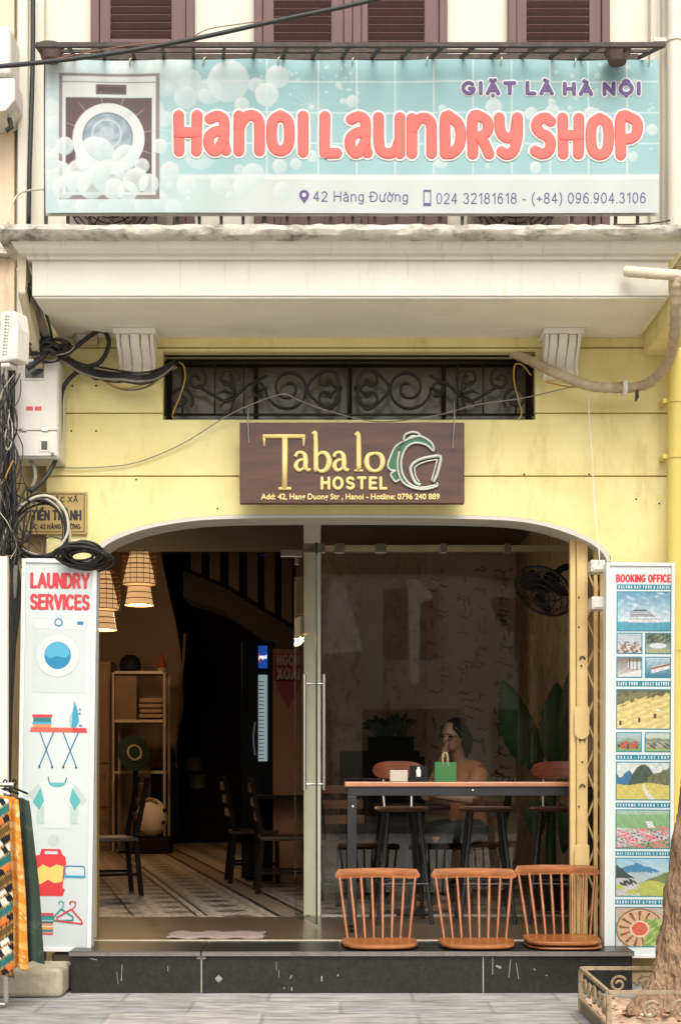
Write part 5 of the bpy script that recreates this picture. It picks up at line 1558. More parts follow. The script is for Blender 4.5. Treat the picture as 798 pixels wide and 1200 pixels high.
# small metal name plate behind the coils
t, a, b = box_thing('name_plate', 'tan metal name plate with black lettering half hidden by coiled cable', 'sign', 29, 102, 576, 626, -.03, .02, None)
m_ = MB(); m_.box(a.x, b.x, -.022, -.003, a.z, b.z); m_.build('plate', mat('tan brass plate', S(186, 158, 98), .45, metal=.15, var=.08, scale=8, stain=S(140, 114, 70), stain_amt=.4, stain_scale=8), t, bevel=.004)
M_BLK = mat('black print', (0.02, 0.018, 0.016), 0.5)
m_ = MB()
p, q = W(31.5, 623.5, -.024), W(99.5, 578.5, -.024)
for (x0, x1, z0, z1) in ((p.x, q.x, p.z, p.z + .004), (p.x, q.x, q.z - .004, q.z), (p.x, p.x + .004, p.z + .0042, q.z - .0042), (q.x - .004, q.x, p.z + .0042, q.z - .0042)):
    m_.box(x0, x1, -.0235, -.0222, z0, z1)
m_.build('border_line', M_BLK, t)
for s_, px0, px1, py0, py1, bo in (('HỢP TÁC XÃ', 37, 92, 581.8, 588.8, .2), ('TIẾN THÀNH', 37, 96, 597.5, 610, .2), ('ĐC: 42 HÀNG ĐƯỜNG', 36, 95, 614, 620.3, .2)):
    p, q = W(px0, py1, -.024), W(px1, py0, -.024)
    sign_text(s_, p.x, q.x, p.z, q.z, -.0230, M_BLK, t, bo, .13)

# --- cables (each strand its own thing or part of a tied bundle)
def cable(name, label, pts, r_, m, cat='cable', group=None, n=6, k=8):
    """pts are (px, py, y)"""
    P_ = bez([W(*p) for p in pts], n)
    o = bpy.data.objects
    mb = MB(); mb.tube(P_, r_, k)
    ob = mb.build(name, m, smooth='all')
    return tag(ob, label, cat, group)


def bundle(name, label, strands, group=None, cat='cable bundle'):
    p0 = W(*strands[0][0][0])
    t = thing(name, label, cat, tuple(p0), group)
    for pts, r_, m in strands:
        mb = MB(); mb.tube(bez([W(*p) for p in pts], 5), r_, 7)
        mb.build('cable_strand', m, t, smooth='all')
    return t


rn = random.Random(5)
for px, py in ((85, 452), (113, 452), (84, 505), (113, 505), (640, 700), (690, 556), (772, 590), (745, 585), (160, 562), (614, 556), (255, 596), (662, 430)):
    p = W(px, py, 0); hm = MB(); hm.ball((p.x, .0, p.z), .006, .003, .006, 8); hm.build('nail_hole', M_BLACK, wall, smooth='all')
sv = []
for i in range(13):
    x = rn.uniform(-2, 20); wv = rn.uniform(4, 12); ph = rn.uniform(0, 6)
    sv.append(([(x + wv * math.sin(ph + q * 1.3), 440 + q * 22 + rn.uniform(-6, 6), -.40 + rn.uniform(-.05, .07)) for q in range(11)], rn.choice([.002, .003, .004]), rn.choice([M_CABLE] * 11 + [M_CABLEGREY, M_CABLEWHITE])))
bundle('cable_bundle', 'messy thin wires looping in front of the thick corner cables', sv)
sv = []
for i in range(7):
    a0 = rn.uniform(4, 20); yy = rn.uniform(555, 640)
    sv.append(([(a0, yy, -.33), (a0 + rn.uniform(8, 26), yy + rn.uniform(-24, 22), -.36), (rn.uniform(22, 40), rn.uniform(570, 655), -.33), (rn.uniform(20, 50), rn.uniform(630, 660), -.31), (rn.uniform(6, 22), rn.uniform(600, 655), -.3)], rn.choice([.0025, .0035, .005]), rn.choice([M_CABLE] * 9 + [M_CABLEGREY])))
bundle('cable_bundle', 'tangled thin wires around the hanging coil beside the name plate', sv)
sv = []
for i in range(16):
    x = 2 + rn.random() * 18
    pts = [(x + rn.uniform(-3, 3), yy, -.30 + rn.uniform(-.07, .05)) for yy in (410, 470, 540, 600, 650)]
    sv.append((pts, rn.choice([.007, .009, .012]), rn.choice([M_CABLE, M_CABLE, M_CABLE, M_CABLE, M_CABLEGREY])))
bundle('cable_bundle', 'thick bundle of black cables hanging down the corner beside the meter box', sv)
sv = []
for i in range(9):
    x = 5 + rn.random() * 9
    pts = [(x + 5 + rn.uniform(-3, 3), 652, -.28), (x + 8 + rn.uniform(-5, 5), 700, -.24), (x + rn.uniform(-3, 5), 780, -.22), (x + rn.uniform(-3, 3), 860, -.2), (x + rn.uniform(-4, 3), 960, -.2)]
    sv.append((pts, rn.choice([.006, .008, .011]), M_CABLE))
sv.append(([(19, 662, -.28), (17, 740, -.2), (10, 850, -.2), (8, 990, -.2)], .014, M_CABLEGREY))
bundle('cable_bundle', 'loose dark cables running down behind the laundry lightbox', sv)
# the knot under the balcony corner
sv = []
for i in range(12):
    a0, a1 = rn.uniform(34, 48), rn.uniform(64, 82)
    y0_, y1_ = rn.uniform(402, 412), rn.uniform(404, 420)
    sv.append(([(a0, y0_, -.30), (52 + rn.uniform(-6, 6), 405 + rn.uniform(-9, 8), -.28 - rn.random() * .06), (62 + rn.uniform(-6, 6), 410 + rn.uniform(-8, 8), -.27 - rn.random() * .05), (a1, y1_, -.2)], rn.choice([.008, .011, .013]), M_CABLE))
for i in range(4):
    sv.append(([(34 + i * 2, 333 + i * 4, -.62), (36 + i * 4, 350, -.5), (43 + i * 5, 380, -.36), (54 + i * 3, 404, -.27)], .008, rn.choice([M_CABLE, M_CABLEGREY])))
sv.append(([(33, 338, -.64), (34, 372, -.5), (41, 396, -.36), (52, 410, -.3)], .014, M_CABLE))
for i in range(7):
    cx, cy, r_ = 56 + rn.uniform(-12, 16), 408 + rn.uniform(-8, 8), rn.uniform(8, 15)
    sv.append(([(cx + r_ * math.cos(a) * 1.2, cy + r_ * math.sin(a) * rn.uniform(.5, .9), -.26 - .05 * rn.random()) for a in (0, .9, 1.8, 2.7, 3.6, 4.5, 5.4, 6.2)], rn.choice([.004, .006]), rn.choice([M_CABLE, M_CABLE, M_CABLEGREY])))
sv.append(([(32, 432, -.3), (44, 424, -.3), (56, 412, -.3)], .016, M_CABLE)); sv.append(([(32, 402, -.4), (44, 404, -.33), (58, 408, -.3)], .013, M_CABLE)); sv.append(([(32, 414, -.4), (44, 414, -.33), (60, 410, -.3)], .013, M_CABLE))
bundle('cable_bundle', 'knot of black cables tied together under the balcony corner', sv, cat='cable knot')
# cables running along the wall to the transom window
sv = []
for i in range(5):
    y_ = 414 + rn.uniform(-4, 6)
    sv.append(([(62, y_, -.22), (86, 424 + rn.uniform(-4, 8), -.1), (112, 432 + rn.uniform(-6, 14), -.07), (140, 440 + rn.uniform(-4, 12), -.17), (168, 440 + rn.uniform(-5, 12), -.19), (190, 434 + rn.uniform(-5, 8), -.08), (206, 424 + rn.uniform(-3, 6), -.02)], rn.choice([.004, .005, .007]), M_CABLE))
for i, (dy, m_c) in enumerate(((0, M_CABLE), (4, M_CABLE), (-3, M_CABLE), (7, M_CABLEGREY), (2, M_CABLE))):
    sv.append(([(70, 414 + dy, -.16), (92, 428 + dy, -.1), (116, 434 + dy * 1.3, -.1), (145, 438 + dy, -.2), (165, 440 + dy, -.2), (185, 436 + dy, -.12), (204, 425 + dy * .5, -.04)], .006 + .002 * (i % 2), m_c))
sv.append(([(74, 416, -.12), (105, 432, -.08), (128, 450, -.06), (150, 457, -.1), (175, 452, -.1), (200, 432, -.03)], .007, M_CABLEGREY))
sv.append(([(80, 418, -.1), (110, 440, -.06), (140, 454, -.14), (165, 452, -.14), (190, 440, -.06), (208, 430, -.02)], .004, M_CABLEYEL))
bundle('cable_bundle', 'sagging cables strung past the plaster corbel to the transom window', sv)
cable('power_cable', 'thick black cable curving down beside the meter box edge', [(72, 420, -.2), (116, 388, -.1), (128, 402, -.08), (118, 424, -.08), (98, 432, -.08), (80, 446, -.1), (72, 466, -.12), (71, 500, -.12), (68, 532, -.14), (54, 560, -.2), (36, 576, -.28)], .0135, M_CABLE)
cable('drop_cable', 'short black cable looping below the meter box', [(32, 536, -.15), (40, 546, -.16), (42, 560, -.18), (38, 572, -.2)], .011, M_CABLEGREY)
# coils
def coil(name, label, cx, cy, rx, ry, y, turns, r_, m, jig, tilt=0.0, cat='cable coil', more=()):
    c = W(cx, cy, y)
    t = thing(name, label, cat, tuple(c))
    sc_ = (y - CAM_Y) / FPX
    for q in range(turns):
        mb = MB(); pts = []
        ax_, az_ = rx * (1 + rn.uniform(-jig, jig)), ry * (1 + rn.uniform(-jig, jig)); ox, oz = rn.uniform(-jig, jig) * rx, rn.uniform(-jig, jig) * ry
        ph = rn.uniform(0, 6.28)
        for k in range(40):
            a = 2 * math.pi * k / 40
            wob = 1 + .04 * math.sin(3 * a + ph)
            pts.append((c.x + (ox + ax_ * math.cos(a) * wob) * sc_, y + rn.uniform(-.002, .002) + q * .006 - turns * .003 + tilt * math.sin(a), c.z - (oz + az_ * math.sin(a) * wob) * sc_))
        mb.tube(bez(pts, 2, closed=True) + [Vector(pts[0])], r_ if not isinstance(r_, list) else r_[q % len(r_)], 7, caps=False)
        mb.build('cable_turn', m if not isinstance(m, list) else m[q % len(m)], t, smooth='all')
    return t
coil('cable_coil', 'big hanging coil of black and white cable in front of the name plate', 46, 620, 33, 36, -.26, 9, [.0065, .008, .0065], [M_CABLE, M_CABLE, M_CABLEWHITE, M_CABLE, M_CABLE], .11)
cable('white_cable', 'dirty white cable arching over the tan name plate', [(1, 648, -.33), (8, 622, -.33), (22, 596, -.33), (44, 582, -.33), (64, 584, -.33), (78, 602, -.33), (80, 624, -.33), (70, 642, -.33)], .008, M_CABLEWHITE)
coil('cable_coil', 'flattened coil of black cable lying on top of the laundry lightbox', 97, 652, 22, 10, -.36, 22, .006, M_CABLE, .32, tilt=.05)
cable('thin_cable', 'thin black loop standing up from the flattened coil', [(62, 648, -.3), (52, 650, -.3), (56, 630, -.3), (72, 632, -.3), (86, 640, -.33), (92, 634, -.33), (104, 634, -.33), (110, 642, -.34), (112, 652, -.36)], .0035, M_CABLE)
cable('thin_cable', 'thin white loop of wire dangling on the black cable bundle', [(11, 480, -.4), (15, 500, -.4), (14, 520, -.4), (9, 527, -.4), (6, 516, -.4), (9, 500, -.4), (12, 484, -.4)], .004, M_CABLEWHITE)
cable('amber_wire', 'amber wire slanting across the black cable bundle', [(-6, 585, -.38), (4, 566, -.38), (10, 552, -.38), (16, 540, -.38)], .005, M_CABLEYEL)
cable('amber_wire', 'amber wire drooping at the transom end nearest the meter box', [(210, 424, .02), (216, 430, .0), (217, 445, -.01), (211, 465, .0), (203, 484, .03), (203, 490, .05)], .0045, M_CABLEYEL, group='amber wires')
cable('amber_wire', 'amber wire drooping at the transom end nearest the lagged pipe', [(622, 440, .0), (612, 428, -.01), (603, 428, -.02), (602, 446, -.01), (607, 468, .0), (611, 484, .0), (607, 492, -.01)], .0045, M_CABLEYEL, group='amber wires')
cable('amber_wire', 'amber wire running along under the lagged pipe', [(640, 448, -.12), (664, 453, -.13), (690, 454, -.15), (712, 450, -.17), (730, 448, -.17)], .004, M_CABLEYEL)
cable('grey_wire', 'thin grey wire trailing over the yellow wall above the hostel sign', [(60, 548, -.02), (110, 548, -.02), (160, 542, -.02), (214, 520, -.03), (262, 490, -.06), (290, 476, -.1), (330, 462, -.12), (348, 468, -.1), (380, 480, -.06), (440, 494, -.04), (505, 488, -.04), (560, 474, -.04), (610, 467, -.05), (650, 458, -.14), (684, 450, -.2)], .0032, M_CABLEGREY)
cable('white_cable_drop', 'thin white cord hanging from the lagged pipe to the switch box', [(689, 452, -.17), (690, 490, -.1), (693, 530, -.08), (696, 590, -.09), (701, 640, -.12), (702, 660, -.16)], .0032, M_WHITE)
cable('power_line', 'black overhead power line crossing in front of the balcony', [(-40, 81, -1.6), (40, 74, -1.55), (130, 63, -1.5), (230, 45, -1.45), (330, 23, -1.4), (420, 4, -1.35), (520, -22, -1.3)], .011, M_CABLE)
cable('rusty_wire', 'thin rusty wire tangled along the overhead power line', [(60, 70, -1.52), (110, 60, -1.5), (160, 52, -1.48), (215, 47, -1.46), (245, 34, -1.45), (290, 27, -1.43), (330, 21, -1.4)], .0025, mat('rusty wire', S(150, 96, 70), .7))
cable('black_hose', 'black hose fixed to the cream pilaster beside the banner', [(39, -30, -.13), (39, 60, -.13), (37, 140, -.13), (35, 200, -.13), (34, 262, -.13)], .014, M_CABLE)
cable('white_cable', 'thin white cable bending from the banner edge to the coping', [(52, 222, -.5), (36, 223, -.5), (22, 228, -.55), (14, 242, -.6), (10, 262, -.7)], .005, M_CABLEWHITE)
cable('grey_wire', 'short dark wire poking out at the coping end under the banner', [(718, 263, -.84), (742, 263, -.86), (770, 261, -.88), (785, 258, -.9)], .004, M_IRON)

# --- pipes at the right
pts = [(600, 414, .05), (618, 421, -.03), (640, 432, -.14), (664, 443, -.2), (690, 452, -.2), (720, 455, -.18), (748, 453, -.18), (766, 444, -.28), (782, 424, -.45), (789, 398, -.62), (791, 368, -.74), (792, 340, -.80), (796, 324, -.82)]
t = thing('lagged_pipe', 'tape wrapped air conditioner pipe sweeping from transom to balcony end', 'pipe', tuple(W(*pts[4])))
P_ = bez([W(*p) for p in pts], 8)
mb = MB(); mb.tube(P_, [.029 * (1 + .09 * math.sin(i * 1.9)) for i in range(len(P_))], 12); mb.build('lagging', M_LAGGING, t, smooth='all')
p = W(731, 455, -.18); mb = MB(); mb.tube([(p.x - .012, p.y, p.z), (p.x + .012, p.y, p.z)], .046, 14); mb.build('pipe_clamp', M_WHITEBOX, t, smooth=True)
p = W(746, 455, -.19); mb = MB(); mb.tube([p, p + Vector((.0, 0, -.05)), p + Vector((-.008, 0, -.075))], [.008, .012, .004], 8); mb.build('loose_end', M_IRON, t, smooth=True)
pts = [(733, 318, -.76), (745, 319, -.80), (770, 321, -.81), (800, 323, -.82), (840, 326, -.82)]
t = thing('drain_pipe', 'short off white pipe wrapped in tape coming out of the balcony fascia', 'pipe', tuple(W(*pts[0])))
P_ = bez([W(*p) for p in pts], 8)
mb = MB(); mb.tube(P_, [.028 * (1 + .05 * math.sin(i * 2.1)) for i in range(len(P_))], 12); mb.build('lagging', mat('off white tape wrap', S(226, 212, 190), .7, var=.1, scale=14, bump=.4, bscale=30), t, smooth='all')
yx = W(791, 600, -.09).x
t = thing('drain_pipe', 'yellow painted downpipe running down beside the booking sign', 'pipe', (yx, -.09, 0))
mb = MB(); mb.tube([(yx, -.09, .0), (yx, -.09, 2.0), (yx, -.09, 3.66)], .046, 18); mb.build('pipe', M_YPIPE, t, smooth=True)
for py in (470, 535, 760, 1000):
    z = W(0, py, -.09).z; mb = MB(); mb.tube([(yx, -.09, z - .012), (yx, -.09, z + .012)], .052, 18); mb.box(yx - .075, yx - .05, -.1, -.003, z - .012, z + .012); mb.build('pipe_bracket', M_YPIPE, t, smooth=True)
t = thing('lamp_holder', 'round pale yellow lamp cover under the balcony end', 'lamp', tuple(W(776, 381, -.12)))
p = W(776, 381, -.12); mb = MB(); mb.ball(p, .034, .034, .03, 16); mb.build('cover', mat('pale yellow glass', S(246, 230, 160), .4), t, smooth='all')
mb = MB(); mb.tube([(p.x, p.y + .035, p.z), (p.x, -.003, p.z)], .024, 14); mb.build('base', M_YPIPE, t, smooth=True)
wx = W(790, 100, -.17).x
t = thing('drain_pipe', 'cream painted downpipe on the upper wall beside the banner', 'pipe', (wx, -.17, 4.12))
mb = MB(); mb.tube([(wx, -.17, 4.12), (wx, -.17, 8.2)], .045, 16); mb.build('pipe', M_CREAM, t, smooth=True)
for py in (47, ):
    z = W(0, py, -.17).z; mb = MB(); mb.tube([(wx, -.17, z - .015), (wx, -.17, z + .015)], .052, 18); mb.box(wx - .12, wx - .05, -.18, -.16, z - .01, z + .01); mb.build('pipe_bracket', M_CREAM, t, smooth=True)

# ================================================================== folding gate
t = thing('folding_gate', 'pale yellow folding lattice gate pushed against the arch jamb', 'gate', (W(688, 0, .12).x, .12, FL))
YG = .10
def gx(px): return W(px, 0, YG).x
ztop = 2.72
zt2 = W(0, 626, YG).z
for px0, px1, y0, dep, top in ((668.5, 675, .12, .05, 622), (675.5, 688, .10, .05, 626), (696, 700.5, .11, .035, 634), (703.5, 707.5, .12, .035, 640), (710, 713, .12, .035, 648)):
    z1 = W(0, top, YG).z
    mb = MB(); mb.box(gx(px0), gx(px1), y0, y0 + dep, FL + .005, z1)
    if px0 > 675 and px0 < 676:
        mb.box(gx(px0), gx(px0) + .010, y0 - .008, y0 - .0005, FL + .005, z1); mb.box(gx(px1) - .010, gx(px1), y0 - .008, y0 - .0005, FL + .005, z1)
    mb.build('channel_bar', M_GATE, t, bevel=.003)
lat = []
z = FL + .1
i = 0
while z < 2.42:
    for s in (1, -1):
        mb = MB()
        a, b = Vector((gx(688.5), YG + .055 + .006 * s, z if s > 0 else z + .30)), Vector((gx(711), YG + .055 + .006 * s, z + .30 if s > 0 else z))
        mb.bar(a, b, .010, .022, up=(0, 1, 0)); mb.build('lattice_bar', M_GATE, t)
    z += .30
for py, sc_ in ((838, 1), (1000, .8)):
    c = W(681.5, py, YG - .012)
    mb = MB(); rr = .043
    mb.prism([(c.x - rr, c.z + .05)] + [(c.x + rr * math.cos(R(a)), c.z - .10 * sc_ + rr * math.sin(R(a))) for a in range(0, -181, -15)][::-1] + [(c.x + rr, c.z + .05)], c.y - .004, c.y + .001); mb.build('lock_plate', M_GATE, t, bevel=.002)
for py in (735, 780, 862, 893, 945, 1060, 700):
    c = W(678 + (py % 7), py, YG - .012); mb = MB(); mb.ball((c.x, c.y + .002, c.z), .006, .004, .006, 8); mb.build('rivet', M_IRON, t, smooth='all')
for py in (772, 868, 922): 
    c = W(682, py, YG - .009); mb = MB()
    mb.tube([(c.x + .014 * math.cos(R(a)), c.y, c.z + .014 * math.sin(R(a))) for a in range(-20, 201, 20)], .004, 6); mb.build('ring_pull', M_IRON, t, smooth='all')

# ================================================================== legless chairs on the step
def legless_chair():
    t = thing('legless_chair', '', 'chair', (0, 0, 0), 'legless spindle back chairs on the step')
    seat = []
    for x, y in ((-.195, 0.0), (-.215, -.08), (-.212, -.2), (-.19, -.30), (-.14, -.352), (0, -.365), (.14, -.352), (.19, -.30), (.212, -.2), (.215, -.08), (.195, 0.0), (.1, .012), (0, .016), (-.1, .012)):
        seat.append(Vector((x, y, 0)))
    sp = bez(seat, 4, closed=True)
    mb = MB()
    n_ = len(sp)
    rings = [(0.86, 0.0), (0.985, .012), (1.0, .02), (0.985, .029), (0.93, .033), (.6, .029), (.25, .026)]
    vs_ = [(p.x * k, (p.y + .17) * k - .17, z) for k, z in rings for p in sp]
    fs_ = [(i * n_ + j, i * n_ + (j + 1) % n_, (i + 1) * n_ + (j + 1) % n_, (i + 1) * n_ + j) for i in range(len(rings) - 1) for j in range(n_)]
    fs_ += [tuple(range(n_ - 1, -1, -1)), tuple(range((len(rings) - 1) * n_, len(rings) * n_))]
    mb.add(vs_, fs_); mb.build('seat', M_WOODORANGE, t, smooth=True, local=True)
    # crest rail: bowed, thicker in the middle, ends turned down
    rail = []
    N = 28
    for i in range(N + 1):
        u = -1 + 2 * i / N
        x = .248 * u
        y = .112 + .035 * (1 - u * u) - .02
        top = .418 + .006 * (1 - u ** 2) - .030 * max(0, abs(u) - .93) / .07
        bot = .366 + .003 * math.cos(u * 3.1) + .010 * max(0, abs(u) - .93) / .07
        rail.append((x, y, top, bot))
    mb = MB()
    vs_ = []
    for x, y, tp, bt in rail:
        vs_ += [(x, y - .011, bt), (x, y - .013, (tp + bt) / 2), (x, y - .008, tp - .004), (x, y, tp), (x, y + .010, tp - .006), (x, y + .012, bt)]
    k = 6
    fs_ = [(i * k + q, (i + 1) * k + q, (i + 1) * k + (q + 1) % k, i * k + (q + 1) % k) for i in range(N) for q in range(k)]
    fs_ += [tuple(range(k - 1, -1, -1)), tuple(range(N * k, N * k + k))]
    mb.add(vs_, fs_); mb.build('crest_rail', M_WOODORANGE, t, smooth=True, local=True)
    for i in range(8):
        u = -1 + 2 * i / 7
        a = Vector((.178 * u, -.022 + .012 * (1 - u * u), .026)); b = Vector((.222 * u, .112 + .03 * (1 - u * u) - .02, .372))
        mb = MB(); mb.tube([a.lerp(b, s) for s in (0, .25, .5, .75, 1)], [.0065, .0085, .0095, .0085, .007], 10); mb.build('spindle', M_WOODORANGEZ, t, smooth=True, local=True)
    return t


ch = legless_chair()
zc = FL + .0015
for i, (px, yy, rz, lab, dz) in enumerate(((444, -.10, 1.5, 'orange wood legless chair standing alone in front of the bar table leg', 0), (559, -.10, -1, 'orange wood legless chair between the two others on the step', 0), (659, -.10, -2, 'orange wood legless chair on a spare seat board by the folding gate', .019))):
    o = ch if i == 0 else copy_thing(ch)
    o.location = (W(px, 0, yy - .15).x, yy, zc + dz)
    o.rotation_euler = (0, 0, R(rz))
    o['label'] = lab
sb = copy_thing(ch)
for c in list(sb.children):
    if not c.name.startswith('seat'): bpy.data.objects.remove(c)
cs = sb.children[0]
cs.parent = None
bpy.data.objects.remove(sb)
cs.name = 'seat_board'
cs.scale = (1, 1, .52); cs.location = (W(660, 0, -.25).x, -.092, zc); cs.rotation_euler = (0, 0, R(-1))
tag(cs, 'spare orange wood seat board lying under the chair by the gate', 'seat board')

# ================================================================== bar table and stools
M_TABLETOP = wood_mat('worn tan table top', S(176, 120, 90), S(206, 150, 116), 0.35, 'X', 6)
M_STEEL = mat('black powder coated steel', S(40, 40, 42, 1), 0.45, metal=.2, var=.2, scale=10)
TY0, TY1 = .36, .70
tx0, tx1 = W(404, 0, TY0).x, 1.60
ztab = W(0, 916.5, TY0).z
t = thing('bar_table', 'long tan topped bar table on black steel frame behind the glass front step', 'table', ((tx0 + tx1) / 2, (TY0 + TY1) / 2, FL))
mb = MB(); mb.box(tx0, tx1, TY0, TY1, ztab - .028, ztab); mb.build('tabletop', M_TABLETOP, t, bevel=.004)
mb = MB(); mb.box(tx0 + .015, tx1 - .02, TY0 + .012, TY0 + .052, ztab - .085, ztab - .029); mb.box(tx0 + .015, tx1 - .02, TY1 - .052, TY1 - .012, ztab - .085, ztab - .029); mb.build('apron', M_STEEL, t, bevel=.003)
for x in (tx0 + .015, tx1 - .075):
    for y in (TY0 + .0125, TY1 - .0725):
        mb = MB(); mb.box(x, x + .058, y, y + .06, FL + .045, ztab - .0855); lg = mb.build('leg', M_STEEL, t, bevel=.003)
        mb = MB(); mb.tube([(x + .019, y + .03, FL + .022), (x + .039, y + .03, FL + .022)], .0215, 14); mb.build('caster', M_BLACK, lg, smooth=True)
p = W(554, 926, TY0); mb = MB(); mb.ball((p.x, TY0 + .012, p.z), .006, .003, .006, 8); mb.build('screw_head', M_WHITE, t, smooth='all')
p = W(416, 945, TY0); mb = MB(); mb.ball((p.x - .012, TY0 + .0125, p.z), .006, .003, .008, 8); mb.build('screw_head', M_WHITE, t, smooth='all')

M_STOOLBACK = wood_mat('red brown stool back', S(110, 56, 38), S(150, 80, 54), 0.3, 'X', 6, .4)
M_STOOLSEAT = wood_mat('brown stool seat', S(84, 56, 42), S(120, 84, 62), 0.35, 'X', 6)


def bar_stool(back=True):
    t = thing('bar_stool', '', 'bar stool', (0, 0, 0), 'black bar stools along the bar table')
    H = .755
    mb = MB(); mb.lathe([(0, H - .03), (.15, H - .03), (.172, H - .022), (.178, H - .01), (.17, H), (.1, H - .004), (0, H - .006)], 0, 0, 0, 28); mb.build('seat', M_STOOLSEAT, t, smooth=True, local=True)
    for sx_, sy_ in ((-1, -1), (1, -1), (1, 1), (-1, 1)):
        mb = MB(); mb.tube([(sx_ * .10, sy_ * .10, H - .03), (sx_ * .175, sy_ * .175, 0.0)], [.016, .014], 10); mb.build('leg', M_STEEL, t, smooth=True, local=True)
    mb = MB(); k_ = .155
    for a, b in (((-k_, -k_), (k_, -k_)), ((k_, -k_), (k_, k_)), ((k_, k_), (-k_, k_)), ((-k_, k_), (-k_, -k_))):
        mb.tube([(a[0], a[1], .26), (b[0], b[1], .26)], .009, 8)
    mb.build('foot_ring', M_STEEL, t, smooth=True, local=True)
    if back:
        mb = MB()
        pts = []
        N = 20
        vs_, fs_ = [], []
        for i in range(N + 1):
            u = -1 + 2 * i / N
            hh_ = .055 * math.sqrt(max(1 - abs(u) ** 3.2, 0.0)) + .004
            x = .172 * u; y = .185 - .05 * u * u
            zc_ = H + .24
            vs_ += [(x, y - .008, zc_ - hh_), (x, y - .010, zc_), (x, y - .008, zc_ + hh_), (x, y + .008, zc_ + hh_), (x, y + .008, zc_ - hh_)]
        k = 5
        fs_ = [(i * k + q, (i + 1) * k + q, (i + 1) * k + (q + 1) % k, i * k + (q + 1) % k) for i in range(N) for q in range(k)] + [tuple(range(k - 1, -1, -1)), tuple(range(N * k, N * k + k))]
        mb.add(vs_, fs_); mb.build('backrest', M_STOOLBACK, t, smooth=True, local=True)
        for s in (-1, 1):
            mb = MB(); mb.tube([(s * .09, .13, H - .02), (s * .095, .165, H + .08), (s * .09, .19, H + .20)], .008, 8); mb.build('back_rod', M_CHROME, t, smooth=True, local=True)
    return t


stl = bar_stool()
s2 = bar_stool(False)
for o, px, y, rz, lab in ((stl, 470, .98, 6, 'bar stool with red brown oval back nearest the glass door'), (copy_thing(stl), 652, .98, -10, 'bar stool with shiny oval back in front of the banana plant'), (s2, 568, .98, 0, 'backless black bar stool between the two backed stools')):
    o.location = (W(px, 0, y).x, y, FL); o.rotation_euler = (0, 0, R(rz)); o['label'] = lab
# on the table
zt_ = ztab + .001
p = W(467, 0, .52)
t = thing('napkin_box', 'pale napkin box on the bar table in front of the stool back', 'napkin box', (p.x, .52, zt_))
mb = MB(); mb.box(p.x - .055, p.x + .055, .47, .57, zt_, zt_ + .072); mb.build('box', mat('pale card', S(190, 182, 168), .6, var=.05), t, bevel=.004)
mb = MB(); mb.box(p.x - .03, p.x + .03, .50, .54, zt_ + .0725, zt_ + .078); mb.build('slot', M_BLACK, t)
p = W(490, 0, .54)
t = thing('menu_holder', 'small black condiment holder on the bar table beside the napkin box', 'holder', (p.x, .54, zt_))
mb = MB(); mb.box(p.x - .06, p.x + .06, .49, .59, zt_, zt_ + .03); mb.build('tray', M_BLACK, t, bevel=.004)
mb = MB(); mb.box(p.x - .055, p.x + .055, .535, .545, zt_ + .031, zt_ + .10); mb.build('card', M_BLACK, t)
mb = MB(); mb.lathe([(.015, 0), (.016, .04), (.008, .05), (.008, .06), (0, .061)], p.x + .0, .515, zt_ + .031, 12); mb.build('bottle', M_WHITE, t, smooth=True)

# door mat
a, b = W(203, 1100, .05), W(313, 1086, .05)
t = MB(); 
N = 24
vs_ = []
for j in range(7):
    for i in range(N + 1):
        x = -1.03 + .57 * i / N; y = .06 + .30 * j / 6
        vs_.append((x + .01 * math.sin(j * 1.3), y + .008 * math.sin(i * .9), FL + .008 + .005 * math.sin(i * .8 + j) * (1 if j in (0, 6) else .5)))
t.add(vs_, [(j * (N + 1) + i, j * (N + 1) + i + 1, (j + 1) * (N + 1) + i + 1, (j + 1) * (N + 1) + i) for j in range(6) for i in range(N)])
mt = t.build('door_mat', mat('grey mauve towelling', S(150, 132, 124), .95, var=.12, scale=20, bump=.6, bscale=160), smooth='all')
so = mt.modifiers.new('thickness', 'SOLIDIFY'); so.thickness = .014; so.offset = 0
tag(mt, 'greyish mauve door mat lying on the plank floor inside the threshold', 'door mat')

# ================================================================== wall fan
FX, FYy = W(640, 0, .62), .62
c = W(637, 693, .62)
t = thing('wall_fan', 'black wall fan tilted downwards beside the folding gate', 'fan', (1.655, .62, W(0, 676, .62).z))
MF = Matrix.Translation(c) @ Vector((-.48, -.52, -.70)).to_track_quat('Z', 'Y').to_matrix().to_4x4()
# axis of the fan is its local z (pointing to the viewer-down side)
mb = MB()
for r_, z in ((.06, .055), (.10, .052), (.14, .044), (.175, .028), (.197, 0), (.175, -.035), (.12, -.05)):
    mb.tube([MF @ Vector((r_ * math.cos(a * math.pi / 18), r_ * math.sin(a * math.pi / 18), z)) for a in range(37)], .0035 if r_ < .19 else .008, 6, caps=False)
for k in range(44):
    a = 2 * math.pi * k / 44
    mb.tube([MF @ Vector((r_ * math.cos(a), r_ * math.sin(a), z)) for r_, z in ((.05, .056), (.12, .05), (.175, .028), (.197, 0), (.175, -.035), (.08, -.055))], .0018, 4)
mb.build('cage', M_BLACKIRON, t, smooth='all')
mb = MB(); mb.lathe([(0, -.16), (.04, -.155), (.055, -.12), (.055, -.06), (.045, -.052), (0, -.05)], 0, 0, 0, 18, MF); mb.build('motor', M_BLACK, t, smooth=True)
mb = MB(); mb.lathe([(0, .03), (.03, .028), (.034, -.03), (0, -.04)], 0, 0, 0, 16, MF); mb.build('hub', M_BLACK, t, smooth=True)
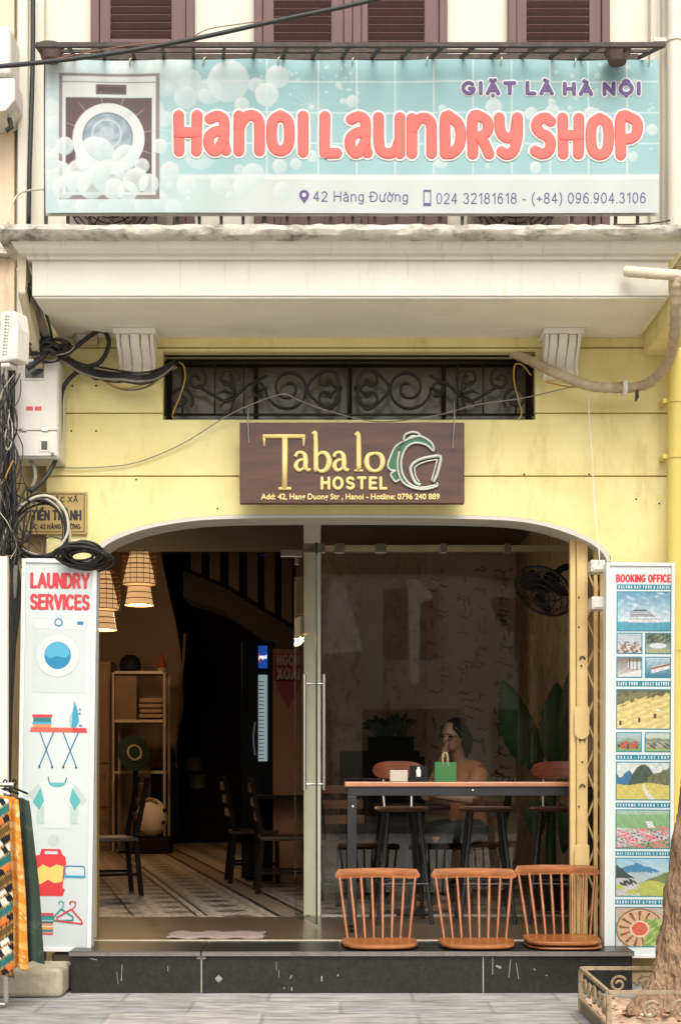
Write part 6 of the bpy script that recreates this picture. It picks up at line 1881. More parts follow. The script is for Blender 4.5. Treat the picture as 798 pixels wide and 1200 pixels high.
for q in range(3):
    mb = MB(); N = 8; vs_ = []
    for i in range(N + 1):
        r_ = .03 + .135 * i / N; wd = .35 + .5 * math.sin(math.pi * (i + 1) / (N + 2))
        for s in (-1, 0, 1):
            a = q * 2.094 + s * wd * .75
            vs_.append(MF @ Vector((r_ * math.cos(a), r_ * math.sin(a), .022 * s)))
    mb.add(vs_, [(i * 3 + j, i * 3 + j + 1, (i + 1) * 3 + j + 1, (i + 1) * 3 + j) for i in range(N) for j in range(2)])
    bl = mb.build('blade', M_BLACK, t, smooth='all'); so = bl.modifiers.new('thick', 'SOLIDIFY'); so.thickness = .003
m0 = MF @ Vector((0, 0, -.13))
mb = MB(); mb.tube(bez([m0, m0 + Vector((.08, 0, .07)), Vector((1.60, .62, m0.z + .06))], 6), .022, 10); mb.box(1.60, 1.655, .56, .68, m0.z - .03, m0.z + .14); mb.build('bracket', M_BLACK, t, smooth=True)
mb = MB(); mb.box(-.025, .025, -.057, -.0555, -.12, -.075, MF); mb.build('sticker', mat('green sticker', S(120, 140, 100), .6), t)

# ================================================================== plants
M_LEAF = mat('dark glossy leaf', (0.012, 0.032, 0.010), 0.55, var=.3, scale=6, spec=.25)
M_POT = mat('dark glazed pot', (0.03, 0.022, 0.018), 0.35, var=.2)


def leaf_blade(mb, base, ctrl, tip, width, fold=.12, side=None, n=14):
    P_ = bez([base, ctrl, tip], n)
    N = len(P_)
    vs_ = []
    for i, p in enumerate(P_):
        t_ = i / (N - 1)
        d = (P_[min(i + 1, N - 1)] - P_[max(i - 1, 0)]).normalized()
        s = side or d.cross(Vector((0, 1, .1)))
        s = s.normalized()
        nrm = d.cross(s).normalized()
        w_ = width * max(math.sin(math.pi * min(max((t_ - .22) / .78, 0), 1) ** .75), 0.0) ** .8 + .006
        w_ *= 1 + .06 * math.sin(i * 2.3)
        vs_ += [p - s * w_ + nrm * w_ * fold, p, p + s * w_ + nrm * w_ * fold]
    mb.add(vs_, [(i * 3 + j, i * 3 + j + 1, (i + 1) * 3 + j + 1, (i + 1) * 3 + j) for i in range(N - 1) for j in range(2)])


PY = 1.75
pc = W(645, 0, PY)
t = thing('banana_plant', 'dark green banana plant with broad leaves behind the bar table', 'plant', (pc.x, PY, FL))
mb = MB(); mb.lathe([(.10, 0), (.12, .02), (.15, .26), (.165, .30), (.15, .31), (.14, .28), (0, .27)], pc.x, PY, FL, 24); mb.build('pot', M_POT, t, smooth=True)
mb = MB(); mb.tube([(pc.x, PY, FL + .25), (pc.x + .0, PY, FL + .5), (pc.x + .01, PY, FL + .85)], [.04, .035, .025], 10); mb.build('stem', M_LEAF, t, smooth=True)
for bx_, tip, wd, c_off in (((650, 905), (589, 797), .12, (-.10, .02)), ((655, 905), (652, 800), .125, (-.02, .06)), ((655, 900), (672, 775), .08, (.02, .05)), ((645, 910), (628, 985), .08, (-.10, .06)), ((650, 905), (690, 850), .07, (.08, .08)), ((648, 930), (660, 1000), .07, (.10, .05))):
    b0_, t0_ = W(bx_[0], bx_[1] + 30, PY), W(*tip, PY - .05)
    if tip[1] > 950: b0_ = W(bx_[0], 930, PY)
    mid = (b0_ + t0_) / 2 + Vector((c_off[0] * .6, -.04, c_off[1] * .6))
    mb = MB(); leaf_blade(mb, b0_, mid, t0_, wd, side=Vector((t0_ - b0_).normalized().cross(Vector((0, 1, 0))))); lf = mb.build('leaf', M_LEAF, t, smooth='all')
    so = lf.modifiers.new('thick', 'SOLIDIFY'); so.thickness = .002

# box planter on a dark cabinet, in front of the back wall
BYY = 4.2
a, b = W(431, 880, BYY), W(485, 863, BYY)
t = thing('cabinet', 'dark low cabinet by the back wall behind the stool backs', 'cabinet', ((a.x + b.x) / 2, BYY, FL))
mb = MB(); mb.box(a.x - .25, b.x + .05, BYY - .05, BYY + .4, FL, a.z - .002); mb.build('body', M_DARKWOOD, t, bevel=.01)
for k in range(2):
    xa = a.x - .24 + k * .38
    mb = MB(); mb.box(xa, xa + .36, BYY - .068, BYY - .0505, FL + .06, a.z - .05); mb.build('door', M_DARKWOOD, t, bevel=.006)
t = thing('box_planter', 'black box planter with a spiky little plant on the dark cabinet', 'plant', ((a.x + b.x) / 2, BYY, a.z))
mb = MB(); mb.box(a.x, b.x, BYY, BYY + .25, a.z, b.z - .02); mb.box(a.x - .006, b.x + .006, BYY - .006, BYY + .256, b.z - .0195, b.z); mb.build('planter', M_BLACK, t, bevel=.006)
mb = MB()
for i in range(60):
    x = a.x + .06 + rn.random() * .28; y = BYY + .05 + rn.random() * .15
    an = rn.uniform(-1.0, 1.0); L = rn.uniform(.1, .22)
    leaf_blade(mb, Vector((x, y, b.z)), Vector((x + math.sin(an) * L * .4, y, b.z + L * .6)), Vector((x + math.sin(an) * L, y + rn.uniform(-.06, .06), b.z + L * math.cos(an))), .014, n=4)
mb.build('foliage', mat('dim leaf', (.02, .04, .012), .5, var=.3), t)

# ================================================================== furniture inside the room
def dining_chair(label, x, y, rz, group='dark dining chairs inside the room'):
    t = thing('dining_chair', label, 'chair', (x, y, FL), group, rot=(0, 0, R(rz)))
    hs = .46
    mb = MB(); mb.box(-.2, .2, -.2, .2, hs - .035, hs); mb.build('seat', mat('brown seat', (.05, .022, .012), .35, var=.2), t, local=True, bevel=.01)
    for sx_ in (-1, 1):
        mb = MB(); mb.bar((sx_ * .18, -.18, hs - .036), (sx_ * .19, -.19, 0), .035, up=(0, 1, 0)); mb.build('leg', M_DARKWOOD, t, local=True)
        mb = MB(); mb.bar((sx_ * .18, .18, hs + .001), (sx_ * .19, .27, .93), .035, up=(0, 1, 0)); mb.bar((sx_ * .18, .18, hs - .036), (sx_ * .19, .22, 0), .035, up=(0, 1, 0)); mb.build('leg', M_DARKWOOD, t, local=True)
        mb = MB(); mb.bar((sx_ * .185, -.17, .17), (sx_ * .185, .19, .17), .022); mb.build('stretcher', M_DARKWOOD, t, local=True)
    mb = MB()
    for k in range(3):
        z = .58 + k * .115; yy = .195 + (z - hs) * .19
        mb.box(-.165, .165, yy, yy + .018, z, z + .068)
    mb.build('backrest', wood_mat('brown back slats', (.16, .07, .03), (.24, .11, .05), .35, 'X'), t, local=True, bevel=.004)
    return t


def ix(px, y): return W(px, 0, y).x
dining_chair('dark dining chair with brown slat back beside the glass door leaf', ix(332, 3.05), 3.1, 96)
dining_chair('dark dining chair behind another one near the drinks fridge', ix(297, 4.1), 4.1, 100)
dining_chair('dark dining chair close behind the laundry lightbox', ix(128, 2.9), 2.9, -70)
dining_chair('dark dining chair inside the glass pane behind the bar table end', ix(415, 2.2), 2.2, 20)
ty = 3.5
x0_, x1_ = ix(292, ty), ix(360, ty)
t = thing('dining_table', 'dark dining table in front of the drinks fridge', 'table', ((x0_ + x1_) / 2, ty, FL))
zt_ = W(0, 893, ty).z
mb = MB(); mb.box(x0_, x1_ + .1, ty, ty + .7, .97, 1.0); mb.build('tabletop', M_DARKWOOD, t, bevel=.004)
for x in (x0_ + .04, x1_):
    for y in (ty + .05, ty + .6):
        mb = MB(); mb.box(x, x + .05, y, y + .05, FL, .969); mb.build('leg', M_DARKWOOD, t)

# drinks fridge
YF = 4.25
d_ = YF - CAM_Y
fx0, fx1 = ix(283, YF), ix(322, YF)
t = thing('drinks_fridge', 'dark drinks fridge with lit glass strip and blue header', 'fridge', ((fx0 + fx1) / 2, YF, FL))
zf1 = W(0, 752, YF).z
mb = MB(); mb.box(fx0, fx1, YF, YF + .55, FL + .02, zf1); mb.build('body', M_BLACK, t, bevel=.01)
p, q = W(303, 892, YF), W(313.5, 791, YF)
mb = MB(); mb.box(p.x, q.x, YF - .02, YF - .001, p.z, q.z); dr = mb.build('door_glass', emit_mat('lit fridge glass', (.62, .82, .84), .2, (.3, .35, .35)), t)
mb = MB(); z = p.z + .02
while z < q.z - .05:
    mb.box(p.x + .004, q.x - .03, YF - .024, YF - .0205, z, z + .008); z += .034
mb.build('shelf', mat('fridge shelf wire', (.05, .06, .06), .5), dr)
mb = MB(); mb.tube(bez([W(299, 885, YF - .03), W(297, 865, YF - .05), W(299, 846, YF - .03)], 5), .008, 8); mb.build('handle', emit_mat('blue glowing handle', (.1, .2, .5), .05), t, smooth=True)  # handle is given a faint blue emission of its own
p, q = W(303, 783, YF), W(313.5, 757, YF)
mb = MB(); mb.box(p.x, q.x, YF - .02, YF - .001, p.z, q.z); hdp = mb.build('header_panel', emit_mat('lit blue header', (.02, .10, .55), .30, (.02, .08, .4)), t)
text_fit('pepsi', p.x + .004, q.x - .004, p.z + .07, p.z + .12, YF - .0205, emit_mat('lit white letters', (.9, .95, 1), .7), t, .03, .002)
mb = MB(); mb.prism([(p.x + .002, p.z + .05), (p.x + .02, p.z + .05), (p.x + .012, p.z + .13), (p.x + .002, p.z + .14)], YF - .0225, YF - .0205); mb.build('emblem', emit_mat('lit red emblem', (.5, .04, .04), .3), t)

# orange advertising board
YO = 3.95
p, q = W(320, 900, YO), W(364, 760, YO)
t = thing('menu_board', 'orange advertising board with red slogan leaning by the fridge', 'sign', ((p.x + q.x) / 2, YO, FL))
mb = MB(); mb.box(p.x, q.x, YO, YO + .03, FL, q.z); mb.build('board', mat('dull orange print', (.36, .15, .05), .6, var=.1), t)
M_DRED = mat('dull red print', (.30, .03, .02), .6)
mb = MB(); mb.prism([(lambda w_: (w_.x, w_.z))(W(a, b, YO)) for a, b in ((323, 795), (352, 795), (350, 808), (338, 830), (326, 808))], YO - .003, YO - .0005); mb.build('printed_shape', M_DRED, t)
for s_, y0_, y1_ in (('NGON', 767, 780), ('XOÀI', 782, 797)):
    p, q = W(322, y1_ + 1, YO), W(354, y0_ - 1, YO); mb = MB(); mb.box(p.x, q.x, YO - .003, YO - .0005, p.z, q.z); mb.build('heading_bar', M_DRED, t)
    p, q = W(324, y1_, YO), W(352, y0_, YO); sign_text(s_, p.x, q.x, p.z, q.z, YO - .0036, mat('dull cream print', (.5, .34, .2), .6), t, .2)

# shelf rack with things on it
YR_ = 8.4
def rp_(px, py): return W(px, py, YR_)
a, b = rp_(133, 990), rp_(193, 788)
t = thing('shelf_rack', 'white tube shelf rack against the lamp lit rear wall', 'shelf', ((a.x + b.x) / 2, YR_, FL))
M_TUBE = mat('pale tube', (.5, .42, .34), .4)
for x in (a.x, b.x):
    for y in (YR_, YR_ + .45):
        mb = MB(); mb.tube([(x, y, FL), (x, y, b.z)], .016, 8); mb.build('post', M_TUBE, t, smooth=True)
for py in (788, 845, 905):
    z = rp_(0, py).z; mb = MB(); mb.box(a.x + .018, b.x - .018, YR_ - .012, YR_ + .46, z - .016, z + .016); mb.build('shelf', M_TUBE, t)
mb = MB(); p, q = rp_(135, 843), rp_(160, 792); mb.box(p.x, q.x, YR_ + .02, YR_ + .04, p.z, q.z); mb.build('door_panel', mat('brown cupboard door', (.20, .11, .05), .5, var=.1), t)
M_LINEN = mat('folded linen', (.36, .24, .15), .85, var=.15)
for k, (py0, py1, cx) in enumerate(((843, 838, 176), (837, 832, 177), (831, 826, 175), (825, 819, 176))):
    p, q = rp_(162, py0 - 1.5), rp_(190, py1 - 1.5); mb = MB(); mb.box(p.x + .01 * (k % 2), q.x, YR_ + .03, YR_ + .4, p.z + .002, q.z)
    tag(mb.build('folded_linen', M_LINEN, bevel=.018, seg=3), ['bottom folded linen on the rack shelf', 'second folded linen from the bottom on the rack shelf', 'third folded linen from the bottom on the rack shelf', 'topmost folded linen on the rack shelf'][k], 'linen', 'folded linen on the rack')
p = rp_(150, 783); 
t = thing('helmet', 'black motorbike helmet on top of the shelf rack', 'helmet', (p.x, YR_ + .2, b.z))
mb = MB(); mb.lathe([(.10, .0), (.125, .03), (.13, .09), (.11, .16), (.06, .2), (0, .21)], p.x, YR_ + .2, b.z + .017, 18); mb.build('shell', M_BLACK, t, smooth=True)
mb = MB(); mb.box(p.x - .1, p.x + .1, YR_ + .05, YR_ + .09, b.z + .05, b.z + .07); mb.build('peak', M_BLACK, t)
p = rp_(187, 783)
t = thing('gnome_figure', 'small orange pointed ornament on top of the shelf rack', 'ornament', (p.x, YR_ + .2, b.z))
mb = MB(); mb.lathe([(.05, 0), (.055, .06), (.06, .07), (.02, .2), (0, .24)], p.x, YR_ + .2, b.z + .017, 14); mb.build('cone', mat('orange red ornament', (.3, .06, .02), .5), t, smooth=True)
mb = MB(); mb.lathe([(.056, .0), (.062, .02), (.056, .05)], p.x, YR_ + .2, b.z + .017, 14); mb.build('base', M_LINEN, t, smooth=True)
# wardrobe left of the rack
p, q = W(100, 990, 8.6), W(130, 775, 8.6)
t = thing('wardrobe', 'tan wardrobe left of the white shelf rack', 'wardrobe', ((p.x + q.x) / 2, 8.6, FL))
M_WARD = wood_mat('tan veneer', (.24, .14, .07), (.3, .18, .09), .5, 'Z')
mb = MB(); mb.box(p.x, q.x, 8.6, 9.1, FL, q.z); mb.build('body', M_WARD, t, bevel=.008)
for z0_, z1_ in ((FL + .05, .72), (.75, 1.25), (1.28, q.z - .04)):
    mb = MB(); mb.box(p.x + .02, q.x - .02, 8.58, 8.599, z0_, z1_); dd_ = mb.build('door', M_WARD, t, bevel=.006)
    mb = MB(); mb.tube([(q.x - .07, 8.56, z1_ - .2), (q.x - .07, 8.56, z1_ - .1)], .008, 8); mb.build('handle', M_CHROME, dd_, smooth=True)
# cream sack with dark marks
c = W(178, 958, 8.0)
bx = thing('low_box', 'dark low box carrying the cream sack', 'box', (c.x, 8.0, FL))
mb = MB(); mb.box(c.x - .2, c.x + .22, 7.85, 8.2, FL + .002, FL + .17); mb.build('box_body', M_DARKWOOD, bx, bevel=.01)
mb = MB(); mb.box(c.x - .19, c.x + .21, 7.86, 8.19, FL + .171, FL + .19); mb.build('lid', M_DARKWOOD, bx)
t = thing('stuffed_sack', 'round cream stuffed sack with dark spots beside the newel post', 'sack', (c.x, 8.0, FL + .19))
mb = MB(); mb.ball((c.x, 8.0, FL + .19 + .225), .18, .17, .226, 20); bo = mb.build('body', mat('cream cloth', (.8, .7, .55), .9, var=.1, scale=6, bump=.4, bscale=20), t, smooth='all')
for px, py, r_ in ((182, 957, .022), (192, 950, .025), (190, 964, .028)):
    q = W(px, py, 7.84); mb = MB(); mb.ball((q.x, 7.84 + abs(px - 178) * .006, q.z), r_, .02, r_, 10); mb.build('dark_spot', M_BLACK, t, smooth='all')
mb = MB(); mb.tube([(c.x - .1, 7.9, FL + .61), (c.x, 7.9, FL + .63), (c.x + .08, 7.89, FL + .59)], .02, 8); mb.build('gathered_top', M_LINEN, t, smooth=True)
# dark suitcase-like bags and a round fan by the rack
c = W(158, 882, 8.0)
t = thing('floor_fan', 'dark floor fan with a pale ring in front of the shelf rack', 'fan', (c.x, 8.0, FL))
Mx = Matrix.Translation(c) @ Matrix.Rotation(R(35), 4, 'Z') @ Matrix.Rotation(R(80), 4, 'X')
mb = MB(); mb.tube([Mx @ Vector((.085 * math.cos(a * .3142), .085 * math.sin(a * .3142), 0)) for a in range(21)], .014, 8, caps=False); mb.build('ring', mat('cream plastic', (.45, .36, .22), .5), t, smooth='all')
mb = MB(); mb.lathe([(0, -.05), (.08, -.045), (.2, -.03), (.21, -.02), (.08, -.01), (0, -.012)], 0, 0, 0, 20, Mx); mb.build('cage', mat('green black plastic', (.012, .03, .015), .5), t, smooth=True)
mb = MB(); mb.tube([c + Vector((0, .08, -.05)), (c.x, 8.08, FL + .03)], .03, 8); mb.lathe([(.2, 0), (.2, .02), (.04, .05), (0, .05)], c.x, 8.08, FL, 18); mb.build('stand', M_BLACK, t, smooth=True)
p, q = W(172, 985, 8.9), W(198, 890, 8.9)
t = thing('suitcase', 'black suitcase standing behind the cream sack', 'suitcase', ((p.x + q.x) / 2, 8.9, FL))
mb = MB(); mb.box(p.x - .1, q.x, 10.0, 10.15, FL + .05, q.z - .1); mb.build('body', M_BLACK, t, bevel=.03, seg=3)
mb = MB(); mb.tube(bez([(p.x, 10.05, q.z - .1), (p.x + .05, 10.05, q.z + .02), (q.x - .08, 10.05, q.z + .02), (q.x - .03, 10.05, q.z - .1)], 5), .012, 8); mb.build('handle', M_LINEN, t, smooth=True)
for x in (p.x, q.x - .06):
    mb = MB(); mb.tube([(x, 10.07, FL + .025), (x + .03, 10.07, FL + .025)], .025, 10); mb.build('wheel', M_BLACK, t, smooth=True)
# paint pots on the stairs
for px, py, lab in ((228, 853, 'grey enamel pot on the upper dark stair'), (232, 873, 'grey enamel pot on the lower dark stair')):
    i_ = 2 if py > 860 else 3
    yy = 10.25 + .27 * i_ + .13; zz = FL + .23 * (i_ + 1)
    x = W(px, 0, yy).x
    t = thing('enamel_pot', lab, 'pot', (x, yy, zz), 'pots on the stairs')
    mb = MB(); mb.lathe([(.10, 0), (.12, .02), (.125, .18), (.132, .2), (.12, .2), (.11, .03), (0, .025)], x, yy, zz, 20); mb.build('pot', mat('grey enamel', (.12, .13, .13), .3, var=.3), t, smooth=True)
    mb = MB(); mb.tube([(x + .125, yy, zz + .15), (x + .16, yy, zz + .13), (x + .125, yy, zz + .08)], .008, 6); mb.build('handle', M_BLACK, t, smooth=True)

# ------------------------------------------------------------------ pendant lamps (lit)
M_SHADE = emit_mat('lit paper shade', (1.0, .58, .25), 0.36, (.6, .42, .25))
def shade_mat():
    m = M_SHADE
    return m
M_CANE = mat('cane strip', (.38, .19, .06), .5, var=.2)


def pendant(px0, px1, py0, py1, y, ztop, label):
    c0 = W((px0 + px1) / 2, py0, y); s_ = (y - CAM_Y) / FPX
    t = thing('pendant_lamp', label, 'lamp', (c0.x, y, c0.z), 'lit wicker pendant lamps')
    R_ = (px1 - px0) / 2 * s_; H_ = (py1 - py0) * s_
    def ring_prof(fr): return fr
    up, lo_ = .66, .69
    prof1 = [(.42 * R_, -0.0), (.62 * R_, -.22 * H_), (.84 * R_, -.46 * H_), (.97 * R_, -up * H_)]
    prof2 = [(.66 * R_, -lo_ * H_), (.74 * R_, -.84 * H_), (.84 * R_, -1.0 * H_)]
    mb = MB(); mb.lathe(prof1, c0.x, y, c0.z, 28); mb.build('lamp_shade', M_SHADE, t, smooth=True)
    mb = MB(); mb.lathe(prof2, c0.x, y, c0.z, 28); mb.build('lower_shade', M_SHADE, t, smooth=True)
    mb = MB()
    def rad(z): # radius of the outer cane cage
        return R_ * (1.03 - .35 * max(0, 1 - (-z) / (.24 * H_)) ** 2)
    for k in range(9):
        z = -(.02 + .64 * k / 8) * H_
        pr = prof1
        mb.tube([(c0.x + rad(z) * math.cos(a * math.pi / 14), y + rad(z) * math.sin(a * math.pi / 14), c0.z + z) for a in range(29)], .0045, 5, caps=False)
        fr = -z / (up * H_); rr = (.42 + .55 * fr) * R_ * 1.015
        if k % 2 == 0: mb.tube([(c0.x + rr * math.cos(a * math.pi / 14), y + rr * math.sin(a * math.pi / 14), c0.z + z) for a in range(29)], .004, 5, caps=False)
    for z, f_ in ((-.70, .68), (-.80, .735), (-.9, .79), (-1.0, .86)):
        mb.tube([(c0.x + f_ * R_ * math.cos(a * math.pi / 14), y + f_ * R_ * math.sin(a * math.pi / 14), c0.z + z * H_) for a in range(29)], .005, 5, caps=False)
    for k in range(16):
        a = k * math.pi / 8
        mb.tube([(c0.x + rad(z * H_) * math.cos(a), y + rad(z * H_) * math.sin(a), c0.z + z * H_) for z in (-.02, -.1, -.2, -.4, -.66)], .003, 4)
    mb.build('cane_cage', M_CANE, t, smooth='all')
    mb = MB(); mb.tube([(c0.x, y, c0.z + .001), (c0.x, y, ztop - .03)], .006, 6); mb.lathe([(.05, ztop - .05), (.055, ztop - .01)], c0.x, y, 0, 14); mb.tube([(c0.x, y, c0.z + .001), (c0.x, y, c0.z + .06)], .03, 10); mb.build('cord', M_BLACK, t, smooth=True)
    li = bpy.data.lights.new('lamp_bulb', 'POINT'); lo = bpy.data.objects.new('lamp_bulb', li); C.objects.link(lo)
    li.energy = LAMP_W; li.color = (1.0, .68, .38); li.shadow_soft_size = .08
    lo.location = (c0.x, y, c0.z - 1.08 * H_)
    return t


LAMP_W = 17.0
pendant(144, 183, 638, 709, 6.6, 4.5, 'lit wicker pendant lamp fully in view under the arch')
pendant(101, 140, 668, 738, 5.8, 4.5, 'lit wicker pendant lamp half hidden by the laundry lightbox')

# ================================================================== seated woman
def person():
    yaw = math.atan2(-.70, -.71)          # facing left and a little to the street
    f = Vector((math.cos(yaw), math.sin(yaw), 0)); r_ = Vector((f.y, -f.x, 0))   # r_ : her right
    o = Vector((W(538, 0, 1.85).x, 1.85, 0))
    def Q(fw, rt, z): return o + f * fw + r_ * rt + Vector((0, 0, z))
    t = thing('person', 'woman in orange top and glasses sipping a drink behind the glass', 'person', tuple(Q(0, 0, FL)))
    SK = mat('skin', (.34, .19, .125), .5, var=.05)
    b = MB()
    hc = Q(.06, 0, 1.468)
    # head, face, neck
    Mh = Matrix.Rotation(yaw, 4, 'Z') @ Matrix.Rotation(R(8), 4, 'Y')
    b.ball(hc, .095, .075, .115, 20, Mh)
    b.ball(hc + Mh @ Vector((.028, 0, -.055)), .066, .055, .062, 16, Mh)
    b.tube([hc + Mh @ Vector((.088, 0, .008)), hc + Mh @ Vector((.108, 0, -.028)), hc + Mh @ Vector((.09, 0, -.036))], [.008, .014, .010], 8)
    for s in (-1, 1):
        b.ball(hc + Mh @ Vector((-.005, s * .078, -.01)), .018, .008, .028, 10, Mh)
        b.ball(hc + Mh @ Vector((.086, s * .014, -.066)), .010, .014, .006, 8, Mh)
    b.tube([Q(-.02, 0, 1.24), Q(.015, 0, 1.32), hc + Vector((0, 0, -.05))], [.062, .05, .055], 12)
    # trunk
    b.tube([Q(-.10, 0, .80), Q(-.08, 0, .95), Q(-.05, 0, 1.1), Q(-.03, 0, 1.22), Q(-.02, 0, 1.27)], [.13, .11, .12, .105, .06], 14)
    for s in (-1, 1):
        b.tube([Q(-.02, 0, 1.245), Q(-.025, s * .10, 1.24), Q(-.03, s * .165, 1.215)], [.06, .055, .055], 10)
        el = Q(.12, s * .215, 1.02); sh = Q(-.03, s * .17, 1.21)
        b.tube([sh, (sh + el) / 2, el], [.05, .044, .038], 10)
        wr = hc + Mh @ Vector((.15, s * .03 + .0, -.115)) if s > 0 else Q(.36, -.10, 1.05)
        b.tube([el, (el + wr) / 2, wr], [.038, .034, .025], 10)
        dirn = (hc + Mh @ Vector((.10, 0, -.08)) - wr).normalized() if s > 0 else (Q(.52, -.02, 1.12) - wr).normalized()
        sd = dirn.cross(Vector((0, 0, 1))).normalized(); up = sd.cross(dirn)
        pm_ = wr + dirn * .05
        b.tube([wr, wr + dirn * .03, wr + dirn * .07], [.024, .030, .026], 10, flat=None)
        for k, L in enumerate((.052, .062, .058, .046)):
            a0 = wr + dirn * .07 + up * (.024 - .016 * k)
            b.tube([a0, a0 + dirn * L * .5 + sd * .010 * s, a0 + dirn * L * .8 + sd * .032 * s], [.0088, .008, .007], 8, round_ends=True)
        a0 = wr + dirn * .025 + up * .022
        b.tube([a0, a0 + dirn * .025 + up * .02 + sd * .012 * s, a0 + dirn * .05 + up * .022 + sd * .03 * s], [.011, .010, .008], 8, round_ends=True)
        hip = Q(-.08, s * .09, .79); kn = Q(.34, s * .11, .77); ft = Q(.30, s * .11, .32)
        b.tube([hip, (hip + kn) / 2, kn], [.085, .075, .058], 12)
        b.tube([kn, (kn + ft) / 2 + f * -.01, ft], [.055, .052, .036], 12)
        b.tube([ft + f * -.04 + Vector((0, 0, -.05)), ft + f * .06 + Vector((0, 0, -.055)), ft + f * .17 + Vector((0, 0, -.065))], [.035, .034, .022], 10, round_ends=True)
    ob = b.build('body', SK, t, smooth='all')
    rm = ob.modifiers.new('one skin', 'REMESH'); rm.mode = 'VOXEL'; rm.voxel_size = .006; rm.use_smooth_shade = True
    sm = ob.modifiers.new('soften', 'SMOOTH'); sm.iterations = 3; sm.factor = .5
    def cloth(name, build, m):
        c = MB(); build(c); q = c.build(name, m, t, smooth='all')
        rm = q.modifiers.new('one cloth', 'REMESH'); rm.mode = 'VOXEL'; rm.voxel_size = .009; rm.use_smooth_shade = True
        sm = q.modifiers.new('soften', 'SMOOTH'); sm.iterations = 4; sm.factor = .5
        return q
    def blouse(c):
        c.tube([Q(-.10, 0, .80), Q(-.08, 0, .95), Q(-.05, 0, 1.1), Q(-.035, 0, 1.21), Q(-.03, 0, 1.262)], [.15, .13, .137, .122, .07], 16)
        for s in (-1, 1):
            c.tube([Q(-.025, 0, 1.235), Q(-.03, s * .10, 1.235), Q(-.03, s * .165, 1.212)], [.068, .066, .066], 12)
            el = Q(.12, s * .215, 1.02); sh = Q(-.03, s * .17, 1.21)
            c.tube([sh, sh.lerp(el, .5), sh.lerp(el, .95)], [.066, .066, .062], 12)
    cloth('blouse', blouse, mat('dusty orange cloth', (.40, .155, .065), .85, var=.1, scale=12, bump=.3, bscale=25))
    def trousers(c):
        for s in (-1, 1):
            hip = Q(-.08, s * .09, .79); kn = Q(.34, s * .11, .77); ft = Q(.30, s * .11, .36)
            c.tube([hip, (hip + kn) / 2, kn, kn.lerp(ft, .3), ft], [.1, .09, .075, .068, .055], 12)
        c.ball(Q(-.1, 0, .8), .15, .17, .11, 16)
    cloth('trousers', trousers, mat('dark cloth', (.02, .02, .025), .9))
    def hair(c):
        c.ball(hc + Mh @ Vector((-.030, 0, .028)), .100, .088, .105, 20, Mh)
        c.ball(hc + Mh @ Vector((-.03, 0, -.02)), .085, .086, .08, 16, Mh)
        c.tube([hc + Mh @ Vector((-.08, 0, .02)), hc + Mh @ Vector((-.115, 0, -.05)), hc + Mh @ Vector((-.10, 0, -.12)), hc + Mh @ Vector((-.085, 0, -.17))], [.06, .066, .055, .02], 12)
        for s in (-1, 1):
            c.tube([hc + Mh @ Vector((.05, s * .055, .075)), hc + Mh @ Vector((.02, s * .082, .03)), hc + Mh @ Vector((-.03, s * .085, -.03))], [.018, .02, .024], 8)
    cloth('hair', hair, mat('black hair', (.010, .008, .007), .45, var=.3, scale=40))
    g_ = MB()
    for s in (-1, 1):
        cc = hc + Mh @ Vector((.092, s * .034, .004))
        g_.tube([cc + Mh @ Vector((-.006 * abs(math.cos(a * .3142)), .025 * math.cos(a * .3142), .021 * math.sin(a * .3142))) for a in range(21)], .0032, 6, caps=False)
        g_.tube([hc + Mh @ Vector((.085, s * .06, .008)), hc + Mh @ Vector((.0, s * .08, .006))], .0025, 5)
    g_.tube([hc + Mh @ Vector((.098, -.01, .008)), hc + Mh @ Vector((.098, .01, .008))], .003, 5)
    g_.build('glasses', M_BLACK, t, smooth='all')
    e_ = MB()
    for s in (-1, 1): e_.ball(hc + Mh @ Vector((.083, s * .033, .004)), .010, .013, .008, 10, Mh)
    e_.build('eyes', mat('dark eye', (.02, .012, .01), .2), t, smooth='all')
    l_ = MB(); l_.ball(hc + Mh @ Vector((.089, 0, -.066)), .008, .022, .008, 10, Mh); l_.build('lips', mat('lip', (.3, .09, .07), .4), t, smooth='all')
    # chair she sits on
    dining_chair('dark dining chair under the woman in the orange top', Q(-.08, 0, 0).x, Q(-.08, 0, 0).y, math.degrees(yaw) + 90)
    return Q, hc, Mh, f


Q, hc, Mh, fdir = person()
# table in front of her, green bag, glass with two straws
tp = Q(.5, 0, 0)
t = thing('cafe_table', 'small dark cafe table in front of the seated woman', 'table', (tp.x, tp.y, FL))
mb = MB(); mb.lathe([(0, .955), (.26, .955), (.265, .965), (.265, .975), (.26, .982), (0, .982)], tp.x, tp.y, 0, 28); mb.build('tabletop', M_DARKWOOD, t, smooth=True)
mb = MB(); mb.tube([(tp.x, tp.y, .954), (tp.x, tp.y, FL + .03)], .03, 12); mb.build('column', M_STEEL, t, smooth=True)
mb = MB(); mb.lathe([(.2, 0), (.2, .015), (.04, .03), (0, .03)], tp.x, tp.y, FL, 24); mb.build('base', M_STEEL, t, smooth=True)
by = .53
p, q = W(509, 0, by), W(534, 893, by)
bz0 = ztab + .001
t = thing('paper_bag', 'green paper bag with cord handles on the bar table in front of the woman', 'bag', ((p.x + q.x) / 2, by, bz0))
mb = MB(); n_ = 10
prof = [(p.x, by - .04), (q.x, by - .04), (q.x, by), (q.x, by + .04), (p.x, by + .04), (p.x, by)]
mb.add([(x, y, bz0) for x, y in prof] + [(x + (.006 if i in (2,) else (-.006 if i == 5 else 0)) * -1, y, q.z) for i, (x, y) in enumerate(prof)] , [(5, 4, 3, 2, 1, 0)] + [(i, (i + 1) % 6, (i + 1) % 6 + 6, i + 6) for i in range(6)])
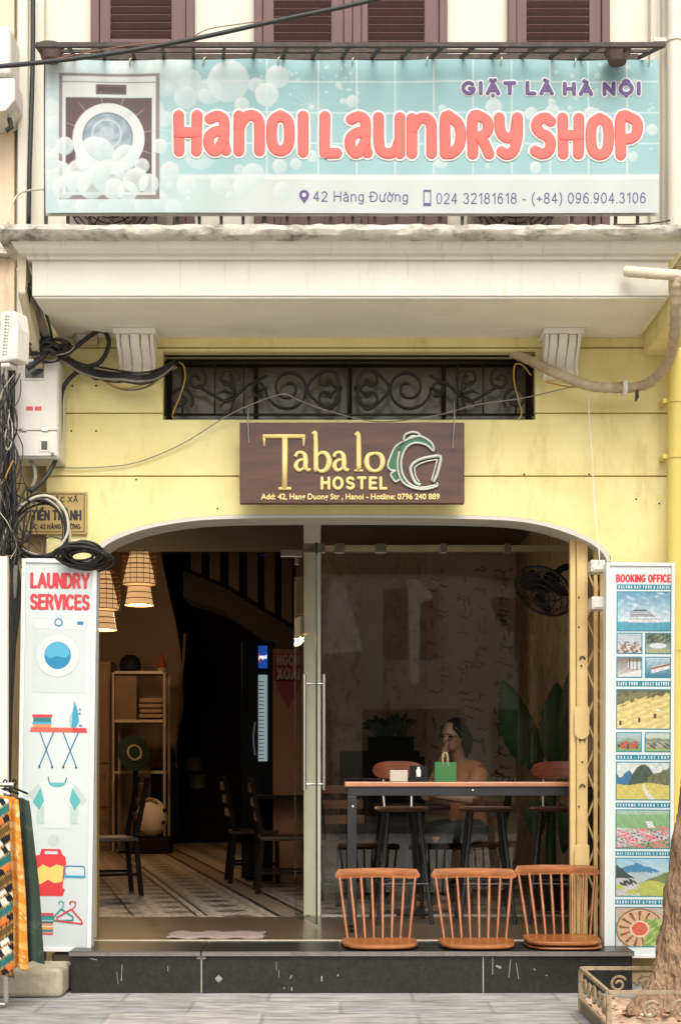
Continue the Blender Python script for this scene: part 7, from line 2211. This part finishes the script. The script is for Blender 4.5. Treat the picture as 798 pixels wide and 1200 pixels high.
bg_ = mb.build('bag_body', mat('green paper', S(48, 112, 58), .6, var=.06, scale=6), t); so = bg_.modifiers.new('thick', 'SOLIDIFY'); so.thickness = .002
for y in (by - .041, by + .041):
    mb = MB(); mb.tube(bez([(p.x + .05, y, q.z - .03), (p.x + .055, y, q.z + .05), (q.x - .055, y, q.z + .05), (q.x - .05, y, q.z - .03)], 6), .003, 6); mb.build('handle', mat('pale cord', S(176, 160, 110), .6), t, smooth='all')

# ================================================================== clothes on the pavement rack
def garment(label, Xr_top, Xr_bot, X0, y, zt, zb, fn, waves=3, thick=.012):
    nx, nz = 70, 110
    me_v = []
    u = np.linspace(0, 1, nx + 1); v = np.linspace(0, 1, nz + 1)
    U, V = np.meshgrid(u, v)
    xr = Xr_top + (Xr_bot - Xr_top) * V ** .75
    X = X0 + (xr - X0) * U
    Z = zt - (zt - zb) * V - (U ** 3) * .03 * (1 - V) + .012 * np.sin(U * 17) * V
    Y = y + .022 * np.sin(U * 6.28 * waves + V * 1.2) * (.35 + .65 * V) + .01 * np.sin(V * 9 + U * 3)
    co = np.stack([X, Y, Z], -1).reshape(-1, 3)
    me = bpy.data.meshes.new('garment')
    fs = [(j * (nx + 1) + i, (j + 1) * (nx + 1) + i, (j + 1) * (nx + 1) + i + 1, j * (nx + 1) + i + 1) for j in range(nz) for i in range(nx)]
    me.from_pydata(co.tolist(), [], fs); me.update()
    rgb = np.clip(fn(X, (Z - zb)), 0, 255) / 255.
    rgb = np.where(rgb <= .04045, rgb / 12.92, ((rgb + .055) / 1.055) ** 2.4) * .8
    col = np.ones((len(co), 4), np.float32); col[:, :3] = rgb.reshape(-1, 3)
    at = me.color_attributes.new('print', 'FLOAT_COLOR', 'POINT'); at.data.foreach_set('color', col.ravel())
    o = link('hanging_garment', me, M_CLOTH, smooth='all')
    so = o.modifiers.new('thick', 'SOLIDIFY'); so.thickness = thick
    return tag(o, label, 'garment', 'clothes hanging on the pavement rack')


M_CLOTH = attr_mat('printed cloth', .9, .1)
def pat1(x, z):
    d = (z * .93 - x * .62) * 21
    k = np.floor(d) % 5; fr = d - np.floor(d); along = (x * .93 + z * .62) * 46
    im = np.ones(x.shape + (3,)) * np.array([34, 40, 42.])
    im = lay(im, (k == 1) * 1., (104, 80, 50)); im = lay(im, ((k == 3)) * 1., (52, 112, 108)); im = lay(im, (k == 4) * (np.sin(along * 2) > -.2), (228, 222, 206)); im = lay(im, (fr < .12) * 1., (206, 150, 84)); im = lay(im, ((k == 0) & (np.sin(along) > .35) & (fr > .25) & (fr < .8)) * 1., (236, 230, 216)); im = lay(im, ((k == 2) & (np.abs(np.sin(along * .7)) > .55) & (fr > .3)) * 1., (220, 120, 60))
    return im
def pat2(x, z):
    n = nz_(x * 6, z * 6, 4, 44); im = np.ones(x.shape + (3,)) * np.array([232, 148, 58.]); im = lay(im, (n > .25) * .9, (240, 186, 110)); im = lay(im, (n < -.35) * 1., (88, 64, 96)); return lay(im, (nz_(x * 6, z * 6, 9, 45) > .5) * 1., (248, 220, 160))
def pat3(x, z):
    n = nz_(x * 4, z * 4, 5, 46); return lay(np.ones(x.shape + (3,)) * np.array([62, 74, 66.]), (n > .2) * .6, (86, 92, 84))
gy = -1.05
gd = gy - CAM_Y
Xl = W(-60, 0, gy).x
garment('dark patterned cloth with diagonal bands hanging at the street end of the rack', W(14, 0, gy).x, W(20, 0, gy).x, Xl, gy - .06, W(0, 930, gy).z, W(0, 1142, gy).z, pat1)
garment('orange printed cloth hanging second on the rack', W(22, 0, gy).x, W(34, 0, gy).x, Xl + .1, gy, W(0, 930, gy).z, W(0, 1136, gy).z, pat2, 4)
garment('plain dark green cloth hanging nearest the laundry lightbox', W(31, 0, gy).x, W(49, 0, gy).x, Xl + .15, gy + .07, W(0, 932, gy).z, W(0, 1130, gy).z, pat3, 3)
t = thing('clothes_rack', 'low metal clothes rack carrying the hanging cloths', 'clothes rack', (W(-20, 0, gy).x, gy, 0))
zr_ = W(0, 924, gy).z
mb = MB(); mb.tube([(W(-70, 0, gy).x, gy, zr_ + .02), (W(16, 0, gy).x, gy, zr_ + .02)], .012, 10); mb.build('rail', M_CHROME, t, smooth=True)
for px in (-66,):
    mb = MB(); x = W(px, 0, gy).x; mb.tube([(x, gy, zr_ + .009), (x, gy, .02)], .014, 10); mb.build('post', M_CHROME, t, smooth=True)
x = W(12, 0, gy).x
mb = MB(); mb.tube([(x - .05, gy + .13, zr_ + .01), (x - .05, gy + .13, .03)], .014, 10); mb.build('post', M_CHROME, t, smooth=True)
mb = MB(); mb.tube([(W(-66, 0, gy).x, gy + .12, .02), (x - .05, gy + .12, .02)], .014, 10); mb.build('base_bar', M_CHROME, t, smooth=True)
for k, dy in enumerate((-.06, 0, .07)):
    x = W(4 + k * 7, 0, gy).x
    mb = MB(); z = zr_ + .0
    mb.tube(bez([(x - .03, gy + dy, z + .03), (x - .02, gy + dy, z + .045), (x - .01, gy + dy, z + .03), (x - .02, gy + dy, z)], 4) + [Vector((x - .2, gy + dy, z - .03))], .004, 6); mb.tube([(x - .02, gy + dy, z), (x + .05, gy + dy, z - .028)], .006, 6)
    mb.build('hanger', M_WHITE if k == 0 else M_BLACK, t, smooth='all')
# pale board leaning at the frame edge
a, b = W(-22, 1010, -.5), W(9, 652, -.5)
t = MB(); t.box(a.x, b.x, -.5, -.46, a.z, b.z)
tag(t.build('display_board', mat('peeling cream board', S(238, 226, 206), .7, var=.06, scale=5, stain=S(190, 170, 140), stain_amt=.5), bevel=.004), 'peeling cream board standing at the frame edge left of the lightbox', 'board')
# concrete block
mb = MB(); mb.box(-2.2, W(76, 0, -.55).x, -.62, -.30, .0, .16)
ob = mb.build('concrete_block', mat('rough concrete', S(190, 178, 156), .9, var=.2, scale=8, bump=.6, bscale=30, stain=S(110, 96, 78), stain_amt=.8, stain_scale=5), bevel=.03, seg=3)
tag(ob, 'rough concrete block on the pavement under the hanging cloths', 'block')
mb = MB(); mb.box(W(84, 0, -.3).x, W(60, 0, -.3).x, -.29, -.005, 0, .2)
tag(mb.build('stone_block', mat('dark dirty stone', S(80, 68, 54), .9, var=.3, scale=10, bump=.6, bscale=30), bevel=.02), 'dark dirty stone wedged between concrete block and black step', 'block')

# ================================================================== street tree and planter
M_BARK = mat('flaking grey brown bark', S(168, 136, 106), .9, var=.32, scale=16, bump=1.0, bscale=34, bdist=.05, stretch=(1, 1, .42), stain=S(86, 62, 44), stain_amt=.9, stain_scale=26, stain_stretch=(1, 1, .5), stain_at=.5)
ty_ = -1.42
t = thing('street_tree', 'leaning street tree with flaking brown bark in the low planter', 'tree', (W(800, 0, ty_).x, ty_, .1))
def tp_(px, py): return W(px, py, ty_)
path = [tp_(806, 1190), tp_(808, 1165), tp_(810, 1130), tp_(816, 1080), tp_(824, 1010), tp_(836, 930), tp_(850, 840), tp_(872, 700), tp_(890, 560), tp_(905, 420)]
rad = [.25, .195, .172, .165, .16, .155, .15, .145, .137, .125]
P_ = bez(path, 8)
rr = []
for i in range(len(P_)):
    q = i / 8; k = min(int(q), len(rad) - 2); rr.append((rad[k] * (1 - (q - k)) + rad[k + 1] * (q - k)))
mb = MB(); mb.tube(P_, rr, 40)
vv = []
for (x, y, z) in mb.v:
    j = .006 * math.sin(x * 37 + z * 19) + .005 * math.sin(y * 53 - z * 31) + .004 * math.sin((x + y) * 90 + z * 60)
    c = P_[min(range(0, len(P_)), key=lambda i: abs(P_[i].z - z))]
    d = Vector((x - c.x, y - c.y, 0)); an = math.atan2(d.y, d.x)
    fl_ = max(0, .35 - z) * .35 * max(0, math.sin(an * 4 + .6))
    d = d.normalized() if d.length > 1e-5 else d
    vv.append((x + d.x * (j + fl_), y + d.y * (j + fl_), z))
mb.v = vv
mb.build('trunk', M_BARK, t, smooth='all')
top = P_[-1]
mb = MB(); tips = []
for a, L, up in ((20, 1.2, 1.3), (80, 1.0, 1.5), (-40, 1.1, 1.2), (-100, .9, 1.4), (150, .6, 1.6)):
    e = top + Vector((math.cos(R(a)) * L + .5, math.sin(R(a)) * L, up)); mb.tube(bez([top - Vector((0, 0, .1)), top.lerp(e, .5) + Vector((0, 0, .15)), e], 5), [.09 - .007 * i for i in range(11)], 9); tips.append(e)
mb.build('limbs', M_BARK, t, smooth='all')
mb = MB()
for e in tips + [top + Vector((.8, .2, 1.9))]:
    for i in range(420):
        p = e + Vector((rn.gauss(0, .32), rn.gauss(0, .36), rn.gauss(.25, .28)))
        if p.x < 3.0 or rn.random() < .5: continue
        a, bb = rn.uniform(0, 6.28), rn.uniform(-.7, .7); s_ = rn.uniform(.05, .09)
        d = Vector((math.cos(a), math.sin(a), bb)).normalized(); w_ = d.cross(Vector((rn.uniform(-.4, .4), rn.uniform(-.4, .4), 1))).normalized() * s_ * .35
        mb.add([p, p + d * s_ * .5 + w_, p + d * s_, p + d * s_ * .5 - w_], [(0, 1, 2, 3)])
mb.build('crown', mat('street tree leaf', (.06, .11, .03), .5, var=.4, scale=2), t)

M_FENCE = mat('rusting cream planter paint', S(168, 148, 118), .75, var=.25, scale=16, bump=.3, bscale=60, stain=S(104, 68, 46), stain_amt=.9, stain_scale=22, stain_at=.5)
x0_, x1_, y0_, y1_ = 1.225, 2.25, -1.80, -1.05
zt_ = .225
t = thing('planter_fence', 'low rusting scrollwork planter frame round the tree foot', 'planter', ((x0_ + x1_) / 2, (y0_ + y1_) / 2, 0))
mb = MB()
for a, b in (((x0_, y0_, zt_), (x1_, y0_, zt_)), ((x0_, y1_, zt_), (x1_, y1_, zt_)), ((x0_, y0_ + .011, zt_), (x0_, y1_ - .011, zt_)), ((x1_, y0_ + .011, zt_), (x1_, y1_ - .011, zt_))):
    mb.bar(a, b, .018)
mb.build('top_rail', M_FENCE, t, bevel=.002)
mb = MB()
for a, b in (((x0_, y0_, .068), (x1_, y0_, .068)), ((x0_, y1_, .068), (x1_, y1_, .068)), ((x0_, y0_ + .008, .068), (x0_, y1_ - .008, .068))):
    mb.bar(a, b, .015)
mb.build('middle_rail', M_FENCE, t)
for x, y in ((x0_, y0_), (x0_, y1_), (x1_, y0_), (x1_, y1_)):
    mb = MB(); mb.bar((x, y, 0), (x, y, zt_ - .011), .022); mb.build('post', M_FENCE, t, bevel=.002)
mb = MB()
M_PANEL = mat('grey cream sheet metal', S(126, 114, 94), .7, var=.15, scale=6, stretch=(1, 4, .5), stain=S(120, 96, 74), stain_amt=.6, stain_scale=8)
mb.box(x0_ - .004, x0_ + .004, y0_ + .012, y1_ - .012, .005, .058); mb.build('side_panel', M_PANEL, t)
mb = MB(); mb.box(x0_ + .012, x1_, y1_ - .004, y1_ + .004, .005, .058); mb.build('back_panel', M_PANEL, t)
mb = MB(); mb.box(x0_ + .012, x1_, y0_ - .004, y0_ + .004, .005, .058); mb.build('front_panel', M_PANEL, t)
def scroll(fr, w0, w1):
    mb = MB()
    for (cu, cv, r0, tr, a0, sg) in ((.15, .45, .035, 1.4, 0.5, 1), (.3, .55, .04, 1.3, 3.4, -1), (.5, .5, .042, 1.4, .2, 1), (.68, .45, .038, 1.3, 3.2, -1), (.85, .5, .035, 1.4, 0, 1)):
        pts = []
        for i in range(27):
            s_ = i / 26; a = a0 + sg * tr * 6.283 * s_; r_ = r0 * 1.25 * (1 - .75 * s_)
            pts.append(fr(cu * (w1 - w0) + r_ * math.cos(a), .145 + (cv - .5) * .03 + r_ * math.sin(a)))
        mb.tube(pts, .0075, 7)
    mb.build('scrollwork', M_FENCE, t, smooth='all')
scroll(lambda s_, z: (x0_, y0_ + .02 + s_, z), 0, y1_ - y0_ - .04)
scroll(lambda s_, z: (x0_ + .05 + s_, y0_, z), 0, .95)
scroll(lambda s_, z: (x0_ + .05 + s_, y1_, z), 0, .95)
mb = MB()
N = 26; M2 = 20
vs_ = [(x0_ + .014 + (x1_ - x0_ - .03) * i / N, y0_ + .014 + (y1_ - y0_ - .03) * j / M2, .06 + .02 * rn.random() + .02 * math.sin(i * .5) * math.sin(j * .7)) for j in range(M2 + 1) for i in range(N + 1)]
mb.add(vs_, [(j * (N + 1) + i, j * (N + 1) + i + 1, (j + 1) * (N + 1) + i + 1, (j + 1) * (N + 1) + i) for j in range(M2) for i in range(N)])
mb.build('soil', mat('dry pale soil', S(206, 176, 150), .95, var=.25, scale=14, bump=.6, bscale=50), t, smooth='all')
mb = MB(); mb.m = 0
for i in range(330):
    p = Vector((rn.uniform(x0_ + .04, x1_ - .05), rn.uniform(y0_ + .04, y1_ - .04), rn.uniform(.085, .105)))
    mb.m = rn.choice([0, 0, 1, 2]); a = rn.uniform(0, 6.28); s_ = rn.uniform(.02, .045)
    d = Vector((math.cos(a), math.sin(a), rn.uniform(-.3, .3))); w_ = Vector((-math.sin(a), math.cos(a), rn.uniform(-.4, .4))) * s_ * .4
    mb.add([p, p + d * s_ * .5 + w_, p + d * s_, p + d * s_ * .5 - w_], [(0, 1, 2, 3)])
tag(mb.build('fallen_leaves', [mat('dry tan leaf', S(206, 160, 128), .8, var=.2), mat('pale dry leaf', S(232, 206, 180), .8, var=.1), mat('brown dry leaf', S(140, 94, 66), .8, var=.2)]), kind='stuff')

# ================================================================== neighbours and the far side of the street
t = thing('neighbour_building', 'faded ochre house adjoining the hostel on the cable side', 'building', (-4.5, 0, 0))
mb = MB(); mb.box(-8, -1.905, -.02, .28, 3.86, 8.0); mb.build('upper_wall', M_OCHRE, t)
mb = MB(); mb.box(-8, -1.725, .03, .28, 0, 3.855); mb.build('wall', M_TANWALL, t)
mb = MB(); mb.box(-7, -3.6, -.02, .029, .1, 2.6); mb.build('shop_shutter', M_IRON, t)
mb = MB(); mb.box(-8, -3.56, .29, 10, 0, 8); mb.build('side_wall', M_TANWALL, t)
for x in (-6.5, -4.2):
    mb = MB(); mb.box(x, x + 1.1, -.05, -.021, 4.6, 6.6); mb.build('window_shutter', M_SHUTTER, t)
mb = MB(); mb.box(W(0, 0, -.04).x - .15, W(17, 0, -.04).x, -.10, -.021, W(0, 300, 0).z - .02, W(0, 280, 0).z); mb.build('ledge', M_COPING, t)
t = thing('neighbour_building', 'plain pale yellow house adjoining the hostel on the tree side', 'building', (4.5, 0, 0))
mb = MB(); mb.box(1.955, 8, 0, .28, 0, 8.0); mb.build('wall', M_YELLOW, t)
mb = MB(); mb.box(2.6, 6.5, -.03, -.002, .1, 2.7); mb.build('shop_shutter', M_IRON, t)
for x in (3, 5.5):
    mb = MB(); mb.box(x, x + 1.1, -.05, -.002, 4.6, 6.6); mb.build('window_shutter', M_SHUTTER, t)
mb = MB(); mb.box(1.955, 8, .281, 10, 0, 8); mb.build('side_wall', M_TANWALL, t)
# white outdoor unit at the frame edge
a, b = W(-30, 140, -.3), W(17, 28, -.3)
t = thing('service_box', 'white rounded service box on the ochre wall at the frame edge', 'utility box', ((a.x + b.x) / 2, -.3, a.z))
mb = MB(); mb.box(a.x, b.x - .02, -.3, -.022, a.z + .25, b.z); mb.build('casing', M_WHITEBOX, t, bevel=.03, seg=3)
mb = MB(); mb.prism([(a.x, a.z + .245), (b.x, a.z + .245), (b.x, a.z + .12), (b.x - .05, a.z + .06), (a.x, a.z + .03)], -.28, -.022); mb.build('lower_casing', M_WHITEBOX, t, bevel=.01)
mb = MB(); mb.tube([(b.x - .05, -.2, a.z + .05), (b.x - .04, -.2, a.z + .0), (b.x - .07, -.2, a.z - .02)], .014, 8); mb.build('cable_stub', M_CABLE, t, smooth=True)

M_FAR = mat('far side plaster', (.42, .39, .33), .85, var=.2, scale=1.5)
t = thing('opposite_building', 'plain two storey house across the street seen in the glass', 'building', (0, -20.6, 0))
mb = MB(); mb.box(-9, 9, -21, -20.6, 0, 5.6); mb.build('wall', M_FAR, t)
for x in (-8, -5.2, -2.4, .5, 3.4, 6.3):
    mb = MB(); mb.box(x, x + 2.2, -20.598, -20.58, .1, 2.5); mb.build('shop_shade_panel', M_DARK, t)  # flat near-black panel painted as the shade inside a shop
    mb = MB(); mb.box(x + .5, x + 1.7, -20.598, -20.56, 3.6, 5.2); mb.build('window', M_SHUTTER, t)
M_MIRRORED = mat('white mirrored shape', S(236, 238, 236), .6, var=.04)
def far(px, py): # where a thing across the street shows in the glass plane
    k = (2 * GYP - CAM_Y + 13.2) / FPX
    return ((px - CX) * k, CAM_Z + (HZ - py) * k)
mb = MB(); mb.prism([far(387, 683), far(403, 683), far(426, 763), far(377, 766)], -13.25, -13.2)  # unseen white shape added only for its reflection in the glass
tag(mb.build('mirrored_shape', M_MIRRORED), 'white sheet added across the street mirrored beside the door handle', 'sheet', 'white shapes added for the glass reflection')
mb = MB(); mb.prism([far(478, 678), far(490, 680), far(502, 690), far(508, 702), far(497, 704), far(492, 708), far(491, 801), far(480, 801)], -13.25, -13.2)  # arched doorway jamb outline, added only for its mirror image
tag(mb.build('mirrored_shape', M_MIRRORED), 'narrow white doorway jamb added across the street mirrored above the woman', 'sheet', 'white shapes added for the glass reflection')
